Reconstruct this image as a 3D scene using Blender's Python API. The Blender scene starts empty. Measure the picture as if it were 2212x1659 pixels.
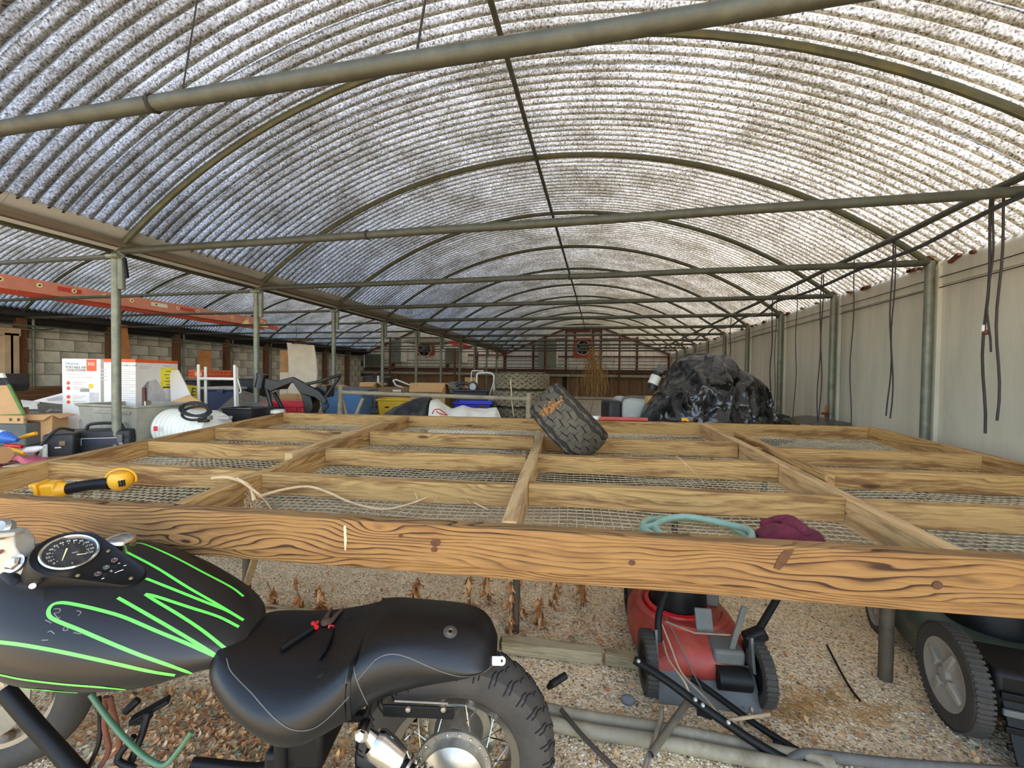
import bpy, bmesh, math, random
from mathutils import Vector, Matrix, noise
random.seed(11)
SC = bpy.context.scene
COL = SC.collection
R = math.radians
V = Vector

# ------------------------------------------------------------------ camera, sky, sun, exposure
CAMZ = 1.28
F = 877.1
YAW, PITCH, ROLL = .2124, -.01905, .01383
def _axes():
    r = V((math.cos(YAW), math.sin(YAW), 0)); f = V((-math.sin(YAW), math.cos(YAW), 0)); u = V((0, 0, 1))
    f2 = f * math.cos(PITCH) + u * math.sin(PITCH); u2 = u * math.cos(PITCH) - f * math.sin(PITCH)
    return r * math.cos(ROLL) + u2 * math.sin(ROLL), u2 * math.cos(ROLL) - r * math.sin(ROLL), f2
CR, CU, CF = _axes()
EYE = V((0, 0, CAMZ))
cd = bpy.data.cameras.new('camera'); cam = bpy.data.objects.new('camera', cd); COL.objects.link(cam)
cd.sensor_fit = 'HORIZONTAL'; cd.sensor_width = 36; cd.lens = F / 2212 * 36; cd.clip_start = .05; cd.clip_end = 500
mw = Matrix.Identity(4)
for i in range(3):
    mw[i][0], mw[i][1], mw[i][2], mw[i][3] = CR[i], CU[i], -CF[i], EYE[i]
cam.matrix_world = mw
SC.camera = cam

SUN_EL, SUN_AZ = R(36), R(88)          # azimuth measured from +Y towards +X (over the right-hand wall)
wd = bpy.data.worlds.new('sky'); SC.world = wd; wd.use_nodes = True
wn = wd.node_tree.nodes; wl = wd.node_tree.links
sky = wn.new('ShaderNodeTexSky'); sky.sky_type = 'NISHITA'; sky.sun_disc = False
sky.sun_elevation = SUN_EL; sky.sun_rotation = SUN_AZ; sky.air_density = 1.0; sky.dust_density = 1.0; sky.ozone_density = 1.5
hs_ = wn.new('ShaderNodeHueSaturation'); hs_.inputs['Saturation'].default_value = .85; wl.new(sky.outputs[0], hs_.inputs['Color']); wl.new(hs_.outputs[0], wn['Background'].inputs[0]); wn['Background'].inputs[1].default_value = .50
sl = bpy.data.lights.new('sun', 'SUN'); sl.energy = 8.6; sl.angle = R(1.5); sl.color = (1, .88, .7)
so = bpy.data.objects.new('sun', sl); COL.objects.link(so)
sd = V((math.sin(SUN_AZ) * math.cos(SUN_EL), math.cos(SUN_AZ) * math.cos(SUN_EL), math.sin(SUN_EL)))
so.rotation_euler = sd.to_track_quat('Z', 'Y').to_euler(); so.location = (8, 6, 12)
SC.view_settings.view_transform = 'Standard'; SC.view_settings.look = 'None'
SC.view_settings.gamma = 1; SC.view_settings.use_curve_mapping = False
SC.view_settings.exposure = 1.02
SC.cycles.max_bounces = 9; SC.cycles.diffuse_bounces = 5; SC.cycles.transmission_bounces = 6
SC.cycles.sample_clamp_indirect = 8

# ------------------------------------------------------------------ measuring helpers (rays of the photograph met with real planes)
def ray(px, py): return CF + CR * ((px - 1106) / F) - CU * ((py - 829.5) / F)
def at_z(px, py, z):
    d = ray(px, py); return EYE + d * ((z - CAMZ) / d.z)
def at_y(px, py, y):
    d = ray(px, py); return EYE + d * (y / d.y)
def at_x(px, py, x):
    d = ray(px, py); return EYE + d * (x / d.x)
def at_d(px, py, dep): return EYE + ray(px, py) * dep

# ------------------------------------------------------------------ mesh building
class MB:
    def __init__(s): s.v = []; s.f = []; s.m = []; s.mi = 0
    def add(s, vs, fs):
        o = len(s.v); s.v += [V(p) for p in vs]; s.f += [tuple(i + o for i in f) for f in fs]; s.m += [s.mi] * len(fs); return s
    def box(s, c, size, M=None, taper=1.0):
        x, y, z = (k / 2 for k in size); c = V(c)
        vs = [V((a * x * (taper if k < 0 else 1), b * y * (taper if k < 0 else 1), k * z)) for k in (-1, 1) for b in (-1, 1) for a in (-1, 1)]
        if M is not None: vs = [M @ p for p in vs]
        return s.add([p + c for p in vs], [(0, 2, 3, 1), (4, 5, 7, 6), (0, 1, 5, 4), (2, 6, 7, 3), (0, 4, 6, 2), (1, 3, 7, 5)])
    def tube(s, pts, r, n=8, caps=True, flat=1.0, up=None):
        pts = [V(p) for p in pts]; k = len(pts); rs = r if isinstance(r, (list, tuple)) else [r] * k
        vs = []; prev = None
        for i, p in enumerate(pts):
            t = (pts[min(i + 1, k - 1)] - pts[max(i - 1, 0)]).normalized()
            if prev is None:
                a = V(up) if up is not None else (V((0, 0, 1)) if abs(t.z) < .9 else V((0, 1, 0)))
                prev = (a - t * a.dot(t)).normalized()
            else:
                q = prev - t * prev.dot(t)
                prev = q.normalized() if q.length > 1e-6 else prev
            b = t.cross(prev)
            for j in range(n):
                an = 2 * math.pi * (j + .5) / n
                vs.append(p + (b * math.cos(an) + prev * math.sin(an) * flat) * rs[i])
        fs = [(i * n + j, i * n + (j + 1) % n, (i + 1) * n + (j + 1) % n, (i + 1) * n + j) for i in range(k - 1) for j in range(n)]
        if caps: fs += [tuple(reversed(range(n))), tuple((k - 1) * n + j for j in range(n))]
        return s.add(vs, fs)
    def lathe(s, prof, o=(0, 0, 0), ax=(0, 0, 1), n=24, arc=None, ref=None):
        ax = V(ax).normalized(); a = V(ref) if ref is not None else (V((1, 0, 0)) if abs(ax.x) < .9 else V((0, 1, 0)))
        e1 = (a - ax * a.dot(ax)).normalized(); e2 = ax.cross(e1); o = V(o); vs = []
        full = arc is None; t0, t1 = arc or (0, 2 * math.pi); m = n if full else n + 1
        for j in range(m):
            an = t0 + (t1 - t0) * j / n; d = e1 * math.cos(an) + e2 * math.sin(an)
            for (rr, h) in prof: vs.append(o + d * rr + ax * h)
        k = len(prof); fs = []
        for j in range(n):
            b = ((j + 1) % m) * k
            for i in range(k - 1): fs.append((j * k + i, b + i, b + i + 1, j * k + i + 1))
        s.add(vs, fs)
        return s
    def prism(s, pts, ext):
        pts = [V(p) for p in pts]; e = V(ext); n = len(pts)
        return s.add(pts + [p + e for p in pts], [tuple(reversed(range(n))), tuple(range(n, 2 * n))] + [(i, (i + 1) % n, (i + 1) % n + n, i + n) for i in range(n)])
    def grid(s, fn, nu, nv, cu=False):
        vs = [fn(i / nu, j / nv) for i in range(nu if cu else nu + 1) for j in range(nv + 1)]
        w = nv + 1; m = nu if cu else nu + 1
        return s.add(vs, [(i * w + j, ((i + 1) % m) * w + j, ((i + 1) % m) * w + j + 1, i * w + j + 1) for i in range(nu) for j in range(nv)])
    def ball(s, c, r, n=12, m=8):
        c = V(c); r = V(r) if hasattr(r, '__len__') else V((r, r, r))
        return s.grid(lambda u, w: c + V((r.x * math.cos(2 * math.pi * u) * math.sin(math.pi * w), r.y * math.sin(2 * math.pi * u) * math.sin(math.pi * w), -r.z * math.cos(math.pi * w))), n, m, True)

XF = {}                                   # world matrix of every object, kept by hand
def thing(name, label, cat, loc=(0, 0, 0), rotz=0, group=None, M=None):
    o = bpy.data.objects.new(name, None); COL.objects.link(o); o.empty_display_size = .05
    mx = M if M is not None else Matrix.Translation(V(loc)) @ Matrix.Rotation(rotz, 4, 'Z')
    o.matrix_world = mx; XF[o.name] = mx.copy(); tag(o, label, cat, group); return o
def tag(o, label=None, cat=None, group=None, kind=None):
    if label: o['label'] = label
    if cat: o['category'] = cat
    if group: o['group'] = group
    if kind: o['kind'] = kind
    return o
def obj(name, mb, mats, parent=None, smooth=True, bevel=0.0, local=False, base=None, M=None, sub=0, solid=0.0, ang=38, seg=2):
    """one mesh object; vertices are given in the world unless local=True (then in the parent's frame) or M is its frame"""
    if M is None:
        if parent is not None: M = XF[parent.name]; 
        elif not local:
            if base is None:
                n = max(1, len(mb.v)); base = V((sum(p.x for p in mb.v) / n, sum(p.y for p in mb.v) / n, min(p.z for p in mb.v)))
            M = Matrix.Translation(V(base))
        else: M = Matrix.Identity(4)
        vs = mb.v if local else [M.inverted_safe() @ p for p in mb.v]
        framed = False
    else: vs = mb.v; framed = True
    me = bpy.data.meshes.new(name); me.from_pydata([tuple(p) for p in vs], [], mb.f)
    for m in (mats if isinstance(mats, (list, tuple)) else [mats]): me.materials.append(m)
    if any(mb.m): me.polygons.foreach_set('material_index', mb.m)
    if smooth:
        me.polygons.foreach_set('use_smooth', [True] * len(me.polygons)); me.update(); me.set_sharp_from_angle(angle=R(ang))
    me.update()
    return link(name, me, parent, M, framed, bevel, sub, solid, seg)
def link(name, me, parent=None, M=None, framed=True, bevel=0, sub=0, solid=0, seg=2):
    o = bpy.data.objects.new(name, me); COL.objects.link(o)
    if M is None: M = XF[parent.name] if parent is not None else Matrix.Identity(4)
    if parent is not None:
        o.parent = parent; o.matrix_parent_inverse = Matrix.Identity(4)
        o.matrix_basis = XF[parent.name].inverted_safe() @ M
    else: o.matrix_basis = M
    XF[o.name] = M.copy()
    if bevel:
        b = o.modifiers.new('bevel', 'BEVEL'); b.width = bevel; b.segments = seg; b.limit_method = 'ANGLE'; b.angle_limit = R(35)
    if solid:
        b = o.modifiers.new('solid', 'SOLIDIFY'); b.thickness = solid
    if sub:
        b = o.modifiers.new('sub', 'SUBSURF'); b.levels = sub; b.render_levels = sub
    return o
def struct(name, mb, mats, **k):
    o = obj(name, mb, mats, **k); o['kind'] = 'structure'; return o
def sroot(name, loc=(0, 0, 0)):
    o = bpy.data.objects.new(name, None); COL.objects.link(o); o.location = loc; XF[o.name] = Matrix.Translation(V(loc)); o['kind'] = 'structure'; return o
def dup(o, M, label=None, group=None, parent=None):
    """copy of a thing with copies of its parts and sub-parts, placed with world matrix M"""
    c = o.copy(); COL.objects.link(c)
    if parent is None: c.matrix_basis = M; XF[c.name] = M.copy()
    if label: c['label'] = label
    if group: c['group'] = group
    def rec(a, b):
        for ch in [x for x in ALLCH.get(a.name, [])]:
            d = ch.copy(); COL.objects.link(d); d.parent = b; rec(ch, d)
    rec(o, c); return c
ALLCH = {}
def index_children():
    ALLCH.clear()
    for o in bpy.data.objects:
        if o.parent: ALLCH.setdefault(o.parent.name, []).append(o)
def frame(o, x, z=None):
    """matrix with local X along x and local Z near z"""
    x = V(x).normalized(); z = V(z) if z is not None else V((0, 0, 1))
    y = z.cross(x).normalized(); z = x.cross(y)
    m = Matrix.Identity(4)
    for i in range(3): m[i][0], m[i][1], m[i][2], m[i][3] = x[i], y[i], z[i], o[i]
    return m
def smooth_path(pts, k=6):
    """Catmull-Rom through the points"""
    pts = [V(p) for p in pts]; P = [pts[0] * 2 - pts[1]] + pts + [pts[-1] * 2 - pts[-2]]; out = []
    for i in range(1, len(P) - 2):
        a, b, c, d = P[i - 1:i + 3]
        for j in range(k):
            t = j / k; out.append(.5 * ((2 * b) + (c - a) * t + (2 * a - 5 * b + 4 * c - d) * t * t + (3 * b - a - 3 * c + d) * t ** 3))
    return out + [pts[-1]]

# ------------------------------------------------------------------ materials
def nt(name):
    m = bpy.data.materials.new(name); m.use_nodes = True; t = m.node_tree
    return m, t.nodes, t.links, t.nodes['Principled BSDF']
def N(ns, kind, **k):
    n = ns.new('ShaderNode' + kind)
    for a, b in k.items():
        if a in n.inputs: n.inputs[a].default_value = b
        else: setattr(n, a, b)
    return n
def S(c):
    """sRGB 0-255 triple to linear"""
    return tuple(((x / 255) / 12.92 if x / 255 <= .04045 else ((x / 255 + .055) / 1.055) ** 2.4) for x in c) + (1,)
def ramp(ns, stops):
    n = ns.new('ShaderNodeValToRGB'); e = n.color_ramp.elements
    while len(e) < len(stops): e.new(.5)
    for i, (p, c) in enumerate(stops): e[i].position = p; e[i].color = c if len(c) == 4 else tuple(c) + (1,)
    return n
def mix(ns, ls, fac, a, b, mode='MIX'):
    n = ns.new('ShaderNodeMix'); n.data_type = 'RGBA'; n.blend_type = mode
    for sock, val in ((n.inputs[0], fac), (n.inputs[6], a), (n.inputs[7], b)):
        if hasattr(val, 'is_linked'): ls.new(val, sock)
        elif isinstance(val, (int, float)): sock.default_value = val
        else: sock.default_value = val
    return n.outputs[2]
def pm(name, col, rough=.6, metal=0.0, var=.25, scale=9, bump=.0, bscale=70, dirt=None, dirtamt=.35, coat=0.0, spec=.5, stretch=None):
    """plain procedural material: colour with soft noise variation, optional dirt patches and fine bump"""
    m, ns, ls, b = nt(name); c = S(col)
    tc = N(ns, 'TexCoord'); mp = N(ns, 'Mapping'); ls.new(tc.outputs['Object'], mp.inputs[0])
    if stretch: mp.inputs['Scale'].default_value = stretch
    n1 = N(ns, 'TexNoise', Scale=scale, Detail=5.0, Roughness=.65); ls.new(mp.outputs[0], n1.inputs['Vector'])
    dk = tuple(x * (1 - var) for x in c[:3]) + (1,); lt = tuple(min(1, x * (1 + var * .6)) for x in c[:3]) + (1,)
    rp = ramp(ns, [(.3, dk), (.7, lt)]); ls.new(n1.outputs[0], rp.inputs[0]); out = rp.outputs[0]
    if dirt:
        n2 = N(ns, 'TexNoise', Scale=scale * .45, Detail=7.0, Roughness=.7); ls.new(mp.outputs[0], n2.inputs['Vector'])
        r2 = ramp(ns, [(.5, (0, 0, 0)), (.72, (dirtamt * 2,) * 3)]); ls.new(n2.outputs[0], r2.inputs[0])
        out = mix(ns, ls, r2.outputs[0], out, S(dirt))
    ls.new(out, b.inputs['Base Color'])
    b.inputs['Roughness'].default_value = rough; b.inputs['Metallic'].default_value = metal
    b.inputs['Coat Weight'].default_value = coat; b.inputs['Specular IOR Level'].default_value = spec
    if bump:
        n3 = N(ns, 'TexNoise', Scale=bscale, Detail=4.0); ls.new(mp.outputs[0], n3.inputs['Vector'])
        bp = N(ns, 'Bump', Strength=bump, Distance=.01); ls.new(n3.outputs[0], bp.inputs['Height']); ls.new(bp.outputs[0], b.inputs['Normal'])
    return m
def wood(name, tan, dark, line=.75, blot=.5, period=.012, rough=.75, stain=(96, 66, 38)):
    """sawn pine: growth-ring lines along local X, knots and brown blotches"""
    m, ns, ls, b = nt(name)
    tc = N(ns, 'TexCoord'); oi = N(ns, 'ObjectInfo')
    mul = N(ns, 'VectorMath', operation='SCALE'); mul.inputs[0].default_value = (31, 17, 23); ls.new(oi.outputs['Random'], mul.inputs['Scale'])
    add = N(ns, 'VectorMath', operation='ADD'); ls.new(tc.outputs['Object'], add.inputs[0]); ls.new(mul.outputs[0], add.inputs[1])
    def mapped(s):
        mp = N(ns, 'Mapping'); mp.inputs['Scale'].default_value = s; ls.new(add.outputs[0], mp.inputs[0]); return mp.outputs[0]
    # knots pull the lines about them
    vk = N(ns, 'TexVoronoi', Scale=1.0); ls.new(mapped((3.2, 11, 11)), vk.inputs['Vector'])
    kn = ramp(ns, [(.0, (1, 1, 1)), (.3, (.25,) * 3), (.55, (0, 0, 0))]); ls.new(vk.outputs['Distance'], kn.inputs[0])
    nz = N(ns, 'TexNoise', Scale=1.0, Detail=2.0, Roughness=.45); ls.new(mapped((1.5, 7, 7)), nz.inputs['Vector'])
    sx = N(ns, 'SeparateXYZ'); ls.new(add.outputs[0], sx.inputs[0])
    yz = N(ns, 'Math', operation='MULTIPLY_ADD'); ls.new(sx.outputs[1], yz.inputs[0]); yz.inputs[1].default_value = .55; ls.new(sx.outputs[2], yz.inputs[2])
    a1 = N(ns, 'Math', operation='MULTIPLY_ADD'); ls.new(nz.outputs[0], a1.inputs[0]); a1.inputs[1].default_value = .17; ls.new(yz.outputs[0], a1.inputs[2])
    a2 = N(ns, 'Math', operation='MULTIPLY_ADD'); ls.new(kn.outputs[0], a2.inputs[0]); a2.inputs[1].default_value = .03; ls.new(a1.outputs[0], a2.inputs[2])
    fr = N(ns, 'Math', operation='MULTIPLY'); ls.new(a2.outputs[0], fr.inputs[0]); fr.inputs[1].default_value = 1 / period
    fz = N(ns, 'Math', operation='FRACT'); ls.new(fr.outputs[0], fz.inputs[0])
    lines = ramp(ns, [(.0, (0, 0, 0)), (.5, (.05,) * 3), (.72, (.4,) * 3), (.84, (1,) * 3), (.95, (1,) * 3), (1.0, (0, 0, 0))]); ls.new(fz.outputs[0], lines.inputs[0])
    nb = N(ns, 'TexNoise', Scale=1.0, Detail=4.0, Roughness=.6); ls.new(mapped((2.2, 9, 9)), nb.inputs['Vector'])
    rb = ramp(ns, [(.38, (.12,) * 3), (.56, (1,) * 3)]); ls.new(nb.outputs[0], rb.inputs[0])
    lm = N(ns, 'Math', operation='MULTIPLY'); ls.new(lines.outputs[0], lm.inputs[0]); ls.new(rb.outputs[0], lm.inputs[1])
    lm2 = N(ns, 'Math', operation='MULTIPLY'); ls.new(lm.outputs[0], lm2.inputs[0]); lm2.inputs[1].default_value = line
    # fibre
    nf = N(ns, 'TexNoise', Scale=1.0, Detail=3.0); ls.new(mapped((14, 320, 320)), nf.inputs['Vector'])
    t = S(tan); rf = ramp(ns, [(.3, tuple(x * .8 for x in t[:3])), (.7, tuple(min(1, x * 1.12) for x in t[:3]))]); ls.new(nf.outputs[0], rf.inputs[0])
    c1 = mix(ns, ls, lm2.outputs[0], rf.outputs[0], S(dark))
    nb2 = N(ns, 'TexNoise', Scale=1.0, Detail=5.0, Roughness=.62); ls.new(mapped((3.6, 26, 26)), nb2.inputs['Vector'])
    r2 = ramp(ns, [(.5, (0, 0, 0)), (.62, (blot,) * 3)]); ls.new(nb2.outputs[0], r2.inputs[0])
    c2 = mix(ns, ls, r2.outputs[0], c1, S(stain))
    kd = ramp(ns, [(.0, (1, 1, 1)), (.1, (.75,) * 3), (.14, (0, 0, 0))]); ls.new(vk.outputs['Distance'], kd.inputs[0])
    wn_ = N(ns, 'TexWhiteNoise'); wn_.noise_dimensions = '3D'; ls.new(vk.outputs['Color'], wn_.inputs['Vector'])
    gt = N(ns, 'Math', operation='GREATER_THAN'); ls.new(wn_.outputs['Value'], gt.inputs[0]); gt.inputs[1].default_value = .72
    km = N(ns, 'Math', operation='MULTIPLY'); ls.new(kd.outputs[0], km.inputs[0]); ls.new(gt.outputs[0], km.inputs[1])
    c3 = mix(ns, ls, km.outputs[0], c2, S((74, 44, 24)))
    ls.new(c3, b.inputs['Base Color']); b.inputs['Roughness'].default_value = rough; b.inputs['Specular IOR Level'].default_value = .3
    bp = N(ns, 'Bump', Strength=.25, Distance=.002); ls.new(nf.outputs[0], bp.inputs['Height']); ls.new(bp.outputs[0], b.inputs['Normal'])
    return m

# ------------------------------------------------------------------ lettering as flat meshes
TXT = {}
def text_mesh(t):
    if t not in TXT:
        cu = bpy.data.curves.new('lettering', 'FONT'); cu.body = t; cu.align_x = 'CENTER'; cu.align_y = 'CENTER'; cu.resolution_u = 2
        o = bpy.data.objects.new('lettering', cu); COL.objects.link(o)
        me = bpy.data.meshes.new_from_object(o.evaluated_get(bpy.context.evaluated_depsgraph_get()))
        TXT[t] = ([v.co.copy() for v in me.vertices], [tuple(p.vertices) for p in me.polygons])
        bpy.data.objects.remove(o); bpy.data.curves.remove(cu); bpy.data.meshes.remove(me)
    return TXT[t]
def add_text(mb, t, M, size, width=None):
    """lettering t centred on the origin of M, in its XY plane"""
    vs, fs = text_mesh(t); sx = size
    if width:
        w = max(v.x for v in vs) - min(v.x for v in vs); sx = width / w
    mb.add([M @ V((v.x * sx, v.y * size, 0)) for v in vs], fs)
from mathutils.bvhtree import BVHTree
FH = V((-math.sin(YAW), math.cos(YAW), 0)); RX = V((math.cos(YAW), math.sin(YAW), 0)); UP = V((0, 0, 1))
def at_f(px, py, y):
    d = ray(px, py); return EYE + d * (y / d.dot(FH))
def bk(x, y, z): return RX * x + FH * y + UP * z      # a point of the motorcycle's own frame (x to its rear, y to its right side)
def cast(bvh, px, py):
    h = bvh.ray_cast(EYE, ray(px, py).normalized()); return (h[0], h[1]) if h[0] is not None else (None, None)
def bvh_of(mb): return BVHTree.FromPolygons([tuple(p) for p in mb.v], mb.f)
def ribbon(mb, bvh, px, w, lift=.0008, k=5):
    """a painted stripe: a thin strip laid on a surface along a path"""
    hs = []
    for p in smooth_path([(a, b, 0) for a, b in px], k):
        h, n = cast(bvh, p.x, p.y)
        if h is not None: hs.append((h, n if n.dot(EYE - h) > 0 else -n))
    vs = []; fs = []
    for i, (h, n) in enumerate(hs):
        t = (hs[min(i + 1, len(hs) - 1)][0] - hs[max(i - 1, 0)][0])
        if t.length < 1e-7: t = V((1, 0, 0))
        s = n.cross(t.normalized()).normalized(); ww = w / 2
        vs += [h + n * lift - s * ww, h + n * lift + s * ww]
    for i in range(len(hs) - 1): fs.append((2 * i, 2 * i + 2, 2 * i + 3, 2 * i + 1))
    mb.add(vs, fs)
# ------------------------------------------------------------------ the greenhouse
EZ = 2.132; XL, XR = -3.400, 2.286; BAY = XR - XL; XW = XL - BAY; Y0, ST = 2.256, 1.22; YE = Y0 + 10 * ST; RISE = 1.028
HW = BAY / 2; RAD = (HW * HW + RISE * RISE) / 2 / RISE; HALF = math.asin(HW / RAD); CZ = EZ + RISE - RAD
def arc_pt(cx, t, y, off=0.0):
    a = HALF * t; return V((cx + (RAD + off) * math.sin(a), y, CZ + (RAD + off) * math.cos(a)))
CXM, CXB = (XL + XR) / 2, (XL + XW) / 2

STEEL = pm('galvanized_steel', (122, 124, 108), .5, .35, .3, 14, .1, 90, dirt=(84, 82, 64), dirtamt=.3)
PIPE = pm('weathered_pipe', (74, 74, 62), .55, .2, .3, 12, .1, 80, dirt=(52, 52, 38), dirtamt=.35)
RIBM = pm('rib_pipe', (82, 84, 66), .55, .2, .3, 10, .1, 80, dirt=(120, 106, 50), dirtamt=.25)
RUST = pm('rust_brown', (104, 58, 36), .85, 0, .35, 20, .2, 90)
BROWNP = pm('brown_paint', (92, 50, 38), .75, 0, .3, 12)
WHITEP = pm('white_panel', (240, 236, 226), .6, 0, .12, 5, .1, 30, dirt=(150, 142, 128), dirtamt=.3)
GUTM = pm('gutter_metal', (172, 168, 158), .6, .1, .2, 5, dirt=(92, 80, 62), dirtamt=.3, stretch=(1, .3, 1))
GUTW = pm('gutter_wood', (104, 88, 68), .85, 0, .4, 7, .2, 60, stretch=(3, .25, 3))
GREYP = pm('grey_wall_panel', (196, 190, 170), .7, .0, .14, 2.2, .08, 60, dirt=(150, 148, 134), dirtamt=.3, stretch=(1, 2.5, .35))
DARKP = pm('dark_trim', (40, 36, 32), .85, 0, .3, 8)

PITCHC = ST / 18
def roof_material():
    m, ns, ls, b = nt('fibreglass_roof'); ns.remove(b); out = ns['Material Output']
    tc = N(ns, 'TexCoord'); oi = N(ns, 'ObjectInfo')
    off = N(ns, 'VectorMath', operation='SCALE'); off.inputs[0].default_value = (37, 19, 11); ls.new(oi.outputs['Random'], off.inputs['Scale'])
    ad = N(ns, 'VectorMath', operation='ADD'); ls.new(tc.outputs['Object'], ad.inputs[0]); ls.new(off.outputs[0], ad.inputs[1])
    n1 = N(ns, 'TexNoise', Scale=95.0, Detail=3.0, Roughness=.7); ls.new(ad.outputs[0], n1.inputs['Vector'])
    r1 = ramp(ns, [(.34, (.10, .092, .08)), (.47, (.5, .49, .47)), (.62, (.97, .97, .96))]); ls.new(n1.outputs[0], r1.inputs[0])
    n2 = N(ns, 'TexNoise', Scale=2.0, Detail=6.0, Roughness=.65); ls.new(ad.outputs[0], n2.inputs['Vector'])
    r2 = ramp(ns, [(.38, (.55, .52, .46)), (.6, (1, 1, 1))]); ls.new(n2.outputs[0], r2.inputs[0])
    c = mix(ns, ls, 1.0, r1.outputs[0], r2.outputs[0], 'MULTIPLY')
    # specks of grit
    v = N(ns, 'TexVoronoi', Scale=26.0); ls.new(ad.outputs[0], v.inputs['Vector'])
    rv = ramp(ns, [(.1, (.25, .2, .15)), (.17, (1, 1, 1))]); ls.new(v.outputs['Distance'], rv.inputs[0])
    c = mix(ns, ls, 1.0, c, rv.outputs[0], 'MULTIPLY')
    rs = ramp(ns, [(.0, (.48, .48, .48)), (1.0, (.58, .58, .58))]); ls.new(oi.outputs['Random'], rs.inputs[0])
    c = mix(ns, ls, 1.0, c, rs.outputs[0], 'MULTIPLY')
    # grime settled in the troughs, plus light through the crests painted as bright lines
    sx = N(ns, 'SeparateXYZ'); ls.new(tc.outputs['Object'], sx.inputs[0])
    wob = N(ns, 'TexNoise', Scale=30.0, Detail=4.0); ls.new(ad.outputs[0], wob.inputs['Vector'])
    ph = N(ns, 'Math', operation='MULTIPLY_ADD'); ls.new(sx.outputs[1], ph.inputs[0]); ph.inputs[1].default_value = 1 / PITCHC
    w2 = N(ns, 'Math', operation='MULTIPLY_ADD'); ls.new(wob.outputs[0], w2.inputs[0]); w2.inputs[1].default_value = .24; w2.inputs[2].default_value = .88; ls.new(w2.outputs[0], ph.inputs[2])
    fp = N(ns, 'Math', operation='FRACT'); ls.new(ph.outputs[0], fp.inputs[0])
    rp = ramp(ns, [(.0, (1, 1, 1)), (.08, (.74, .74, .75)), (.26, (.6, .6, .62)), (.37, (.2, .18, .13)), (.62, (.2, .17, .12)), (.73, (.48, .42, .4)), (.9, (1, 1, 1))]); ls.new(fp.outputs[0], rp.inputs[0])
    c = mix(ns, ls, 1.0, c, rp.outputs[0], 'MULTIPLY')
    tr = N(ns, 'BsdfTranslucent'); df = N(ns, 'BsdfDiffuse'); gl = N(ns, 'BsdfGlossy', Roughness=.28); gl.inputs['Color'].default_value = (.9, .9, .9, 1)
    ls.new(c, tr.inputs[0]); ls.new(c, df.inputs[0])
    ms = N(ns, 'MixShader'); ms.inputs[0].default_value = .22; ls.new(tr.outputs[0], ms.inputs[1]); ls.new(df.outputs[0], ms.inputs[2])
    m2 = N(ns, 'MixShader'); fz = N(ns, 'Fresnel', IOR=1.4); ls.new(fz.outputs[0], m2.inputs[0]); ls.new(ms.outputs[0], m2.inputs[1]); ls.new(gl.outputs[0], m2.inputs[2])
    bp = N(ns, 'Bump', Strength=.5, Distance=.004); ls.new(n1.outputs[0], bp.inputs['Height'])
    for q in (tr, df, gl, fz): ls.new(bp.outputs[0], q.inputs['Normal'])
    ls.new(m2.outputs[0], out.inputs['Surface']); return m
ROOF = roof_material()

ceil = sroot('ceiling', (CXM, 6, EZ))
def sheet_mesh(ta, tb):
    mb = MB(); nc = 9; seg = 6; na = 30
    mb.grid(lambda u, w: arc_pt(0, ta + (tb - ta) * w, u * (nc + .1) * PITCHC, .036 + .0135 * math.cos(2 * math.pi * (u * (nc + .1)))), int((nc + .1) * seg) + 1, na)
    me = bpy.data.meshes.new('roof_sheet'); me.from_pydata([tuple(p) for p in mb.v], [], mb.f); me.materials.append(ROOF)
    me.polygons.foreach_set('use_smooth', [True] * len(me.polygons)); return me
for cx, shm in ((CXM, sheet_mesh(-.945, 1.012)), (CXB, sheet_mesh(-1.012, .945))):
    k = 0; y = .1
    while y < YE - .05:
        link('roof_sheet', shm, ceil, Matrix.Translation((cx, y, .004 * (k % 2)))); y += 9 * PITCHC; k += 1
for cx in (CXM, CXB):
    for k in range(-2, 10):
        y = Y0 + k * ST
        mb = MB().tube([arc_pt(cx, -1 + 2 * i / 28, y, 0) for i in range(29)], .021, 8)
        obj('roof_rib', mb, RIBM, ceil)
    mb = MB().tube([(cx + .0, y, EZ + RISE - .035) for y in (-2.5, 2, 7, YE)], .016, 8); obj('ridge_pipe', mb, PIPE, ceil)

# gutter between the two bays
gut = sroot('trim_1', (XL, 6, EZ + .1))
for k in range(-2, 10):
    y0, y1 = Y0 + k * ST - .6, Y0 + (k + 1) * ST - .603
    if y1 > YE: y1 = YE
    for s, cx in ((1, CXM), (-1, CXB)):
        p, q = arc_pt(cx, -s * .94, y0, .026), arc_pt(cx, -s * 1.01, y0, .026); p2, q2 = arc_pt(cx, -s * .94, y0, .05), arc_pt(cx, -s * 1.01, y0, .05)
        obj('gutter_side', MB().prism([q, p, p2, q2], (0, y1 - y0, 0)), GUTM, gut)
for s in (1, -1):
    mb = MB().box((XL + s * .055, (YE - 2.5) / 2, EZ + .05), (.07, YE + 2.5, .05)); obj('gutter_plank', mb, GUTW, gut, bevel=.003)

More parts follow.
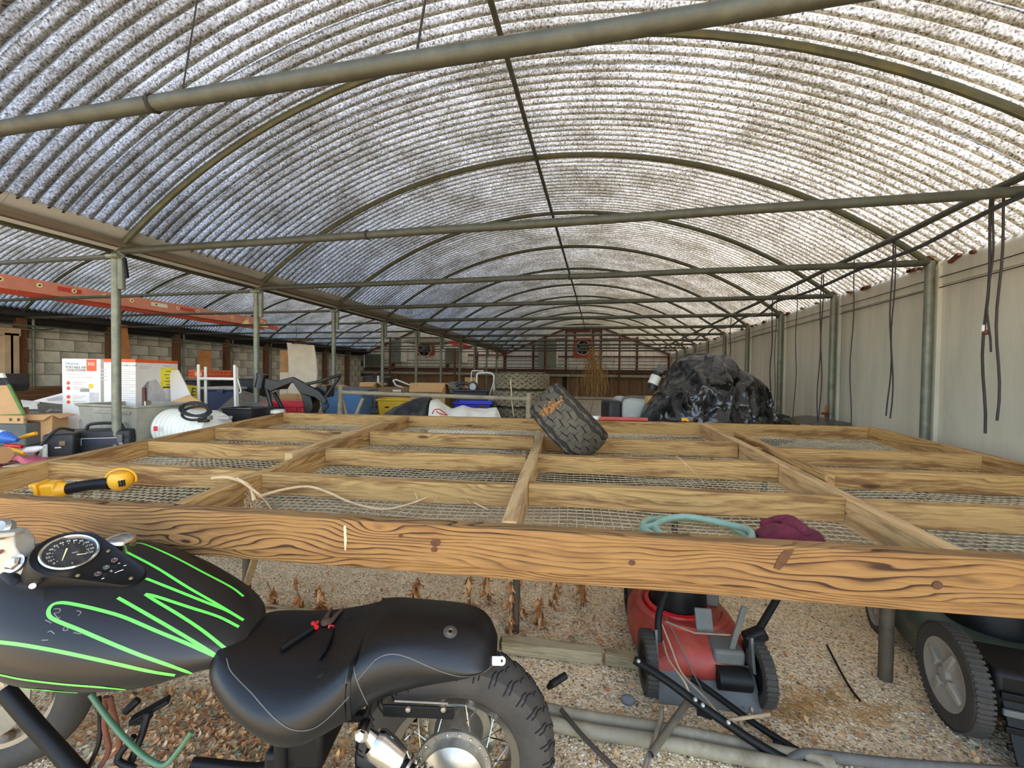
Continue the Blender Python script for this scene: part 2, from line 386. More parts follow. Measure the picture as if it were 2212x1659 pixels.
# standing pipe posts under the gutter, each with a short sleeve
ORD = ['nearest', 'second nearest', 'third nearest', 'fourth nearest', 'fifth nearest', 'sixth nearest', 'seventh nearest', 'eighth nearest', 'ninth nearest', 'tenth nearest', 'eleventh nearest', 'farthest']
for k in range(0, 10):
    y = Y0 + k * ST
    t = thing('gutter_post', f'galvanized pipe post under the gutter, {ORD[k] if k < 9 else "farthest"} of the row to the camera', 'post', (XL, y, 0), 0, 'pipe posts under the valley gutter')
    obj('pole', MB().tube([(XL, y, 0), (XL, y, EZ - .015)], .027, 12), STEEL, t)
    obj('sleeve', MB().tube([(XL + .052, y, EZ - .27 - .02 * (k % 2)), (XL + .052, y, EZ + .05)], .022, 10), STEEL, t)
    obj('clamp', MB().tube([(XL - .03, y - .034, EZ - .04), (XL + .08, y - .034, EZ - .04)], .016, 8), STEEL, t)
# cross pipes
def pipe_line(a, b, n=14, sag=0.0, jit=.004, seed=0):
    rn = random.Random(seed); a, b = V(a), V(b)
    return [a.lerp(b, i / n) + V((0, 0, -sag * 4 * (i / n) * (1 - i / n) + rn.uniform(-jit, jit))) for i in range(n + 1)]
for k in range(-1, 10):
    y = Y0 + k * ST
    t = thing('cross_pipe', f'grey cross pipe spanning the main bay at eave height, {ORD[k + 1]} to the camera', 'pipe', (CXM, y, EZ), 0, 'cross pipes of the main bay')
    obj('pipe', MB().tube(pipe_line((XL + .03, y, EZ), (XR + .0, y, EZ), 14, .0, .003, k), .0245 if k > -1 else .0235, 10), PIPE, t)
    for s in ([-.15] if k < 1 else [.05]):
        x = CXM + s * BAY
        obj('wire_tie', MB().tube([V((x + .012 * q / 40, y + .027 * math.cos(q * .8), EZ + .027 * math.sin(q * .8))) for q in range(41)], .0022, 5), DARKP, t)
    if k >= 0:
        t = thing('cross_pipe', f'thin cross pipe of the left bay above the ladder, {ORD[k]} to the camera', 'pipe', (CXB, y, EZ - .02), 0, 'cross pipes of the left bay')
        obj('pipe', MB().tube(pipe_line((XW, y, EZ - .03), (XL - .03, y, EZ - .03), 10, .0, .003, k + 40), .0175, 8), PIPE, t)
t = thing('rail_pipe', 'dark lengthwise pipe running along the gutter post tops', 'pipe', (XL, 5, EZ - .02))
obj('pipe', MB().tube(pipe_line((XL - .035, .4, EZ + .005), (XL - .035, YE, EZ + .005), 30, 0, .004, 3), .0155, 8), PIPE, t)
# lengthwise pipe and drooping hose near the right-hand eave
xr = at_z(2140, 422, EZ + .03).x
t = thing('rail_pipe', 'dark lengthwise pipe lying on the cross pipes near the right wall', 'pipe', (xr, 5, EZ + .04))
obj('pipe', MB().tube(pipe_line((xr, .2, EZ + .045), (xr, YE - .4, EZ + .045), 30, 0, .005, 5), .017, 8), PIPE, t)
BLK = pm('black_rubber', (28, 27, 25), .6, 0, .3, 20, .05, 90)
hp = [V((xr + .045 + .03 * math.sin(i * .8), .3 + i * .32, EZ - .028 - .06 * abs(math.sin((.3 + i * .32 - Y0) / ST * math.pi)) ** 2 * (1 if i > 12 else .45))) for i in range(41)]
tag(obj('hose', MB().tube(smooth_path(hp, 3), .012, 7), pm('hose_grey', (62, 60, 62), .6)), 'long dark hose drooping below the cross pipes near right wall', 'hose')

# right-hand wall of flat grey sheets
wr = sroot('wall_right', (XR + .06, 6, 0))
for k in range(-2, 10):
    y0 = Y0 + k * ST + .004; y1 = min(Y0 + (k + 1) * ST - .004, YE - .002)
    obj('wall_panel', MB().box((XR + .075 + .003 * (k % 2), (y0 + y1) / 2, 1.0), (.012, y1 - y0 + .01, 2.0)), GREYP, wr, bevel=.002)
    obj('top_board', MB().box((XR + .075, (y0 + y1) / 2, 2.055), (.03, y1 - y0, .18)), GREYP, wr, bevel=.003)
for k in range(-1, 10):
    y = Y0 + k * ST
    obj('wall_post', MB().tube([(XR + .005, y, 0), (XR + .005, y, EZ + .01)], .028, 12), STEEL, wr)
    obj('batten', MB().box((XR + .055, y + .012, 1.05), (.028, .08, 2.1)), GREYP, wr, bevel=.003)
    obj('post_cap', MB().box((XR + .03, y + .02, EZ + .035), (.09, .07, .03)), RUST, wr, bevel=.006)
for z in (2.02, 1.945):
    obj('guide_wire', MB().tube(pipe_line((XR + .046, -1, z), (XR + .046, YE, z), 30, 0, .003, int(z * 100)), .0035, 5), DARKP, wr)
rn = random.Random(4); mb = MB()
for i in range(60):
    y = rn.uniform(.5, YE - 1); mb.box((XR + .05, y, 2.12 + rn.uniform(0, .02)), (.03, rn.uniform(.02, .09), .02), Matrix.Rotation(rn.uniform(-.4, .4), 3, 'X'))
o = obj('eave_debris', mb, RUST, wr); o['kind'] = 'stuff'

# far end wall
wb = sroot('wall_back', (XL, YE, 0))
def wrect(name, x0, y0, x1, y1, mat, front=.0, th=.03, parent=None, bevel=0):
    a = at_y((x0 + x1) / 2, y0, YE); b = at_y((x0 + x1) / 2, y1, YE); c = at_y(x0, (y0 + y1) / 2, YE); d = at_y(x1, (y0 + y1) / 2, YE)
    return obj(name, MB().box(((c.x + d.x) / 2, YE - front - th / 2, (a.z + b.z) / 2), (abs(d.x - c.x), th, abs(a.z - b.z))), mat, parent or wb, bevel=bevel)
# cladding boards of each gable, cut under the arch
for cx in (CXM, CXB):
    n = 22
    for i in range(n):
        xa, xb = cx - HW + BAY * i / n + .004, cx - HW + BAY * (i + 1) / n - .004
        def zt(x): return min(EZ + .02 + (HW - abs(x - cx)) * .62, EZ + RISE - .06)
        mb = MB().prism([(xa, YE + .02, 1.5), (xb, YE + .02, 1.5), (xb, YE + .02, zt(xb)), (xa, YE + .02, zt(xa))], (0, .02, 0))
        obj('cladding_board', mb, WHITEP, wb)
    mb = MB().prism([arc_pt(cx, -1, YE + .06), V((cx - HW - .16, YE + .06, 0)), V((cx + HW + .16, YE + .06, 0))] + [arc_pt(cx, 1 - i / 8, YE + .06, .02) for i in range(17)], (0, .02, 0))
    obj('backing_sheet', mb, pm('dark_backing', (92, 84, 70), .9), wb)
obj('gutter_end', MB().box((XL, YE + .05, EZ + .1), (.7, .02, .5)), DARKP, wb)
obj('corner_board', MB().box((XR + .06, YE + .02, 1.1), (.2, .04, 2.2)), GREYP, wb)
obj('sill_band', MB().box(((XW + XR) / 2, YE - .0, 1.47), (XR - XW, .06, .09)), pm('grey_band', (106, 102, 94), .7), wb)
for sx in (1, -1):
    for cx in (CXM, CXB):
        a = V((cx + sx * (HW - .03), YE - .03, EZ + .03)); b_ = V((cx + sx * .62, YE - .03, EZ + RISE - .1))
        obj('rake_board', MB().box((a + b_) / 2, ((a - b_).length, .03, .05), frame((0, 0, 0), b_ - a).to_3x3()), WHITEP, wb)
        obj('rake_beam', MB().box((a + b_) / 2 + V((0, 0, -.07)), ((a - b_).length, .05, .05), frame((0, 0, 0), b_ - a).to_3x3()), BROWNP, wb)
for px, y0 in ((1152, 745), (1223, 709), (1298, 709), (1376, 728), (1444, 764), (1242, 717), (1281, 712)):
    wrect('stud', px - 2.2, y0, px + 2.2, 732 if px == 1242 else 808, BROWNP, .01, .05)
for px in (967, 1030, 1091, 850): wrect('stud', px - 3, 760, px + 3, 812, BROWNP, .01, .05)
for x0, x1, y, h in ((1095, 1445, 770.5, 3), (1095, 1445, 801, 5), (1298, 1376, 732.5, 3), (1165, 1223, 733, 3), (1223, 1300, 713.5, 8), (790, 1091, 797, 5), (1000, 1091, 767, 3)):
    wrect('rail', x0, y - h / 2, x1, y + h / 2, BROWNP, .02, .05)
wrect('ledge_board', 1080, 808.5, 1446, 814, pm('pale_ledge', (150, 142, 124), .8, dirt=(110, 98, 76)), .05, .1)
BRNB = pm('brown_boards', (118, 92, 64), .8, 0, .25, 6, .1, 40, dirt=(84, 64, 44), stretch=(4, 1, .5))
xs = [1080, 1100, 1131, 1165, 1189, 1215, 1224, 1233, 1254, 1275, 1282, 1296, 1316, 1338, 1359, 1387, 1412, 1446]
for i in range(len(xs) - 1):
    if i in (5,): continue
    wrect('skirt_board', xs[i] + .35, 814.5, xs[i + 1] - .35, 866 + (i % 3), BRNB, .0 + .01 * (i % 2), .03)
for i in range(9):
    wrect('skirt_board', 800 + i * 31, 808, 830.4 + i * 31, 880, BRNB, .01 * (i % 2), .03)
wrect('ledge_board', 700, 803, 1079, 808, pm('pale_ledge', (158, 150, 132), .8), .05, .1)
wrect('dark_gap', 1216, 814, 1223, 866, DARKP, -.03, .02)

# left-hand wall of concrete blocks with timber posts
wlft = sroot('wall_left', (XW, 6, 0))
BLOCK = pm('concrete_block', (204, 199, 180), .9, 0, .25, 3.5, .25, 60, dirt=(70, 70, 62), dirtamt=.45)
MORT = pm('mortar', (92, 90, 82), .95, 0, .2, 20)
obj('backing', MB().box((XW - .14, 6, 1.15), (.16, YE * 2 - 11.5, 2.3)), MORT, wlft)
rn = random.Random(9); cnt = 0
bm_ = MB().box((0, 0, 0), (.09, .39, .19)); bmesh_ = bpy.data.meshes.new('concrete_block'); bmesh_.from_pydata([tuple(p) for p in bm_.v], [], bm_.f); bmesh_.materials.append(BLOCK)
rest = MB()
for row in range(10):
    z = .1 + row * .2
    y = 2.0 - (row % 2) * .2
    while y < YE - .2:
        if cnt < 290 and row >= 3 and y > 3.0: link('concrete_block', bmesh_, wlft, Matrix.Translation((XW - .045 + rn.uniform(-.004, .004), y, z))); cnt += 1
        else: rest.box((XW - .045, y, z), (.09, .39, .19))
        y += .4
o = obj('block_courses', rest, BLOCK, wlft); o['kind'] = 'stuff'
OLDW = wood('old_post_wood', (112, 78, 50), (60, 38, 24), .6, .6, .014)
for k in range(0, 10):
    y = Y0 + k * ST - .02
    mb = MB().box((0, 0, 0), (2.1, .12, .1))
    obj('timber_post', mb, OLDW, wlft, M=frame((XW + .06, y, 1.05), (0, 0, 1), (1, 0, 0)), bevel=.004)
    obj('pipe_stud', MB().tube([(XW + .09, y + .14, 0), (XW + .09, y + .14, EZ - .02)], .02, 8), STEEL, wlft)
for z in (1.98, 1.92):
    obj('wall_pipe', MB().tube(pipe_line((XW + .12, 2, z), (XW + .12, YE, z), 24, 0, .005, int(z * 90)), .012, 6), STEEL, wlft)
obj('eave_board', MB().box((XW + .0, 6, EZ + .03), (.16, 17, .24)), DARKP, wlft)
obj('eave_gutter', MB().box((XW + .18, 6, EZ + .02), (.14, 17, .07)), DARKP, wlft)
obj('cable', MB().tube(smooth_path([(XW + .1, 3 + i * .61, EZ - .08 - (.12 if i % 2 else 0)) for i in range(12)], 5), .007, 5), BLK, wlft)

# gravel floor
def gravel():
    m, ns, ls, b = nt('gravel'); tc = N(ns, 'TexCoord')
    v = N(ns, 'TexVoronoi', Scale=135.0); ls.new(tc.outputs['Object'], v.inputs['Vector'])
    v2 = N(ns, 'TexVoronoi', Scale=60.0); ls.new(tc.outputs['Object'], v2.inputs['Vector'])
    hs = N(ns, 'SeparateColor'); ls.new(v.outputs['Color'], hs.inputs[0])
    r = ramp(ns, [(.0, S((152, 130, 98))), (.3, S((222, 194, 152))), (.75, S((240, 216, 176))), (.94, S((248, 232, 200))), (1, S((240, 232, 214)))]); ls.new(hs.outputs[0], r.inputs[0])
    n = N(ns, 'TexNoise', Scale=2.2, Detail=8.0, Roughness=.65); ls.new(tc.outputs['Object'], n.inputs['Vector'])
    r2 = ramp(ns, [(.35, (.84, .82, .78)), (.65, (1.1, 1.07, 1.03))]); ls.new(n.outputs[0], r2.inputs[0])
    c = mix(ns, ls, 1, r.outputs[0], r2.outputs[0], 'MULTIPLY')
    n4 = N(ns, 'TexNoise', Scale=5.0, Detail=9.0, Roughness=.7); ls.new(tc.outputs['Object'], n4.inputs['Vector'])
    r4 = ramp(ns, [(.56, (0, 0, 0)), (.7, (.4,) * 3)]); ls.new(n4.outputs[0], r4.inputs[0])
    c = mix(ns, ls, r4.outputs[0], c, S((166, 122, 74)))
    ls.new(c, b.inputs['Base Color']); b.inputs['Roughness'].default_value = .95; b.inputs['Specular IOR Level'].default_value = .15
    bp = N(ns, 'Bump', Strength=.6, Distance=.005); bp.invert = True; ls.new(v.outputs['Distance'], bp.inputs['Height'])
    b2 = N(ns, 'Bump', Strength=.5, Distance=.01); b2.invert = True; ls.new(v2.outputs['Distance'], b2.inputs['Height']); ls.new(bp.outputs[0], b2.inputs['Normal']); ls.new(b2.outputs[0], b.inputs['Normal'])
    return m
GRAV = gravel()
def floor_fn(u, w):
    x, y = -14 + 22 * u, -8 + 28 * w
    return V((x, y, .012 * noise.noise(V((x * 1.7, y * 1.7, 0))) + .006 * noise.noise(V((x * 6, y * 6, 3)))))
floor = struct('floor', MB().grid(floor_fn, 130, 150), GRAV, base=(0, 0, 0))
# ------------------------------------------------------------------ the big mesh-topped growing bench
BA, BT, BK = .081, .054, .003
_U = V((math.cos(BA), math.sin(BA), 0)); _Vv = V((-math.sin(BA), math.cos(BA), 0)); _N = V((0, 0, 1))
_Vv, _N = (_Vv * math.cos(BT) + _N * math.sin(BT)), (_N * math.cos(BT) - _Vv * math.sin(BT))
_U, _N = (_U * math.cos(BK) + _N * math.sin(BK)), (_N * math.cos(BK) - _U * math.sin(BK))
BS = 1.3
BO = V((-1.834 * BS, .696 * BS, CAMZ - .328 * BS))
BM = Matrix.Identity(4)
for i in range(3): BM[i][0], BM[i][1], BM[i][2], BM[i][3] = _U[i], _Vv[i], _N[i], BO[i]
def bl(u, v, n=0): return BO + _U * u + _Vv * v + _N * n
def on_bench(px, py, n=0.0):
    d = ray(px, py); t = ((BO + _N * n - EYE).dot(_N)) / d.dot(_N); p = EYE + d * t - BO
    return p.dot(_U), p.dot(_Vv)
bench = thing('growing_bench', 'big timber-framed growing bench with wire mesh bottom, standing on pipe legs', 'bench', M=BM)
PINE = wood('pine_board', (180, 141, 85), (92, 58, 30), .6, .8, .017, stain=(112, 74, 40))
PINEF = wood('pine_front_board', (146, 108, 62), (58, 34, 18), 1.0, .4, .0125, stain=(100, 64, 34))
PINEP = wood('pine_pale_board', (198, 162, 110), (156, 104, 62), .4, .5, .024)
TH, BH = .044, .089 * BS
LB, DB = 3.357 * BS, 1.503 * BS; D1, D2, D3 = .831 * BS, 1.652 * BS, 2.514 * BS
def board(name, u0, v0, u1, v1, mat, top=0.0, h=.1, th=TH, label=None, warp=.003):
    a, b_ = V((u0, v0, 0)), V((u1, v1, 0)); L = (b_ - a).length; n = 10
    mb = MB(); rn = random.Random(int(u0 * 997 + v0 * 311 + h * 71)); ph = rn.uniform(0, 6)
    def ring(i):
        x = L * i / n; w = warp * math.sin(ph + i * .7); return [(x, -th / 2 + w, -h), (x, th / 2 + w, -h), (x, th / 2 + w, 0), (x, -th / 2 + w, 0)]
    vs = []; fs = []
    for i in range(n + 1): vs += ring(i)
    for i in range(n):
        for j in range(4): fs.append((i * 4 + j, i * 4 + (j + 1) % 4, i * 4 + 4 + (j + 1) % 4, i * 4 + 4 + j))
    fs += [(3, 2, 1, 0), (n * 4, n * 4 + 1, n * 4 + 2, n * 4 + 3)]
    mb.add(vs, fs)
    M = BM @ Matrix.Translation((u0, v0, top)) @ Matrix.Rotation(math.atan2(v1 - v0, u1 - u0), 4, 'Z')
    o = obj(name, mb, mat, bench, M=M, bevel=.0025, smooth=False, seg=1)
    if label: o['label'] = label
    return o
h2 = TH / 2
board('front_board', -.02, h2, LB + .02, h2, PINEF, 0, BH, label='long front board with bold dark grain', warp=.002)
board('lower_board', -.02, h2 + .012, LB + .02, h2 + .012, PINEF, -BH - .001, .034, .04, 'narrow batten under the front board', .001)
board('back_board', TH, DB - h2, LB - TH, DB - h2, PINE)
board('end_board', h2, TH, h2, DB, PINE); board('end_board', LB - h2, TH, LB - h2, DB, PINE)
board('divider', D1, TH, D1 + .0, DB - TH, PINE); board('divider', D3, TH, D3, DB - TH, PINEP)
mv = on_bench(1172, 941)[1]
board('divider', D2, TH, D2 + .012, mv, PINEP, .004)
# doubled boards lying along two of the dividers
a, b_ = on_bench(622, 986), on_bench(824, 914)
board('doubled_board', a[0], a[1], b_[0], b_[1], PINEP, .015, .045, .04, 'split board laid along the left divider')
a, b_ = on_bench(1592, 938), on_bench(1793, 1036)
board('doubled_board', a[0], a[1], b_[0], b_[1], PINE, .018, .11, .036, 'board doubled up along the right divider')
for c, (ua, ub, vs_) in enumerate(((TH, D1 - h2, (.309, .642, .97)), (D1 + h2, D2 - h2, (.285, .618, .978)), (D2 + h2, D3 - h2, (.308, .643, .973)), (D3 + h2, LB - TH, (.285, .598, .891)))):
    for v in vs_: board('rail', ua + .002, v * BS + h2, ub - .002, v * BS + h2, PINE, -.002, .08)
# welded wire mesh, one piece for each column
WIRE = pm('mesh_wire', (196, 184, 152), .5, .1, .25, 30, dirt=(120, 104, 76), dirtamt=.4)
for c, (ua, ub) in enumerate(((TH, D1 - h2), (D1 + h2, D2 - h2), (D2 + h2, D3 - h2), (D3 + h2, LB - TH))):
    mb = MB(); rn = random.Random(c); P = .0295
    def sag(u, v): return -.084 - .006 * math.sin(u * 9 + c) * math.sin(v * 11 + c * 2) + .003 * noise.noise(V((u * 14, v * 14, c)))
    nu, nv = int((ub - ua) / P), int((DB - TH) / P)
    for i in range(nu + 1):
        u = ua + i * P; pts = [bl(u + .004 * noise.noise(V((i, v_ * .8, c))), TH / 2 + (DB - TH) * v_ / 20, sag(u, (DB) * v_ / 20)) for v_ in range(21)]
        mb.tube(pts, .0016, 4, False)
    for j in range(nv + 1):
        v = TH / 2 + j * P; pts = [bl(ua + (ub - ua) * i / 14, v + .003 * noise.noise(V((j, i * .8, c + 7))), sag(ua + (ub - ua) * i / 14, v) - .0016) for i in range(15)]
        mb.tube(pts, .0016, 4, False)
    o = obj('wire_mesh', mb, WIRE, bench, smooth=False); o['kind'] = 'stuff'
# pipe legs: those seen below the front board, and their mates at the back
LEGM = pm('rusty_leg', (92, 82, 66), .7, .3, .35, 18, .15, 90, dirt=(110, 66, 34))
def leg(px, py, r=.024):
    p = at_z(px, py, .0); d = (bl(0, 0, -BH) - p).dot(_N) / _N.z
    mb = MB().tube([p, p + V((0, 0, .1)), p + V((0, 0, d - .012))], [r * 1.0, r, r], 10); return obj('leg', mb, LEGM, bench)
leg(1114, 1366, .018); leg(1912, 1466, .026); leg(533, 1290, .022)
for u, v in ((2.36 * BS, 1.4 * BS),):
    q = bl(u, v, -BH - .012); obj('leg', MB().tube([(q.x, q.y, 0), q], .022, 8), LEGM, bench)
for v in (.9 * BS,):
    obj('cross_bar', MB().tube([bl(.02, v, -BH - .026), bl(LB - .02, v, -BH - .026)], .017, 8), LEGM, bench)

def on_front(px, py):
    d = ray(px, py); t = (BO + _Vv * -.0028 - EYE).dot(_Vv) / d.dot(_Vv); return EYE + d * t
def scar(name, pts, col):
    obj(name, MB().prism([on_front(*p) for p in pts], _Vv * .006), pm(name + '_tone', col, .85, 0, .4, 60), bench)
scar('pale_scratch', [(742, 1136), (747, 1136), (749, 1165), (747, 1190), (744, 1188), (743, 1160)], (206, 190, 150))
scar('knot_scar', [(1716, 1188), (1694, 1190), (1680, 1208), (1672, 1228), (1684, 1232), (1698, 1218)], (92, 58, 30))
for cx, cy, r in ((941, 1172, 9), (938, 1187, 6), (1365, 1216, 6), (866, 1158, 4), (2026, 1265, 9)):
    scar('knot', [(cx + r * 1.3 * math.cos(k * .7), cy + r * math.sin(k * .7)) for k in range(9)], (84, 52, 27))
# ------------------------------------------------------------------ the motorcycle
BLKPAINT = pm('black_tank_paint', (25, 24, 22), .4, 0, .25, 6, coat=.08, spec=.38)
BLKSAT = pm('satin_black', (17, 16, 15), .5, 0, .25, 14, .03, 120, spec=.25)
LEATHER = pm('black_vinyl', (14, 14, 14), .38, 0, .2, 7, .06, 260, spec=.42)
CHROME = pm('chrome', (214, 210, 204), .14, 1.0, .08, 10)
ALU = pm('brushed_alloy', (176, 172, 160), .38, .85, .15, 16, .05, 80, dirt=(110, 100, 84))
ALUD = pm('dull_alloy', (172, 168, 156), .55, .35, .15, 16, .05, 80, dirt=(120, 110, 92))
GREENP = pm('green_pinstripe', (104, 226, 84), .45, 0, .06, 20)
TYRE = pm('tyre_rubber', (60, 55, 48), .78, 0, .3, 12, .15, 120, dirt=(74, 66, 54), dirtamt=.3)
GLASSD = pm('dial_face', (38, 37, 36), .25, 0, .1, 30, coat=.6)
CREAM = pm('cream_print', (232, 218, 160), .5, 0, .05)
WHITE = pm('white_plastic', (226, 222, 212), .45, 0, .06, 8)
REDP = pm('red_plastic', (196, 34, 30), .45, 0, .12, 8)
STITCH = pm('grey_stitching', (92, 88, 82), .7)
BCX, BCY = -.6, 1.07
moto = thing('motorcycle', 'black cruiser motorcycle with green pinstriped tank, stripped for repair on the gravel', 'motorcycle', bk(-.6, 1.07, 0), YAW)

# fuel tank
TS = [(-1.34, .10, .80, .71, .60), (-1.27, .15, .80, .69, .565), (-1.17, .185, .795, .675, .545), (-1.06, .195, .775, .65, .535), (-.96, .185, .74, .625, .53), (-.86, .16, .70, .60, .53), (-.77, .125, .65, .59, .55), (-.715, .09, .615, .575, .545), (-.69, .05, .59, .57, .55)]
LEAN = R(13)      # the machine leans towards its side stand
def tank_fn(u, w):
    s = u * (len(TS) - 1); i = min(int(s), len(TS) - 2); t = s - i
    P = [TS[max(i - 1, 0)], TS[i], TS[i + 1], TS[min(i + 2, len(TS) - 1)]]
    q = [.5 * ((2 * P[1][k]) + (P[2][k] - P[0][k]) * t + (2 * P[0][k] - 5 * P[1][k] + 4 * P[2][k] - P[3][k]) * t * t + (3 * P[1][k] - P[0][k] - 3 * P[2][k] + P[3][k]) * t ** 3) for k in range(5)]
    x, hw, zt, zm, zb = q; a = 2 * math.pi * w; ca, sa = math.cos(a), math.sin(a)
    y = hw * math.copysign(abs(ca) ** .8, ca)
    z = zm + ((zt - zm) * abs(sa) ** .9 if sa > 0 else -(zm - zb) * abs(sa) ** .7)
    dz = z - .64; return bk(x, BCY + .005 + y * math.cos(LEAN) - dz * math.sin(LEAN), .64 + dz * math.cos(LEAN) + y * math.sin(LEAN))
tk = MB(); NU, NVv = 40, 48
pts = [[tank_fn(i / NU, j / NVv) for j in range(NVv)] for i in range(NU + 1)]
tk.add([p for r in pts for p in r], [(i * NVv + j, i * NVv + (j + 1) % NVv, (i + 1) * NVv + (j + 1) % NVv, (i + 1) * NVv + j) for i in range(NU) for j in range(NVv)] + [tuple(range(NVv)), tuple(NU * NVv + j for j in reversed(range(NVv)))])
tank = obj('fuel_tank', tk, BLKPAINT, moto, ang=60); tank['label'] = 'black teardrop fuel tank'
tb = bvh_of(tk)
def z1(p): return [(a / 2.967, 1100 + b / 2.967) for a, b in p]
STR = [[(850, 222), (920, 224), (1100, 300), (1300, 405), (1480, 500), (1560, 560)],
       [(770, 250), (800, 270), (1000, 375), (1200, 500), (1400, 615), (1560, 712)], [(935, 445), (1100, 510), (1300, 590), (1450, 650), (1560, 712)],
       [(1530, 755), (1400, 690), (1200, 625), (1000, 560), (930, 545)], [(930, 545), (1000, 590), (1150, 680), (1300, 780), (1445, 895)],
       [(755, 568), (900, 650), (1100, 765), (1300, 885), (1400, 950)],
       [(1400, 950), (1200, 862), (1000, 780), (800, 695), (650, 650), (500, 615), (400, 600), (340, 612), (312, 650), (322, 690), (380, 722), (500, 770), (700, 855), (900, 935), (1100, 1005), (1250, 1060), (1305, 1085)],
       [(1305, 1086), (1000, 1045), (700, 980), (400, 915), (150, 870), (-40, 845), (-260, 800)],
       [(-260, 1010), (0, 1060), (150, 1090), (400, 1120), (650, 1140), (850, 1158), (1110, 1163)], [(1110, 1164), (900, 1173), (700, 1180), (500, 1175), (250, 1155), (0, 1130), (-260, 1085)]]
for i, sp in enumerate(STR):
    mb = MB(); ribbon(mb, tb, z1(sp), .0072 if i < 8 else .0055); obj('pinstripe', mb, GREENP, tank)
# chalked marks on the tank
CHALK = pm('chalk', (120, 116, 110), .9)
for sp in ([(345, 640), (385, 640), (380, 660), (345, 668)], [(345, 668), (375, 700), (385, 690)], [(490, 650), (520, 660), (500, 685)], [(430, 750), (435, 775), (405, 775), (415, 755)], [(290, 710), (330, 730)], [(305, 790), (325, 780), (350, 800)], [(268, 840), (310, 838)], [(470, 790), (520, 800)]):
    mb = MB(); ribbon(mb, tb, z1(sp), .0016, .0006, 3); obj('chalk_mark', mb, CHALK, tank)
# filler cap
h, n = cast(tb, 258, 1178)
if h is None: h, n = bk(-1.07, 1.13, .8), UP
n = (n if n.z > 0 else -n); cn = (UP + n * .5 - FH * .18).normalized()
cap = obj('filler_cap', MB().lathe([(.0, .012), (.014, .0115), (.028, .009), (.034, .004), (.0355, -.002), (.034, -.014), (.032, -.05)], at_f(258, 1166, (h - EYE).dot(FH) - .015), cn, 32), CHROME, moto); cap['label'] = 'chrome filler cap'
# instrument console
G = at_f(151, 1194, 1.02); T = at_f(278, 1241, 1.04); e1 = (T - G).normalized()
n0 = (UP * 1.0 - FH * .36 + RX * .1); n0 = (n0 - e1 * n0.dot(e1)).normalized(); e2 = n0.cross(e1)
MC = Matrix.Identity(4)
for i in range(3): MC[i][0], MC[i][1], MC[i][2], MC[i][3] = e1[i], e2[i], n0[i], G[i]
LT = (T - G).length
def hull(r1, r2, L, n=18):
    th = math.acos((r1 - r2) / L); out = []
    for k in range(n + 1): a = th + (2 * math.pi - 2 * th) * k / n; out.append((r1 * math.cos(a), r1 * math.sin(a)))
    for k in range(n + 1): a = -th + 2 * th * k / n; out.append((L + r2 * math.cos(a), r2 * math.sin(a)))
    return out
mb = MB(); rings = []
for (r1, r2, z) in ((.062, .026, -.004), (.067, .031, .001), (.070, .034, -.004), (.072, .037, -.02), (.077, .044, -.05), (.085, .054, -.11)):
    rings.append([MC @ V((x, y, z)) for x, y in hull(r1, r2, LT)])
m_ = len(rings[0]); mb.add([p for r in rings for p in r], [(i * m_ + j, i * m_ + (j + 1) % m_, (i + 1) * m_ + (j + 1) % m_, (i + 1) * m_ + j) for i in range(len(rings) - 1) for j in range(m_)] + [tuple(reversed(range(m_)))])
cons = obj('console', mb, BLKSAT, moto, ang=50); cons['label'] = 'black teardrop instrument console'
mb = MB().prism([bk(-1.27, .99, .80), bk(-1.18, .95, .78), bk(-1.16, .95, .66), bk(-1.34, .99, .66), bk(-1.42, 1.05, .74)], FH * .14); obj('console_neck', mb, BLKSAT, moto, bevel=.02)
def cl(x, y, z=0): return MC @ V((x, y, z))
obj('bezel', MB().lathe([(.0465, .001), (.0478, .006), (.0505, .008), (.0535, .0055), (.0545, -.004)], G, n0, 48), CHROME, cons)
obj('dial', MB().lathe([(.0, .001), (.0475, .001)], G, n0, 40), GLASSD, cons)
CUP = cl(0, 0) ; up2 = CU - n0 * CU.dot(n0); up2.normalize(); rt2 = up2.cross(n0)
MD = Matrix.Identity(4)
for i in range(3): MD[i][0], MD[i][1], MD[i][2], MD[i][3] = rt2[i], up2[i], n0[i], G[i]
DPR = pm('dial_print', (214, 210, 196), .5)
for k in range(14):
    mb = MB(); a = R(218 - k * 18.6); add_text(mb, str(10 * k) if k else '0', MD @ Matrix.Translation((.037 * math.cos(a), .037 * math.sin(a), .0016)), .0078)
    obj('dial_numeral', mb, DPR, cons); mb = MB(); mb.box(MD @ V((.030 * math.cos(a), .030 * math.sin(a), .0016)), (.0016, .0016, .0006), MD.to_3x3()); obj('dial_tick', mb, DPR, cons)
mb = MB(); add_text(mb, 'MPH', MD @ Matrix.Translation((.008, -.004, .0016)), .0055); add_text(mb, 'F', MD @ Matrix.Translation((.032, -.009, .0016)), .0055); add_text(mb, 'E', MD @ Matrix.Translation((.0, -.035, .0016)), .0055)
obj('dial_print', mb, DPR, cons)
def needle(a, b, w=.0022):
    p, q = MD @ V((a[0], a[1], .004)), MD @ V((b[0], b[1], .004)); return MB().tube([p, q], [w, w * .5], 6)
obj('needle', needle((-.004, .012), (-.016, -.022), .0018), CREAM, cons); obj('needle', needle((.010, -.0145), (.027, -.018), .0012), CREAM, cons)
obj('dial_grille', (lambda m: ([m.box(MD @ V((0, -.022 + i * .0036, .0014)), (.036, .0008, .0004), MD.to_3x3() @ Matrix.Rotation(-.25, 3, 'Z')) for i in range(10)], m)[1])(MB()), pm('grille_grey', (70, 68, 66), .5), cons)
def face_at(px, py):
    d = ray(px, py); t = (G - EYE).dot(n0) / d.dot(n0); return EYE + d * t
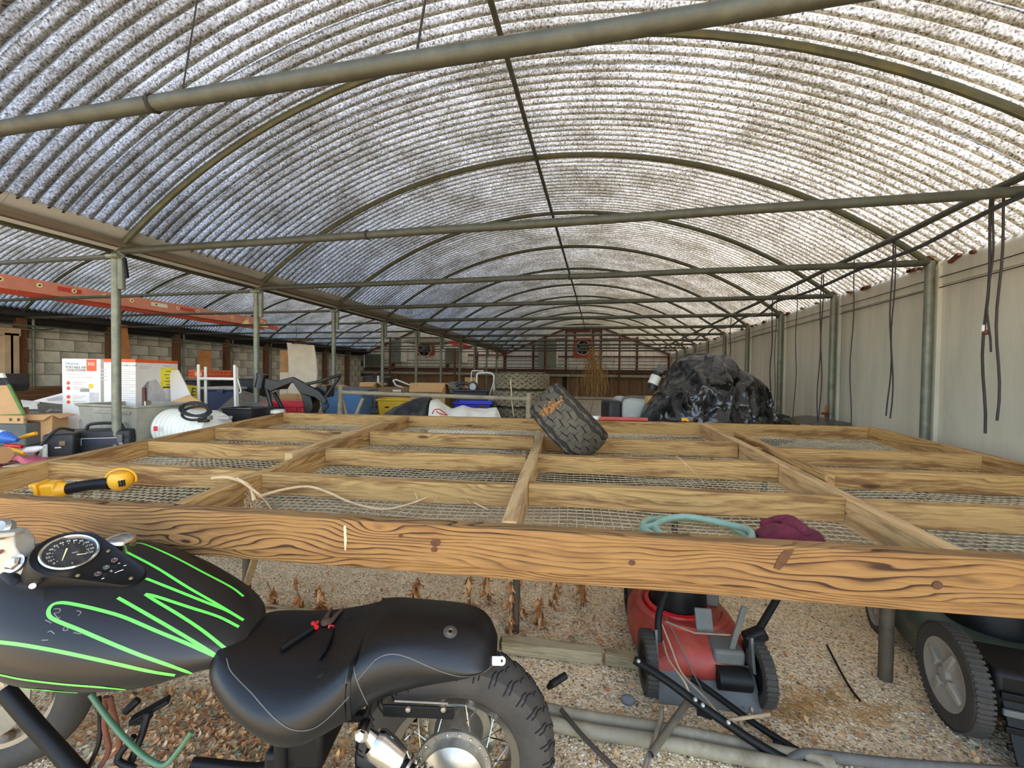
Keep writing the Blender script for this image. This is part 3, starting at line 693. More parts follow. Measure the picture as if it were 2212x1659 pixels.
for px, py, c in ((247, 1211, (70, 20, 36)), (229, 1227, (30, 92, 76)), (211, 1241, (60, 20, 34))):
    p = face_at(px, py) + n0 * .0
    o = obj('lamp_ring', MB().lathe([(.0042, .0005), (.005, .0028), (.0066, .0028), (.007, -.001)], p, n0, 20), CHROME, cons)
    obj('indicator_lamp', MB().lathe([(.0, .0024), (.003, .002), (.0046, .001)], p, n0, 16), pm('lamp_glass', c, .2, coat=.5), cons)
for px, py in ((234, 1190), (168, 1243), (283, 1249)):
    obj('screw', MB().lathe([(.0, .0016), (.0022, .002), (.0038, .0012), (.0046, -.001)], face_at(px, py), n0, 14), pm('brass_screw', (150, 134, 92), .4, .7), cons)
mb = MB()
add_text(mb, 'N', MC @ Matrix.Translation(MC.inverted() @ face_at(240, 1234)) @ Matrix.Translation((0, 0, .0006)), .008)
for px, py, w in ((260, 1233, .012), (270, 1222, .006), (257, 1217, .004), (222, 1250, .005), (250, 1237, .004)): mb.box(face_at(px, py) + n0 * .0006, (w, .0022, .0006), MC.to_3x3() @ Matrix.Rotation(1.0, 3, 'Z'))
obj('face_print', mb, pm('worn_print', (200, 196, 184), .6), cons)
a = at_f(92, 1251, .97); b_ = at_f(70, 1266, .93)
obj('ignition_knob', MB().tube([a, a.lerp(b_, .4), a.lerp(b_, .45), b_], [.004, .004, .007, .0065], 12), CHROME, cons)
# top yoke at the left edge
mb = MB().prism([at_f(-120, 1140, .98), at_f(10, 1132, .98), at_f(26, 1150, .98), at_f(28, 1180, .98), at_f(50, 1215, .98), at_f(52, 1260, .98), at_f(10, 1288, .98), at_f(-40, 1300, .98), at_f(-160, 1290, .98)], (FH * .05 + UP * -.03))
yoke = obj('top_yoke', mb, ALUD, moto, bevel=.006)
p = at_f(33, 1217, .972); yn = (-FH + UP * .6).normalized()
obj('yoke_bolt', MB().lathe([(.0, .014), (.011, .013), (.0155, .009), (.0165, .002), (.0205, .0015), (.021, -.004)], p, yn, 6).lathe([(.0, .003), (.021, .002), (.022, -.004)], p, yn, 24), CHROME, yoke)
p = at_f(2, 1143, .975); obj('clamp_bolt', MB().lathe([(.0, .01), (.018, .009), (.024, .002), (.024, -.01)], p, yn, 20), ALU, yoke)
p = at_f(3, 1192, .978); obj('yoke_hole', MB().lathe([(.0, .0005), (.006, .001)], p, yn, 14), RUST, yoke)
obj('yoke_clamp', MB().box(at_f(14, 1152, .965), (.05, .03, .012), Matrix.Rotation(YAW + .3, 3, 'Z')), ALUD, yoke, bevel=.003)

# seats: sections (x, far y, far z, centre z, near y, near z, near bottom z, far bottom z)
SEAT = [(-.755, 1.10, .585, .590, 1.03, .585, .53, .53), (-.735, 1.16, .585, .588, .98, .582, .50, .50), (-.69, 1.215, .582, .578, .945, .565, .485, .49), (-.593, 1.225, .572, .556, .905, .515, .44, .48), (-.495, 1.225, .580, .558, .895, .502, .40, .48), (-.42, 1.22, .598, .578, .905, .545, .44, .49), (-.365, 1.21, .615, .605, .93, .588, .46, .50)]
PILL = [(-.375, 1.215, .615, .600, .925, .575, .46, .50), (-.345, 1.21, .628, .628, .945, .604, .475, .51), (-.25, 1.205, .622, .626, .975, .606, .495, .52), (-.154, 1.205, .616, .624, .975, .588, .512, .53), (-.085, 1.20, .606, .614, .985, .566, .52, .53), (-.045, 1.17, .585, .592, 1.01, .56, .522, .53), (-.03, 1.12, .56, .566, 1.05, .552, .53, .53)]
def seat_mesh(ST_):
    mb = MB(); rows = []
    for (x, yf, zf, zc, yn_, zn, zbn, zbf) in ST_:
        yc = (yf + yn_) / 2
        prof = [(yf - .03, zbf), (yf + .004, zbf + .02), (yf + .002, zf - .022), (yf - .022, zf + .004), (yc + (yf - yc) * .45, zf * .4 + zc * .6 + .006), (yc, zc + .004), (yc + (yn_ - yc) * .45, zn * .3 + zc * .7 + .006), (yn_ + .024, zn + .012), (yn_ + .0, zn - .014), (yn_ - .006, (zn + zbn) / 2), (yn_ + .004, zbn + .012), (yn_ + .03, zbn)]
        rows.append([bk(x, y, z) for y, z in prof])
    k = len(rows[0]); n = len(rows)
    mb.add([p for r in rows for p in r], [(i * k + j, i * k + (j + 1) % k, (i + 1) * k + (j + 1) % k, (i + 1) * k + j) for i in range(n - 1) for j in range(k)] + [tuple(range(k)), tuple((n - 1) * k + j for j in reversed(range(k)))])
    return mb
def subdivided(mb, lv=2):
    me = bpy.data.meshes.new('tmp'); me.from_pydata([tuple(p) for p in mb.v], [], mb.f); o = bpy.data.objects.new('tmp', me); COL.objects.link(o)
    s = o.modifiers.new('s', 'SUBSURF'); s.levels = lv
    m2 = bpy.data.meshes.new_from_object(o.evaluated_get(bpy.context.evaluated_depsgraph_get())); r = MB(); r.add([v.co for v in m2.vertices], [tuple(p.vertices) for p in m2.polygons])
    bpy.data.objects.remove(o); return r
sm1, sm2 = subdivided(seat_mesh(SEAT)), subdivided(seat_mesh(PILL))
rs_ = obj('rider_seat', sm1, LEATHER, moto, ang=80); ps_ = obj('pillion_seat', sm2, LEATHER, moto, ang=80)
sb1, sb2 = bvh_of(sm1), bvh_of(sm2)
def z2(p): return [(450 + a / 2.765, 1220 + b / 2.765) for a, b in p]
def stitch(par, bvh, zp, lift=.001, w=.0022):
    mb = MB(); ribbon(mb, bvh, z2(zp), w, lift, 5); obj('stitching', mb, STITCH, par)
stitch(rs_, sb1, [(108, 560), (130, 630), (190, 700), (260, 770), (330, 850), (400, 920), (480, 975), (560, 990), (640, 970), (720, 910), (790, 840), (850, 775)])
stitch(ps_, sb2, [(1010, 225), (965, 300), (920, 400), (885, 500), (870, 590), (880, 670), (920, 770), (960, 850)])
stitch(ps_, sb2, [(890, 690), (950, 620), (1010, 560), (1090, 535), (1180, 550), (1300, 600), (1400, 640), (1500, 665), (1600, 660), (1680, 615), (1735, 540), (1755, 460)])
for zx, zy, par, b2 in ((460, 440, rs_, sb1), (838, 322, rs_, sb1), (675, 648, rs_, sb1)):
    h, n = cast(b2, *z2([(zx, zy)])[0]); n = n if n.dot(EYE - h) > 0 else -n
    obj('seat_button', MB().lathe([(.0, .0015), (.0085, .002), (.011, .001), (.0115, -.003)], h, n, 20), LEATHER, par)
h, n = cast(sb2, *z2([(1445, 400)])[0]); n = n if n.dot(EYE - h) > 0 else -n
obj('seat_stud', MB().lathe([(.004, .001), (.006, .004), (.009, .004), (.0105, .001), (.018, -.001)], h + n * .001, n, 24), pm('stud_metal', (96, 90, 80), .4, .6), ps_)
# rear wheel
WX, WZ, WR = -.138, .268, .268; wc = bk(WX, 1.09, WZ); wax = FH
TP = [(.172, -.048), (.185, -.056), (.205, -.064), (.23, -.066), (.25, -.058), (.262, -.036), (.2675, -.012), (.268, 0), (.2675, .012), (.262, .036), (.25, .058), (.23, .066), (.205, .064), (.185, .056), (.172, .048)]
whl = obj('rear_wheel', MB().lathe([(.150, -.04), (.166, -.046), (.172, -.05), (.174, -.044), (.16, -.036), (.15, -.02), (.147, 0), (.15, .02), (.16, .036), (.172, .05), (.166, .046), (.150, .04), (.143, 0), (.150, -.04)], wc, wax, 56), pm('rim_chrome', (150, 144, 132), .25, .9, .15, 10, dirt=(86, 74, 58)), moto)
obj('tyre', MB().lathe(TP, wc, wax, 72), TYRE, whl)
mb = MB()
PRO = [(0, .2685), (.012, .268), (.036, .2625), (.05, .2555), (.058, .2505), (.063, .242), (.0665, .23)]
def pro_r(w):
    for (w0, r0), (w1, r1) in zip(PRO, PRO[1:]):
        if w <= w1: return r0 + (r1 - r0) * (w - w0) / (w1 - w0)
    return .23
for k in range(34):
    a0 = 2 * math.pi * k / 34
    for sgn in (1, -1):
        for (w0, w1, da, kk) in ((.008, .03, .03, .0), (.028, .064, .05, .06), (.04, .0665, .03, .13)):
            ps = []
            for q in range(7):
                w = w0 + (w1 - w0) * q / 6; a = a0 + kk + da * min(1, q / 2.5) + (.09 if sgn < 0 else 0)
                ps.append(wc + (RX * math.cos(a) + UP * math.sin(a)) * (pro_r(w) + .0004) + FH * (w * sgn))
            mb.tube(ps, .0017, 4, False)
o = obj('tread_groove', mb, pm('groove_black', (14, 13, 12), .9), whl); o['kind'] = 'stuff'
hub = obj('hub', MB().lathe([(.0, -.108), (.03, -.107), (.06, -.100), (.078, -.088), (.082, -.07), (.084, -.066), (.098, -.066), (.1, -.06), (.098, -.054), (.07, -.05), (.066, 0), (.07, .05), (.09, .055), (.09, .062), (.03, .065), (.0, .065)], wc, wax, 48), ALU, whl)
for k in range(18):
    a = 2 * math.pi * k / 18; p = wc + (RX * math.cos(a) + UP * math.sin(a)) * .091 - FH * .067
    obj('flange_rivet', MB().lathe([(.0, .003), (.0035, .002), (.0042, 0)], p, -FH, 8), CHROME, hub)
for k in range(40):
    a = 2 * math.pi * k / 40; s = 1 if k % 2 else -1; da = .32 * (1 if (k // 2) % 2 else -1)
    p = wc + (RX * math.cos(a) + UP * math.sin(a)) * .094 - FH * (.06 * s); q = wc + (RX * math.cos(a + da) + UP * math.sin(a + da)) * .15 - FH * (.012 * s)
    obj('spoke', MB().tube([p, q], .0017, 5), CHROME, whl)
# chrome plate behind the hub, fender stay, swinging arm and shock absorber
obj('brake_plate', MB().lathe([(.0, 0), (.12, 0), (.125, .004), (.12, .012), (0, .012)], wc + FH * .07, wax, 36), CHROME, whl)
p0, p1 = at_f(836, 1524, .985), at_f(972, 1530, .985)
stay = obj('fender_stay', MB().box((p0 + p1) / 2 + UP * -.012, ((p1 - p0).length + .02, .006, .03), frame((0, 0, 0), p1 - p0, (p1 - p0).cross(-FH)).to_3x3()), BLKSAT, moto, bevel=.003)
for px in (882, 958): obj('stay_bolt', MB().lathe([(.0, .006), (.006, .005), (.0075, 0)], at_f(px, 1531, .98), -FH, 10), ALU, stay)
obj('fender_edge', MB().tube([at_f(852, 1514, .975), at_f(968, 1520, .975)], .0022, 6), ALU, stay)
sa, sb_ = at_f(806, 1600, .93), at_f(985, 1740, .93); d = (sb_ - sa).normalized()
shk = obj('shock_absorber', MB().tube([sa, sa + d * .01, sa + d * .014, sa + d * .075, sa + d * .08], [.026, .031, .0325, .0325, .028], 28), CHROME, moto)
obj('shock_spring', MB().tube([sa + d * (.078 + .15 * i / 150) + (d.cross(FH).normalized() * math.cos(i * .335) + FH * math.sin(i * .335)) * .0265 for i in range(151)], .0042, 7), CHROME, shk)
obj('damper_rod', MB().tube([sa + d * .07, sa + d * .24], .014, 12), BLKSAT, shk)
e = at_f(786, 1577, .935)
obj('shock_eye', MB().tube([e + FH * .016 , e - FH * .016], .016, 16).tube([e, sa + d * .012], [.011, .02], 12), CHROME, shk)
ee = at_f(779, 1588, .905); obj('shock_bolt', MB().tube([e - FH * .01, ee], .007, 8).tube([ee, ee + (ee - e).normalized() * .012], .0095, 6), CHROME, shk)
# white tab on the seat's end
p = at_f(1081, 1428, 1.03)
obj('seat_tab', MB().lathe([(.0035, 0), (.0105, 0), (.0105, .0025), (.0035, .0025), (.0035, 0)], p + RX * .003, (-FH + UP).normalized(), 18).box(p - RX * .012 - UP * .0, (.026, .003, .02), Matrix.Rotation(YAW, 3, 'Z') @ Matrix.Rotation(-.78, 3, 'X')), WHITE, moto)
# frame tubes, forks, swinging arm, stand
def pipe(name, pts, r, mat=BLKSAT, par=moto, n=10): return obj(name, MB().tube(smooth_path(pts, 5), r, n), mat, par)
pipe('backbone', [bk(-1.4, 1.07, .72), bk(-1.1, 1.07, .63), bk(-.8, 1.07, .53), bk(-.5, 1.07, .47), bk(-.15, 1.07, .5)], .022)
pipe('down_tube', [at_f(10, 1490, 1.04), at_f(70, 1560, 1.03), at_f(125, 1620, 1.02), at_f(190, 1690, 1.0), bk(-.9, .98, .16)], .019)
for s in (-1, 1):
    pipe('seat_rail', [bk(-.62, 1.07 + s * .09, .44), bk(-.4, 1.08 + s * .06, .49), bk(-.2, 1.09 + s * .05, .53), bk(-.08, 1.09 + s * .05, .53)], .01)
    pipe('swinging_arm', [bk(-.55, 1.08 + s * .1, .27), bk(-.35, 1.08 + s * .11, .265), bk(-.13, 1.09 + s * .105, .265)], .016)
    pipe('cradle_tube', [bk(-.9, 1.07 + s * .07, .16), bk(-.7, 1.07 + s * .1, .12), bk(-.56, 1.07 + s * .1, .2), bk(-.55, 1.07 + s * .1, .44)], .016)
obj('pivot_block', MB().box(bk(-.55, 1.07, .27), (.09, .2, .16), Matrix.Rotation(YAW, 3, 'Z')).box(bk(-.5, 1.05, .36), (.1, .16, .1), Matrix.Rotation(YAW, 3, 'Z')), BLKSAT, moto, bevel=.012)
obj('steering_head', MB().tube([bk(-1.33, 1.07, .82), bk(-1.37, 1.07, .64)], .032, 16), BLKSAT, moto)
fwc = at_f(-4, 1470, 1.3); fax = (FH + RX * -.1 + UP * .0).normalized()
for s in (-1, 1): obj('fork_leg', MB().tube([bk(-1.37, 1.07 + s * .09, .77), bk(-1.5, 1.17 + s * .09, .55), fwc + FH * (s * .09)], [.019, .021, .023], 14), CHROME, moto)
fw = obj('front_wheel', MB().lathe([(.19, -.03), (.205, -.034), (.208, -.028), (.195, -.02), (.19, 0), (.195, .02), (.208, .028), (.205, .034), (.19, .03), (.183, 0), (.19, -.03)], fwc, fax, 48), CHROME, moto)
obj('tyre', MB().lathe([(.204, -.036), (.22, -.05), (.25, -.052), (.275, -.036), (.288, -.012), (.29, 0), (.288, .012), (.275, .036), (.25, .052), (.22, .05), (.204, .036)], fwc, fax, 56), TYRE, fw)
obj('hub', MB().lathe([(.0, -.07), (.02, -.068), (.05, -.055), (.075, -.045), (.078, .04), (.03, .055), (0, .055)], fwc, fax, 30).lathe([(.08, -.058), (.15, -.058), (.15, -.053), (.08, -.053), (.08, -.058)], fwc, fax, 40), ALU, fw)
# loose hoses and cables below the tank
pipe('fuel_hose', [at_f(196, 1500, 1.03), at_f(232, 1550, 1.02), at_f(275, 1600, 1.0), at_f(320, 1640, .98), at_f(355, 1652, .98), at_f(385, 1622, .99), at_f(415, 1580, 1.0)], .0065, pm('green_hose', (62, 96, 66), .45, 0, .2, 20, coat=.2))
pipe('cable', [at_f(214, 1505, 1.05), at_f(216, 1560, 1.05), at_f(212, 1610, 1.04), at_f(190, 1660, 1.03)], .0052, BLKSAT)
pipe('cable', [at_f(236, 1505, 1.05), at_f(250, 1560, 1.05), at_f(258, 1610, 1.05), at_f(250, 1650, 1.05)], .006, RUST)
pipe('cable', [at_f(228, 1505, 1.05), at_f(226, 1570, 1.05), at_f(235, 1620, 1.05), at_f(215, 1660, 1.03)], .006, RUST)
pipe('wiring', [at_f(320, 1540, 1.1), at_f(305, 1590, 1.08), at_f(285, 1640, 1.06), at_f(270, 1680, 1.04)], .009, BLKSAT)
pipe('wiring', [at_f(290, 1590, 1.06), at_f(255, 1640, 1.04), at_f(290, 1660, 1.03)], .008, BLKSAT)
obj('footrest', MB().tube([at_f(268, 1540, 1.1), at_f(300, 1510, 1.12)], .011, 10).box(at_f(325, 1533, 1.12), (.09, .03, .012), Matrix.Rotation(YAW + .5, 3, 'Z') @ Matrix.Rotation(-.35, 3, 'Y')).box(at_f(305, 1552, 1.11), (.045, .03, .016), Matrix.Rotation(YAW + .2, 3, 'Z')), BLKSAT, moto, bevel=.003)
obj('footpeg', MB().tube([at_f(1183, 1486, 1.22), at_f(1192, 1478, 1.22), at_f(1222, 1459, 1.25)], [.006, .011, .0105], 10), BLKSAT, moto)
# lie it on its stand
pipe('side_stand', [bk(-.6, .98, .16), bk(-.56, .9, .06), bk(-.53, .84, .012)], .01)

# pliers lying on the seat
pt = cast(sb1, 703, 1345); pn = pt[1] if pt[1].dot(EYE - pt[0]) > 0 else -pt[1]
def sp(zx, zy, lift=.006):
    px, py = z2([(zx, zy)])[0]
    h, n = cast(sb1, px, py)
    if h is None: h, n = cast(sb2, px, py)
    return h + (n if n.dot(EYE - h) > 0 else -n) * lift
pl = thing('pliers', 'rusty pliers with black and red handles lying open on the motorcycle seat', 'pliers', pt[0] + pn * .004)
RUSTST = pm('rusty_steel', (92, 70, 54), .6, .5, .4, 60, .1, 120)
obj('jaw', MB().tube([sp(690, 365), sp(712, 315), sp(737, 268)], [.0085, .0075, .003], 6, flat=.6), RUSTST, pl)
obj('jaw', MB().tube([sp(720, 365), sp(765, 315), sp(805, 272)], [.0085, .0075, .003], 6, flat=.6), RUSTST, pl)
c0 = sp(705, 352, .008); obj('pivot', MB().lathe([(.0, .006), (.006, .005), (.013, .003), (.014, -.004), (.0, -.004)], c0, pn, 14), RUSTST, pl)
g1 = obj('grip', MB().tube([sp(648, 375), sp(600, 408), sp(540, 445), sp(480, 485), sp(435, 515)], [.0055, .0065, .007, .0072, .006], 8), BLKSAT, pl)
g2 = obj('grip', MB().tube([sp(738, 385), sp(735, 430), sp(715, 480), sp(690, 530), sp(662, 570)], [.0055, .0062, .0068, .0068, .005], 8), BLKSAT, pl)
obj('collar', MB().tube([sp(625, 362, .007), sp(650, 388, .007)], .006, 8).tube([sp(655, 352), sp(640, 378)], .005, 6), REDP, g1); obj('collar', MB().tube([sp(724, 383, .007), sp(750, 384, .007)], .0048, 8), REDP, g2)
# ------------------------------------------------------------------ on and near the ground
PVC = pm('dusty_grey_pipe', (150, 138, 112), .7, 0, .25, 12, .08, 70, dirt=(104, 90, 66), dirtamt=.4)
DUSTRED = pm('dusty_red_paint', (166, 62, 48), .55, 0, .3, 10, dirt=(136, 100, 76), dirtamt=.4)
BRED = pm('bright_red_paint', (196, 22, 24), .35, 0, .15, 10)
GREYPL = pm('grey_plastic', (96, 96, 90), .6, 0, .2, 10, dirt=(120, 106, 84), dirtamt=.3)
DKGREEN = pm('dark_green_paint', (62, 78, 66), .4, 0, .25, 9, dirt=(112, 104, 84), dirtamt=.25)
TAN = pm('tan_cable', (172, 148, 112), .7)
def g(px, py, z=.0): return at_z(px, py, z)
def wheel(par, c, ax, R_, W_, hubmat, tread=0, spokes=0, name='wheel'):
    c = V(c); ax = V(ax).normalized()
    t = obj(name, MB().lathe([(R_ * .66, -W_ * .42), (R_ * .8, -W_ * .5), (R_ * .95, -W_ * .46), (R_, -W_ * .3), (R_, W_ * .3), (R_ * .95, W_ * .46), (R_ * .8, W_ * .5), (R_ * .66, W_ * .42)], c, ax, 40), TYRE, par)
    hm = MB().lathe([(0, -W_ * .52), (R_ * .12, -W_ * .5), (R_ * .18, -W_ * .3), (R_ * .5, -W_ * .22), (R_ * .62, -W_ * .42), (R_ * .69, -W_ * .46), (R_ * .67, 0), (R_ * .69, W_ * .46), (R_ * .62, W_ * .42), (R_ * .5, W_ * .2), (R_ * .15, W_ * .3), (0, W_ * .5)], c, ax, 32)
    obj('hub', hm, hubmat, t)
    a = V((0, 0, 1)); e1 = (a - ax * a.dot(ax)).normalized(); e2 = ax.cross(e1)
    if tread:
        mb = MB()
        for k in range(tread):
            an = 2 * math.pi * k / tread; d = e1 * math.cos(an) + e2 * math.sin(an); tg = ax.cross(d)
            M = Matrix((tg, ax, d)).transposed()
            mb.box(c + d * R_, (2 * math.pi * R_ / tread * .55, W_ * .9, .006), M)
        o = obj('tread', mb, TYRE, t); o['kind'] = 'stuff'
    if spokes:
        mb = MB()
        for k in range(spokes):
            an = 2 * math.pi * k / spokes + .5; d = e1 * math.cos(an) + e2 * math.sin(an); tg = ax.cross(d); M = Matrix((tg, ax, d)).transposed()
            obj('hub_vane', MB().box(c + d * R_ * .4 - ax * W_ * .3, (.022, .022, R_ * .4), M, 1.6), hubmat, t, bevel=.006)
    return t
# red mower under the bench, its back to the camera
lw, rw = g(1400, 1496), g(1642, 1521); mo = (lw + rw) / 2; ex = (rw - lw).normalized(); ey = UP.cross(ex)
MM = Matrix.Identity(4)
for i in range(3): MM[i][0], MM[i][1], MM[i][2], MM[i][3] = ex[i], ey[i], UP[i], mo[i]
tw = (rw - lw).length / 2
mw_ = thing('lawn_mower', 'dusty red push mower with grey rear flap, parked under the bench front', 'mower', M=MM)
def m_(x, y, z): return MM @ V((x, y, z))
for sx in (-1, 1):
    wheel(mw_, m_(sx * tw, .02, .115), ex, .115, .045, BLKSAT, 36)
    wheel(mw_, m_(sx * (tw - .02) - .0, .56, .095), ex, .095, .045, BLKSAT, 30)
def deck_fn(u, w):
    a = 2 * math.pi * u; r = [.0, .55, .8, .93, 1.0, 1.0][min(5, int(w * 5 + .5))]; z = [.20, .195, .185, .165, .13, .06][min(5, int(w * 5 + .5))]
    ca, sa = math.cos(a), math.sin(a); return m_(.235 * r * math.copysign(abs(ca) ** .7, ca), .31 + .31 * r * math.copysign(abs(sa) ** .8, sa), z)
obj('deck', MB().grid(deck_fn, 36, 5, True), DUSTRED, mw_, ang=50, solid=.004)
obj('deck_ridge', MB().tube([m_(.19 * math.cos(a), .33 + .2 * math.sin(a), .19) for a in [R(20 + i * 13) for i in range(26)]], .02, 8), DUSTRED, mw_)
obj('engine_cover', MB().lathe([(0, .36), (.08, .355), (.115, .33), (.125, .27), (.13, .2), (.1, .19)], m_(-.01, .34, 0), UP, 26), BLKSAT, mw_)
obj('engine_ring', MB().lathe([(.128, .215), (.145, .21), (.15, .195), (.14, .185)], m_(-.02, .33, 0), UP, 26), BRED, mw_)
obj('muffler', MB().box(m_(.13, .38, .26), (.09, .13, .12), MM.to_3x3()), GREYPL, mw_, bevel=.012)
obj('warning_label', MB().box(m_(-.07, .135, .176), (.07, .035, .003), MM.to_3x3() @ Matrix.Rotation(.6, 3, 'X')).box(m_(.02, .125, .172), (.06, .03, .003), MM.to_3x3() @ Matrix.Rotation(.6, 3, 'X')), pm('faded_label', (178, 150, 132), .7), mw_)
obj('rear_deck', MB().prism([m_(-.19, .14, .17), m_(-.19, .02, .13), m_(-.19, -.0, .06), m_(-.19, .16, .06)], ex * .3), DUSTRED, mw_, bevel=.01)
fl = obj('rear_flap', MB().prism([m_(-.185, .035, .125), m_(-.185, .028, .115), m_(-.185, -.06, .005), m_(-.185, -.052, .005), m_(-.185, .045, .12)], ex * .385), GREYPL, mw_, bevel=.003)
for k in range(4): obj('flap_rib', MB().box(m_(.005, .02 - .021 * k, .094 - .026 * k), (.37, .007, .004), MM.to_3x3()), GREYPL, fl)
for sx in (-.12, -.02): obj('hinge_pin', MB().tube([m_(sx - .03, .03, .128), m_(sx + .02, .03, .128)], .005, 8), ALU, fl)
obj('gear_case', MB().tube([m_(.045, -.012, .1), m_(.165, -.012, .1)], .042, 18), BLKSAT, mw_)
obj('belt_cover', MB().box(m_(.1, .06, .165), (.12, .11, .06), MM.to_3x3()), GREYPL, mw_, bevel=.012)
for sx, lean in ((-.18, -.06), (.19, .1)):
    b0 = m_(sx, .03, .15); obj('handle_bracket', MB().prism([m_(sx - .008, -.01, .12), m_(sx - .008, .07, .12), m_(sx - .008, .06, .22), m_(sx - .008, .02, .25)], ex * .012), GREYPL, mw_, bevel=.003)
obj('lower_handle', MB().tube(smooth_path([m_(-.17, .02, .2), m_(-.165, .06, .28), m_(-.12, .12, .36), m_(-.06, .16, .42)], 4), .014, 10), BLKSAT, mw_)
obj('lower_handle', MB().tube(smooth_path([m_(.18, .04, .18), m_(.21, .05, .235), m_(.28, .1, .3), m_(.36, .16, .37)], 4), .014, 10), BLKSAT, mw_)
obj('handle_knob', MB().box(m_(.215, .06, .235), (.09, .05, .05), MM.to_3x3() @ Matrix.Rotation(-.5, 3, 'Y')), BLKSAT, mw_, bevel=.012)
obj('height_lever', MB().box(m_(.135, .03, .27), (.022, .012, .2), MM.to_3x3() @ Matrix.Rotation(.25, 3, 'Y')), GREYPL, mw_, bevel=.003)
obj('mount_plate', MB().box(m_(.03, .1, .26), (.07, .01, .09), MM.to_3x3() @ Matrix.Rotation(-.4, 3, 'X')), GREYPL, mw_, bevel=.004)
obj('linkage_rod', MB().tube([m_(-.14, .05, .27), m_(-.02, .06, .225), m_(.12, .05, .235)], .0035, 6), ALU, mw_)
obj('pull_cable', MB().tube(smooth_path([m_(-.15, .06, .25), m_(-.13, 0, .2), m_(-.1, -.05, .13), m_(-.03, -.1, .08), m_(.0, -.14, .06)], 6), .0035, 6), TAN, mw_)
obj('pull_cable', MB().tube(smooth_path([m_(-.13, .08, .27), m_(-.09, .02, .2), m_(-.05, -.04, .12), m_(-.02, -.09, .07)], 6), .0025, 6), GREYPL, mw_)

# mower at the right edge
lw = g(2052, 1560); hd = (g(1896, 1372) - lw); hd.z = 0; ey = hd.normalized(); ex = ey.cross(UP)
MM = Matrix.Identity(4)
for i in range(3): MM[i][0], MM[i][1], MM[i][2], MM[i][3] = ex[i], ey[i], UP[i], (lw + ex * .27)[i]
m2 = thing('lawn_mower', 'dark green mower with large grey rear wheel, half outside the right frame edge', 'mower', M=MM)
GHUB = pm('dusty_grey_hub', (150, 142, 128), .6, .1, .2, 10, dirt=(120, 100, 74), dirtamt=.35)
wheel(m2, m_(-.27, 0, .18), ex, .178, .055, GHUB, 60, 4); wheel(m2, m_(.27, 0, .18), ex, .178, .055, GHUB, 60, 4)
wheel(m2, m_(-.25, .6, .1), ex, .1, .045, GHUB, 30); wheel(m2, m_(.25, .6, .1), ex, .1, .045, GHUB, 30)
def deck2(u, w):
    i = min(5, int(w * 5 + .5)); a = 2 * math.pi * u; r = [0, .6, .85, .95, 1, 1][i]; z = [.27, .265, .25, .22, .17, .09][i]; ca, sa = math.cos(a), math.sin(a)
    return m_(.235 * r * math.copysign(abs(ca) ** .6, ca), .33 + .35 * r * math.copysign(abs(sa) ** .7, sa), z)
obj('deck', MB().grid(deck2, 36, 5, True), DKGREEN, m2, ang=50, solid=.004)
obj('engine_cover', MB().lathe([(0, .45), (.1, .44), (.13, .4), (.14, .26), (.1, .25)], m_(0, .3, 0), UP, 26), BLKSAT, m2)
obj('rear_housing', MB().box(m_(0, -.02, .21), (.44, .2, .17), MM.to_3x3()), BLKSAT, m2, bevel=.02)
for k in range(4): obj('flap_rib', MB().box(m_(0, -.13 - .012 * k, .22 - .05 * k), (.42, .012, .022), MM.to_3x3()), GREYPL if k == 1 else BLKSAT, m2, bevel=.003)
obj('rear_flap', MB().prism([m_(-.2, -.11, .2), m_(-.2, -.12, .2), m_(-.2, -.2, .02), m_(-.2, -.19, .02)], ex * .42), BLKSAT, m2, bevel=.003)
for pts in ([m_(-.17, -.02, .26), m_(-.1, -.1, .3), m_(.05, -.18, .5)], [m_(-.14, -.16, .1), m_(-.02, -.18, .25), m_(.1, -.2, .45)]):
    obj('handle_bar', MB().tube(smooth_path(pts, 4), .013, 10), BLKSAT, m2)
obj('wire_loop', MB().tube(smooth_path([g(2165, 1490, .12), g(2172, 1530, .06), g(2185, 1562, .02), g(2230, 1570, .015)], 5), .004, 6), pm('grey_wire', (120, 124, 118), .5), m2)
# folded mower handle lying on the gravel
mh = thing('mower_handle', 'black tubular mower handle lying on gravel in the right foreground', 'handle', g(1600, 1590))
obj('tube', MB().tube(smooth_path([g(1370, 1425, .2), g(1440, 1470, .17), g(1502, 1516, .13), g(1560, 1556, .1), g(1625, 1600, .06), g(1690, 1638, .03), g(1722, 1648, .025), g(1745, 1640, .025), g(1762, 1628, .025)], 5), .0145, 12), BLKSAT, mh)
obj('tube', MB().tube(smooth_path([g(1494, 1464, .09), g(1560, 1512, .06), g(1630, 1563, .04), g(1695, 1605, .03), g(1728, 1625, .03)], 5), .0115, 10), BLKSAT, mh)
obj('grip_sleeve', MB().tube(smooth_path([g(1700, 1652, .03), g(1735, 1630, .035), g(1793, 1634, .03), g(1880, 1645, .025), g(1990, 1655, .022), g(2230, 1672, .02)], 5), .0165, 12), pm('grey_foam', (104, 100, 92), .85, 0, .2, 30, .1, 100), mh)
for px, py, z in ((1500, 1513, .145), (1516, 1525, .135), (1571, 1562, .11), (1378, 1430, .21)): obj('bolt_head', MB().lathe([(0, .006), (.006, .005), (.008, 0)], g(px, py, z) - FH * .006 + UP * .008, (UP - FH).normalized(), 10), ALU, mh)
obj('clamp', MB().box(g(1522, 1538, .1), (.05, .02, .03), Matrix.Rotation(YAW - .5, 3, 'Z')), BLKSAT, mh, bevel=.004)
obj('clamp', MB().box(g(1680, 1612, .03), (.03, .02, .03), Matrix.Rotation(YAW - .5, 3, 'Z')), BLKSAT, mh, bevel=.004)
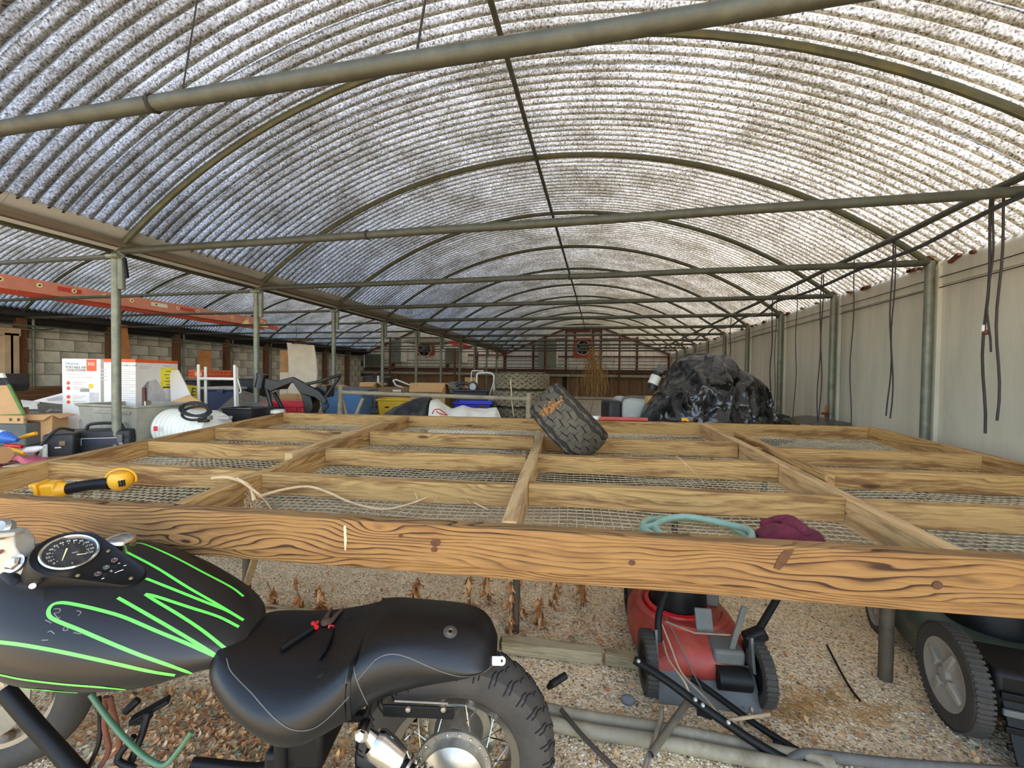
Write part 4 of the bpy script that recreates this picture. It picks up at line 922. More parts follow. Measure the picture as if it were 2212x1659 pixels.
obj('control_cable', MB().tube(smooth_path([g(1490, 1500, .14), g(1477, 1470, .18), g(1445, 1425, .2), g(1432, 1385, .21)], 5), .0035, 6), TAN, mh)
# pipes, rods and timber on the gravel
def lying(name, label, cat, pts, r, mat, n=14, part='tube', group=None, rr=None):
    o = obj(name, MB().tube(smooth_path(pts, 4), r if rr is None else rr, n), mat); return tag(o, label, cat, group)
lying('plastic_pipe', 'long dusty grey pipe on the gravel, the farther of the two side by side', 'pipe', [g(1050, 1506, .024), g(1250, 1547, .024), g(1414, 1573, .024), g(1600, 1609, .024), g(1800, 1652, .024)], .0235, PVC)
lying('plastic_pipe', 'long dusty grey pipe on the gravel, nearer of the two side by side', 'pipe', [g(1050, 1530, .024), g(1250, 1575, .024), g(1410, 1600, .024), g(1594, 1634, .024), g(1780, 1672, .024)], .0235, PVC)
t = thing('bent_tube', 'short bare steel tube with an open end, resting across the two grey pipes', 'tube', g(1440, 1570))
a, b_ = g(1484, 1518, .07), g(1406, 1629, .07); d = (b_ - a).normalized()
obj('tube', MB().lathe([(.0105, 0), (.0125, 0), (.0125, (b_ - a).length), (.0105, (b_ - a).length), (.0105, 0)], a, d, 16), pm('bare_steel', (140, 132, 114), .4, .6, .2, 20), t)
tag(obj('chrome_tube', MB().tube(smooth_path([g(1428, 1536, .06), g(1427, 1560, .058), g(1417, 1592, .056), g(1400, 1640, .055), g(1390, 1672, .055)], 5), .0105, 14), pm('bright_steel', (206, 200, 186), .25, .8, .1, 20)), 'bright curved steel tube standing on end by the open grey tube', 'tube')
lying('steel_rod', 'thin rusty rod slanting across gravel behind the motorcycle rear wheel', 'rod', [g(1212, 1532, .06), g(1252, 1582, .045), g(1290, 1622, .03), g(1345, 1675, .015)], .008, pm('dark_rod', (78, 68, 56), .7, .3, .3, 30), 8)
lying('steel_rod', 'short thin black rod lying alone on open gravel between the mowers', 'rod', [g(1786, 1393, .012), g(1810, 1440, .012), g(1835, 1484, .012), g(1858, 1514, .012)], .0045, BLKSAT, 6)
lying('stick', 'short pale stick lying across the black mower handle tubes', 'stick', [g(1572, 1556, .09), g(1620, 1549, .095), g(1662, 1543, .09)], .006, TAN, 7)
GRAYW = wood('weathered_plank', (176, 158, 120), (110, 90, 62), .45, .5, .012, .9)
def plank(name, label, p, q, w, h, lean=0.0, mat=None, cat='plank', group=None):
    p, q = V(p), V(q); L = (q - p).length
    mb = MB().box((0, 0, 0), (L, w, h))
    o = obj(name, mb, mat or GRAYW, M=frame((p + q) / 2, q - p) @ Matrix.Rotation(lean, 4, 'X'), bevel=.003)
    return tag(o, label, cat, group)
plank('edging_timber', 'weathered edging timber on the gravel behind the motorcycle seat', g(540, 1318, .03), g(1080, 1388, .03), .06, .055)
plank('edging_timber', 'weathered edging timber on the gravel left of the red mower', g(1086, 1391, .03), g(1300, 1416, .03), .06, .055)
plank('edging_timber', 'grey edging timber with string, its end at the red mower wheel', g(1306, 1418, .028), g(1392, 1430, .028), .05, .05)
plank('stick', 'split pale stick leaning down from the bench behind the tank', at_d(552, 1203, 1.75), g(533, 1262, .0) * .3 + at_d(533, 1264, 1.8) * .7, .03, .012, 0, TAN, 'stick')
plank('stick', 'pale wooden stick leaning under the bench at the far left edge', at_d(42, 1140, 1.75), at_d(84, 1215, 1.62), .03, .02, 0, pm('pale_stick', (196, 152, 104), .8), 'stick')
st_ = MB().ball(g(1356, 1512, .012), (.028, .022, .018), 12, 8); tag(obj('stone', st_, pm('blue_grey_stone', (126, 124, 122), .9, 0, .2, 40, .2, 90)), 'smooth blue-grey stone on gravel left of the red mower', 'stone')

# dead weeds with brown leaves under the bench
LEAFM = pm('dead_leaf', (168, 108, 54), .8, 0, .45, 14, .1, 60)
LEAFS = [pm('dead_leaf_' + n, c, .85, 0, .4, 30) for n, c in (('tan', (216, 164, 108)), ('brown', (178, 120, 74)), ('dull', (202, 172, 132)), ('grey_green', (160, 158, 122)))]
STEMM = pm('dry_stem', (120, 84, 52), .9)
def leaf_mb(L, Wd, curl):
    mb = MB(); n = 4
    vs = []
    for i in range(n + 1):
        t = i / n; w = Wd * math.sin(math.pi * (.06 + .94 * t) ** .8) * .5; z = curl * L * (t - .5) ** 2 * 2
        vs += [V((L * (t - .5), -w, z + w * .5 * curl)), V((L * (t - .5), 0, z)), V((L * (t - .5), w, z + w * .5 * curl))]
    fs = []
    for i in range(n):
        for j in range(2): fs.append((i * 3 + j, i * 3 + 3 + j, i * 3 + 4 + j, i * 3 + 1 + j))
    return mb.add(vs, fs)
def leaf_mesh(L, Wd, curl, mat):
    mb = leaf_mb(L, Wd, curl); me = bpy.data.meshes.new('leaf'); me.from_pydata([tuple(p) for p in mb.v], [], mb.f); me.materials.append(mat)
    me.polygons.foreach_set('use_smooth', [True] * len(me.polygons)); return me
WL = [leaf_mesh(.05, .02, c, m) for c, m in ((.6, LEAFM), (1.0, LEAFM), (.3, LEAFS[0]))]
rn = random.Random(21)
WEED = [(1018, 1338, 80, 'left of the bench leg, behind the seat'), (1098, 1372, 96, 'just left of the rusty bench leg'), (1128, 1338, 90, 'just right of the rusty bench leg'), (1190, 1312, 60, 'in the gap right of the bench leg'), (1255, 1308, 52, 'left of the red mower, under the front board'), (1165, 1356, 50, 'low on the gravel right of the bench leg'), (650, 1330, 62, 'above the front end of the seat'), (590, 1318, 56, 'just right of the tank end'), (700, 1320, 50, 'above the pliers on the seat'), (893, 1300, 48, 'alone above the middle of the seat'), (1060, 1310, 52, 'between the seat end and the bench leg')]
for px, py, hpx, where in WEED:
    p = g(px, py); dep = (p - EYE).dot(CF); hh = hpx / F * dep * 1.1
    t = thing('dead_weed', 'dead weed with curled brown leaves, ' + where, 'weed', p, 0, 'dead weeds under the bench')
    top = p + V((rn.uniform(-.04, .04), rn.uniform(-.03, .03), hh)); mid = (p + top) / 2 + V((rn.uniform(-.02, .02), 0, 0))
    path = smooth_path([p, mid, top], 5); obj('stem', MB().tube(path, .0025, 5), STEMM, t)
    for k in range(22):
        q = path[rn.randrange(1, len(path))]; an = rn.uniform(0, 6.28); dn = V((math.cos(an), math.sin(an), -rn.uniform(.5, 2.2))).normalized()
        M = frame(q + dn * .026, dn, V((math.cos(an), math.sin(an), .4))); link('leaf', WL[k % 3], t, M @ Matrix.Scale(rn.uniform(.7, 1.25), 4))

# fallen leaves: the nearest and largest are parts of the floor, the rest one stuff part
LM = [leaf_mesh(L, w, c, m) for (L, w, c), m in zip([(.036, .018, .5), (.03, .014, -.6), (.042, .02, .8), (.034, .02, .3)], LEAFS)]
rest = MB(); nleaf = 0; rn = random.Random(5)
for k in range(3600):
    r0 = rn.random()
    if r0 < .62: px, py = rn.gauss(480, 170), rn.uniform(1490, 1700)
    elif r0 < .9: px, py = rn.uniform(500, 1350), rn.uniform(1240, 1400)
    else: px, py = rn.uniform(1100, 2200), rn.uniform(1300, 1650)
    p = g(px, py, .006); near = py > 1490 and 250 < px < 800
    M = Matrix.Translation(p + UP * rn.uniform(.002, .014)) @ Matrix.Rotation(rn.uniform(0, 6.28), 4, 'Z') @ Matrix.Rotation(rn.gauss(0, .35), 4, 'X') @ Matrix.Rotation(rn.gauss(0, .3), 4, 'Y') @ Matrix.Scale(rn.uniform(.5, .95), 4)
    if near and nleaf < 280: link('fallen_leaf', LM[(0, 1, 2, 0, 1, 2, 0, 3)[k % 8]], floor, M); nleaf += 1
    else:
        lf = leaf_mb(.032, .015, rn.uniform(-.6, .9)); rest.mi = (0, 1, 2, 0, 1, 2, 0, 3)[k % 8]; rest.add([M @ q for q in lf.v], lf.f)
o = obj('leaf_litter', rest, LEAFS, floor); o['kind'] = 'stuff'
# loose pebbles proud of the gravel
peb = MB(); rn = random.Random(8)
ico = [V((0, 0, 1)), V((.9, 0, .1)), V((.28, .85, -.1)), (V((-.72, .52, .1))), V((-.72, -.52, -.1)), V((.28, -.85, .1)), V((0, 0, -1))]
icf = [(0, 1, 2), (0, 2, 3), (0, 3, 4), (0, 4, 5), (0, 5, 1), (6, 2, 1), (6, 3, 2), (6, 4, 3), (6, 5, 4), (6, 1, 5)]
for k in range(9000):
    px, py = rn.uniform(-100, 2300), 1240 + 440 * rn.random() ** .7
    p = g(px, py, .004); s = rn.uniform(.002, .0055) * (1.6 if rn.random() < .05 else 1); Mr = Matrix.Rotation(rn.uniform(0, 6), 3, 'Z'); peb.mi = rn.choice((0, 0, 1, 1, 2, 3))
    p.z = floor_fn((p.x + 14) / 22, (p.y + 8) / 28).z + s * .4
    peb.add([p + Mr @ V((q.x * s * 1.3, q.y * s, q.z * s * .8)) for q in ico], icf)
o = obj('pebbles', peb, [pm('pebble_' + n, c, .85) for n, c in (('tan', (196, 172, 134)), ('grey', (160, 150, 134)), ('pale', (232, 220, 196)), ('dark', (104, 88, 68)))], floor, smooth=False); o['kind'] = 'stuff'
# straw
rn = random.Random(3); mb = MB()
for k in range(260):
    cx, cy = rn.choice(((1720, 1545), (1860, 1535), (1690, 1520), (1770, 1500))); p = g(cx + rn.gauss(0, 40), cy + rn.gauss(0, 16), .008); a = rn.gauss(.6, .5); L = rn.uniform(.02, .07)
    mb.tube([p, p + V((math.cos(a) * L, -math.sin(a) * L, rn.uniform(-.004, .01)))], .0011, 3, False)
o = obj('straw', mb, pm('straw', (178, 130, 62), .8), floor); o['kind'] = 'stuff'

# ------------------------------------------------------------------ lying on the bench
def bp_(px, py, n): u, v = on_bench(px, py, n); return bl(u, v, n)
# tyre leaning across the rails
tc_ = at_d(1228, 912, (bp_(1255, 985, -.06) - EYE).dot(CF) + .02)
axd = (CR * .70 + CU * .68 - CF * .1).normalized()
tr = thing('small_tyre', 'small worn tyre leaning on edge across the bench rails', 'tyre', tc_)
TR, TW = .205, .105
obj('casing', MB().lathe([(.105, -.085), (.12, -.1), (.16, -.112), (.185, -.108), (.198, -.094), (.204, -.06), (.206, 0), (.204, .06), (.198, .094), (.185, .108), (.16, .112), (.12, .1), (.105, .085), (.10, 0), (.105, -.085)], tc_, axd, 64), pm('dark_casing', (56, 51, 44), .85, 0, .2, 20, spec=.2), tr)
a = V((0, 0, 1)); e1 = (a - axd * a.dot(axd)).normalized(); e2 = axd.cross(e1); mb = MB(); m3 = MB()
def ty(an, w, r): return tc_ + (e1 * math.cos(an) + e2 * math.sin(an)) * r + axd * w
for row in range(7):
    w0 = -.084 + row * .028; n = 26
    for k in range(n):
        a0 = 2 * math.pi * (k + .5 * (row % 2)) / n; da = 2 * math.pi / n * .95
        hw = .0129; rr = .2115 - (.012 if row in (0, 6) else .002 if row in (1, 5) else 0); r_ = rr - .012
        zz = .005 if k % 2 else -.005
        ps = [(a0, w0 - hw + zz), (a0 + da, w0 - hw - zz), (a0 + da, w0 + hw - zz), (a0, w0 + hw + zz)]
        mb.add([ty(an, w, r_) for an, w in ps] + [ty(an, w, rr) for an, w in ps], [(4, 5, 6, 7), (0, 1, 5, 4), (1, 2, 6, 5), (2, 3, 7, 6), (3, 0, 4, 7)])
        mb2 = None
o = obj('tread_blocks', mb, pm('tread_rubber', (92, 84, 70), .85, 0, .3, 20, .1, 120, dirt=(112, 98, 76), spec=.2), tr, bevel=.0); o['kind'] = 'stuff'
rn = random.Random(2); ca_ = None
tb_ = bvh_of(mb)
mb = MB()
for k in range(120):
    q = rn.gauss(0, 1); h, n = cast(tb_, 1190 + q * 11 + rn.gauss(0, 4), 881 - q * 8 + rn.gauss(0, 5))
    if h is not None: mb.ball(h, (rn.uniform(.004, .009), rn.uniform(.004, .009), rn.uniform(.003, .007)), 6, 4)
if mb.v: obj('rust_clump', mb, pm('orange_rot', (170, 118, 62), .95, 0, .6, 60, .4, 150, dirt=(96, 62, 32)), tr)['kind'] = 'stuff'
# yellow and black power tool
dt = thing('power_tool', 'yellow and black cordless power tool lying on the wire mesh', 'power tool', bp_(170, 1062, -.08))
YEL = pm('tool_yellow', (236, 168, 30), .45, 0, .12, 20)
ta, tb2 = bp_(150, 1056, -.055), bp_(212, 1048, -.05); tx = (tb2 - ta).normalized()
MT = frame(ta, tx, _N)
def tl(x, y, z): return MT @ V((x, y, z))
obj('grip', MB().tube([tl(-.01, 0, 0), tl(.02, 0, .003), tl(.06, 0, .005), tl(.1, 0, .004), tl(.125, 0, .002)], [.021, .022, .021, .022, .026], 16), BLKSAT, dt)
bt = obj('battery_foot', MB().box(tl(-.05, 0, -.002), (.05, .07, .075), MT.to_3x3(), .9), YEL, dt, bevel=.009); obj('foot_flange', MB().box(tl(-.078, .0, -.002), (.012, .085, .088), MT.to_3x3()), YEL, bt, bevel=.005); obj('foot_clip', MB().box(tl(-.095, 0, .03), (.03, .03, .016), MT.to_3x3()), YEL, bt, bevel=.004)
obj('foot_neck', MB().tube([tl(-.03, 0, 0), tl(-.005, 0, 0)], [.034, .024], 14), YEL, bt)
hd_ = obj('head', MB().lathe([(0, -.035), (.02, -.034), (.036, -.02), (.042, 0), (.04, .018), (.03, .033), (0, .038)], tl(.16, 0, .006), _N, 22), YEL, dt)
obj('head_guard', MB().tube([tl(.16 + .05 * math.cos(a), -.0, .01 + .045 * math.sin(a)) for a in [R(-20 + 12 * i) for i in range(19)]], .004, 6), YEL, hd_)
for k in range(3): obj('vent_slot', MB().box(tl(.172 + .007 * k, -.038, .004), (.0035, .012, .024), MT.to_3x3()), DARKP, hd_)
# twig
TWG = pm('dry_twig', (206, 172, 126), .85, 0, .25, 30)
def tw_(pts, r0, r1, par, nm='branch'):
    ps = smooth_path([bp_(px, py, max(n, -.079)) for px, py, n in pts], 5); k = len(ps)
    return obj(nm, MB().tube(ps, [r0 + (r1 - r0) * i / (k - 1) for i in range(k)], 6), TWG, par)
tg = thing('dry_vine', 'long dry vine twig draped over the left divider and mesh', 'twig', bp_(560, 1075, -.03))
tw_([(458, 1033, .015), (490, 1031, .02), (520, 1040, .01), (540, 1052, 0), (560, 1068, -.01)], .0065, .004, tg)
tw_([(545, 1100, -.08), (548, 1080, -.03), (540, 1052, .0), (512, 1034, .02)], .007, .006, tg)
tw_([(520, 1040, .01), (552, 1062, 0), (575, 1085, -.05), (588, 1104, -.1)], .004, .002, tg)
tw_([(560, 1072, -.02), (610, 1058, -.02), (665, 1051, -.03), (710, 1064, -.05), (760, 1086, -.07), (825, 1100, -.08), (880, 1090, -.07), (930, 1073, -.06), (975, 1069, -.06), (1010, 1080, -.07), (1055, 1101, -.09)], .0052, .003, tg)
tw_([(930, 1073, -.06), (980, 1066, -.05), (1036, 1062, -.03)], .003, .0016, tg)
for a, b_ in (((902, 1078), (896, 1064)), ((772, 1088), (774, 1078)), ((665, 1052), (668, 1047)), ((958, 1070), (960, 1058)), ((1008, 1080), (1016, 1088)), ((948, 1072), (938, 1084))): tw_([(a[0], a[1], -.06), ((a[0] + b_[0]) / 2, (a[1] + b_[1]) / 2, -.05), (b_[0], b_[1], -.04)], .0022, .0012, tg, 'twiglet')
obj('bark_shreds', (lambda m: ([m.tube([bp_(545 + random.gauss(0, 9), 1075 + random.gauss(0, 12), -.03), bp_(545 + random.gauss(0, 12), 1080 + random.gauss(0, 14), -.045)], .0012, 3, False) for i in range(60)], m)[1])(MB()), TWG, tg)['kind'] = 'stuff'
t2 = thing('straw_stem', 'thin dry straw stem standing over the second rail, right of centre', 'straw', bp_(1490, 1010, -.03))
obj('stem', MB().tube(smooth_path([bp_(1521, 1044, -.1), bp_(1495, 1015, -.03), bp_(1470, 992, .01), bp_(1462, 985, .03)], 4), .0016, 5), TWG, t2); obj('sprig', MB().tube([bp_(1480, 1002, 0), bp_(1482, 1014, -.02)], .001, 4), TWG, t2)
# garden hose loops
hs = []
for (cx0, w0, h0, cx1) in ((1505, 118, 0, 0),):
    pass
HZ = -.071
u0, v0 = on_bench(1395, 1150, HZ); u1, v1 = on_bench(1622, 1168, HZ); vt = on_bench(1490, 1119, HZ)[1]
pts = []
for k in range(45):
    a = 2 * math.pi * k / 22; s = 1 - .09 * (k > 22); uc = (u0 + u1) / 2 + (.02 if k > 22 else 0); ru = (u1 - u0) / 2 * s * 1.02; rv = (vt - .12) / 2 * (1 if k <= 22 else .86)
    pts.append(bl(uc - ru * math.cos(a), .12 + rv * (1 + math.sin(a)) * 1.0, HZ + .012 * (k > 22) + .004 * math.sin(k)))
tag(obj('garden_hose', MB().tube(smooth_path(pts, 4), .0105, 10), pm('pale_green_hose', (134, 158, 134), .5, 0, .15, 14, dirt=(110, 120, 100))), 'coiled pale green garden hose on the mesh behind the front board', 'hose')
# burgundy gloves
GLV = pm('burgundy_knit', (112, 34, 48), .95, 0, .45, 26, .5, 240, dirt=(62, 26, 30), dirtamt=.5)
gl = thing('work_glove', 'crumpled burgundy work glove on the mesh behind the front board', 'glove', bp_(1700, 1160, -.08))
def blob(name, pts, rs, par=gl, n=10):
    q = smooth_path([bp_(a, b_, c + .02) for a, b_, c in pts], 4); k = len(q); rr = [rs[min(len(rs) - 1, int(i / (k - 1) * (len(rs) - 1)))] * (1 + .16 * noise.noise(q[i] * 60)) for i in range(k)]
    rr[0] *= .6; rr[-1] *= .5
    return obj(name, MB().tube(q, rr, n, flat=.75), GLV, par, ang=80, sub=1)
blob('palm', [(1640, 1168, -.085), (1680, 1158, -.07), (1725, 1160, -.07), (1775, 1172, -.085)], [.035, .048, .05, .046, .03])
blob('finger', [(1642, 1135, -.075), (1668, 1126, -.055), (1700, 1124, -.05), (1722, 1134, -.06)], [.018, .02, .02, .018])
blob('finger', [(1665, 1124, -.05), (1700, 1121, -.04), (1720, 1135, -.045), (1745, 1158, -.06)], [.017, .022, .023, .02])
blob('finger', [(1690, 1128, -.04), (1725, 1137, -.035), (1750, 1160, -.055)], [.018, .022, .02])
blob('cuff', [(1640, 1160, -.08), (1662, 1148, -.07), (1700, 1150, -.06), (1740, 1158, -.065)], [.024, .03, .032, .026])
# ------------------------------------------------------------------ staging tables behind the bench
ZT = .69
TABW = wood('grey_table_board', (158, 150, 132), (96, 88, 74), .4, .5, .02, .9)
def table(label, x0, x1, y0, y1, n):
    t = thing('staging_table', label, 'table', ((x0 + x1) / 2, (y0 + y1) / 2, 0))
    w = (x1 - x0) / n
    for i in range(n):
        mb = MB().box((0, 0, 0), (y1 - y0, w - .006, .03)); obj('table_board', mb, TABW, t, M=frame((x0 + w * (i + .5), (y0 + y1) / 2, ZT - .016 - .002 * (i % 2)), (0, 1, 0)), bevel=.003)
    yy = y0 + .3
    while yy < y1:
        for x in (x0 + .15, (x0 + x1) / 2, x1 - .15): obj('leg', MB().tube([(x, yy, 0), (x, yy, ZT - .033)], .025, 8), STEEL, t)
        obj('bearer', MB().box(((x0 + x1) / 2, yy, ZT - .06), (x1 - x0, .05, .05)), GUTW, t); yy += 1.7
    return t
table('long grey board-topped table in the main bay, carrying the tyre stack and tarp pile', XL + .35, 1.6, 3.7, 12.6, 16)
table('short grey board-topped table between the left bench end and the gutter posts', -3.3, -2.7, 1.5, 3.6, 4)
table('long grey board-topped table in the left bay, carrying the boxes and tools', -8.0, XL - .16, 1.0, 12.6, 16)

CARD = pm('cardboard', (196, 152, 102), .85, 0, .14, 5, .05, 60, dirt=(150, 112, 72), dirtamt=.25)
CARDD = pm('dark_cardboard', (134, 104, 72), .85, 0, .15, 5)
BOXW = pm('white_printed_card', (226, 220, 212), .6, 0, .06, 5)
ORNG = pm('orange_print', (222, 92, 46), .6); TEAL = pm('teal_print', (60, 150, 160), .6); INK = pm('dark_ink', (70, 68, 68), .7); LGREY = pm('grey_print', (196, 190, 188), .7); YELP = pm('yellow_label', (236, 222, 50), .6); MGREY = pm('mid_grey_print', (150, 144, 140), .7)
TOTEG = pm('dusty_grey_plastic', (146, 142, 126), .65, 0, .2, 7, dirt=(176, 168, 146), dirtamt=.4)
NAVY = pm('navy_plastic', (46, 58, 92), .5, 0, .2, 8); BLUEB = pm('blue_plastic', (74, 118, 164), .5, 0, .15, 8); ROYAL = pm('royal_blue_plastic', (42, 48, 190), .45, 0, .12, 8)
ORPL = pm('orange_plastic', (214, 98, 58), .55, 0, .15, 8); YELB = pm('yellow_plastic', (232, 186, 44), .5, 0, .12, 8); REDC = pm('red_case_plastic', (200, 36, 46), .45, 0, .12, 8)
BLKPL = pm('black_plastic', (30, 30, 31), .5, 0, .25, 10, dirt=(76, 74, 70), dirtamt=.2)
OFFW = pm('off_white_paint', (222, 220, 208), .45, 0, .08, 9); WOVEN = pm('white_woven_sack', (226, 220, 204), .7, 0, .08, 9, .15, 160); CREME = pm('cream_sheet', (214, 204, 182), .8, 0, .1, 6, .2, 14)
def place(px, ybot_or_none, dep, z0=ZT, rot=0.0):
    """a frame standing at photograph column px and distance dep, on height z0, turned to the camera plus rot"""
    p = at_d(px, 830, dep); return Matrix.Translation((p.x, p.y, z0)) @ Matrix.Rotation(YAW + rot, 4, 'Z')
def ztop(px, py, dep): return at_d(px, py, dep).z
def wid(px0, px1, dep): return abs(px1 - px0) * dep / F
def mk(name, label, cat, px0, px1, ytop, dep, z0=ZT, rot=0.0, group=None):
    c = (px0 + px1) / 2; M = place(c, None, dep, z0, rot); t = thing(name, label, cat, M=M, group=group)
    return t, M, wid(px0, px1, dep), ztop(c, ytop, dep) - z0
def lbox(M, c, s, mb=None, rot=None, taper=1.0):
    mb = mb or MB(); R3 = M.to_3x3() @ (rot or Matrix.Identity(3)); return mb.box(M @ V(c), s, R3, taper)
def open_bin(par, M, w, d, h, mat, th=.006, taper=.86, lip=.02, name='shell'):
    mb = MB(); a = taper
    def ring(k, z, o=0): return [M @ V((sx * (w / 2 * k + o), d / 2 + sy * (d / 2 * k + o), z)) for sx, sy in ((-1, -1), (1, -1), (1, 1), (-1, 1))]
    rs = [ring(a, 0), ring(1, h - lip * .8), ring(1, h - lip * .8, lip * .6), ring(1, h, lip * .6), ring(1, h, -th), ring(a, th, -th)]
    mb.add([p for r in rs for p in r], [(3, 2, 1, 0)] + [(i * 4 + j, i * 4 + (j + 1) % 4, i * 4 + 4 + (j + 1) % 4, i * 4 + 4 + j) for i in range(5) for j in range(4)] + [(20, 21, 22, 23)])
    return obj(name, mb, mat, par, bevel=.006)
def carton(t, M, w, d, h, mat=CARD, flaps=True, op=True):
    th = .006
    for nm, c, s in (('front_side', (0, th / 2, h / 2), (w, th, h)), ('back_side', (0, d - th / 2, h / 2), (w, th, h)), ('left_side', (-w / 2 + th / 2, d / 2, h / 2), (th, d - 2 * th, h)), ('right_side', (w / 2 - th / 2, d / 2, h / 2), (th, d - 2 * th, h)), ('base', (0, d / 2, th / 2), (w - 2 * th, d - 2 * th, th))):
        obj(nm, lbox(M, c, s), mat, t, bevel=.0015)
    if not op: obj('lid', lbox(M, (0, d / 2, h + .003), (w, d, .006)), mat, t, bevel=.0015)
    elif flaps:
        obj('flap', MB().prism([M @ V((-w / 2, 0, h)), M @ V((w / 2, 0, h)), M @ V((w / 2 - .02, -d * .3, h - d * .22)), M @ V((-w / 2 + .02, -d * .3, h - d * .22))], M.to_3x3() @ V((0, 0, .004))), mat, t)
        obj('flap', MB().prism([M @ V((w / 2, 0, h)), M @ V((w / 2, d, h)), M @ V((w / 2 + d * .34, d, h - d * .1)), M @ V((w / 2 + d * .34, 0, h - d * .18))], M.to_3x3() @ V((0, 0, .004))), mat, t)
def lattice(t, M, w, d, h, mat, nx=6, nz=4, bar=.012):
    def side(P, ux, L):
        mb = MB(); R3 = M.to_3x3()
        for i in range(nx + 1):
            c = P + ux * (L * i / nx); mb.box(M @ (c + V((0, 0, h / 2))), (bar, bar, h), R3)
        for k in range(nz + 1):
            hb = bar * (2.6 if k in (0, nz) else 1); z = min(max(h * k / nz, hb / 2), h - hb / 2); c = P + ux * (L / 2) + V((0, 0, z)); s = (L + bar, bar * .9, hb) if abs(ux.x) > .5 else (bar * .9, L + bar, hb); mb.box(M @ c, s, R3)
        o = obj('lattice_side', mb, mat, t); o['kind'] = 'stuff'
    side(V((-w / 2, 0, 0)), V((1, 0, 0)), w); side(V((-w / 2, d, 0)), V((1, 0, 0)), w); side(V((-w / 2, 0, 0)), V((0, 1, 0)), d); side(V((w / 2, 0, 0)), V((0, 1, 0)), d)
    obj('base', lbox(M, (0, d / 2, .005), (w, d, .01)), mat, t)
def lines(t, M, x0, x1, zs, mat, th=.004, hgt=.006, name='print_line', y=-.0015):
    for z, k in zs: obj(name, lbox(M, ((x0 + x0 + (x1 - x0) * k) / 2, y, z), ((x1 - x0) * k, .001, hgt)), mat, t)
def on_face(M, x, z, y=-.0015): return M @ Matrix.Translation((x, y, z)) @ Matrix.Rotation(R(90), 4, 'X')
def disc(par, M, x, z, r, mat, name='print_dot', y=-.0012): return obj(name, MB().lathe([(0, .0006), (r, .0004), (r, -.0004)], M @ V((x, y, z)), M.to_3x3() @ V((0, -1, 0)), 16), mat, par)

# air-conditioner cartons
t, M, w, h = mk('appliance_box', 'white printed air conditioner carton left of the nearest gutter post', 'box', 134, 217, 775, 3.5)
obj('carton', lbox(M, (0, .18, h / 2), (w, .36, h)), BOXW, t, bevel=.003)
mb = MB(); add_text(mb, 'PORTABLE AIR', on_face(M, -.045, h - .075), .03, .175); obj('lettering', mb, INK, t)
mb = MB(); add_text(mb, 'CONDITIONER', on_face(M, -.045, h - .1), .03, .17); obj('lettering', mb, INK, t)
mb = MB(); add_text(mb, 'Hisense', on_face(M, -.075, h - .042), .036, .11); obj('lettering', mb, TEAL, t)
sq = obj('corner_badge', lbox(M, (w / 2 - .075, -.001, h - .055), (.085, .001, .1)), ORNG, t); mb = MB(); add_text(mb, '300', on_face(M, w / 2 - .078, h - .045, -.003), .04, .06); obj('lettering', mb, BOXW, sq)
for k, z in enumerate((h - .21, h - .255, h - .33, h - .375)):
    disc(t, M, -.11, z, .0155, ORNG); lines(t, M, -.07, .06, [(z + .008, .9), (z - .008, .6)], LGREY)
lines(t, M, -.12, .1, [(h - .135, .6), (h - .16, 1.0)], LGREY)
obj('picture', lbox(M, (.03, -.001, h - .27), (.08, .001, .03)), MGREY, t, bevel=.0004)
obj('picture', MB().prism([M @ V((-.02, -.001, .05)), M @ V((.15, -.001, .05)), M @ V((.14, -.001, .19)), M @ V((.04, -.001, .2)), M @ V((-.02, -.001, .16))], M.to_3x3() @ V((0, -.001, 0))), LGREY, t)
obj('picture', lbox(M, (.11, -.001, h - .34), (.08, .001, .1)), LGREY, t); disc(t, M, .085, h - .235, .022, YELB)
obj('picture', lbox(M, (.12, -.002, h - .27), (.05, .0008, .02)), BOXW, t)
p0 = at_d(293, 830, 3.42); Mb = Matrix.Translation((p0.x, p0.y, ZT)) @ Matrix.Rotation(YAW + R(86), 4, 'Z'); hb = ztop(293, 776, 3.45) - ZT
t = thing('appliance_box', 'white carton with orange top stripe, yellow label and appliance picture, corner forward', 'box', M=Mb)
wa, wb_ = .40, .29
# local: corner at origin; right face along +x, left face along +y
obj('carton', MB().box(Mb @ V((wa / 2, wb_ / 2, hb / 2)), (wa, wb_, hb), Mb.to_3x3()), BOXW, t, bevel=.003)
Mr = Mb @ Matrix.Translation((wa / 2, 0, 0)); Ml = Mb @ Matrix.Rotation(R(-90), 4, 'Z') @ Matrix.Translation((-wb_ / 2, 0, 0))
for Mf, wd_ in ((Mr, wa), (Ml, wb_)):
    obj('stripe', lbox(Mf, (0, -.001, hb - .014), (wd_, .0015, .028)), ORNG, t)
lab = obj('yellow_label', lbox(Mr, (.1, -.001, hb - .165), (.15, .001, .19)), YELP, t)
for k in range(5): obj('print_line', lbox(Mr, (.1, -.002, hb - .1 - .03 * k), (.08 if k % 2 else .05, .001, .006)), INK, lab)
obj('print_band', lbox(Mr, (.1, -.002, hb - .245), (.11, .001, .014)), INK, lab)
obj('picture', MB().prism([Mr @ V(q) for q in ((-.15, -.001, .16), (-.05, -.001, .1), (.07, -.001, .14), (.07, -.001, .4), (-.02, -.001, .52), (-.1, -.001, .5), (-.15, -.001, .44))], Mr.to_3x3() @ V((0, -.001, 0))), LGREY, t)
obj('picture', MB().prism([Mr @ V(q) for q in ((-.15, -.0025, .16), (-.12, -.0025, .15), (-.09, -.0025, .5), (-.1, -.0025, .5), (-.15, -.0025, .44))], Mr.to_3x3() @ V((0, -.001, 0))), MGREY, t)
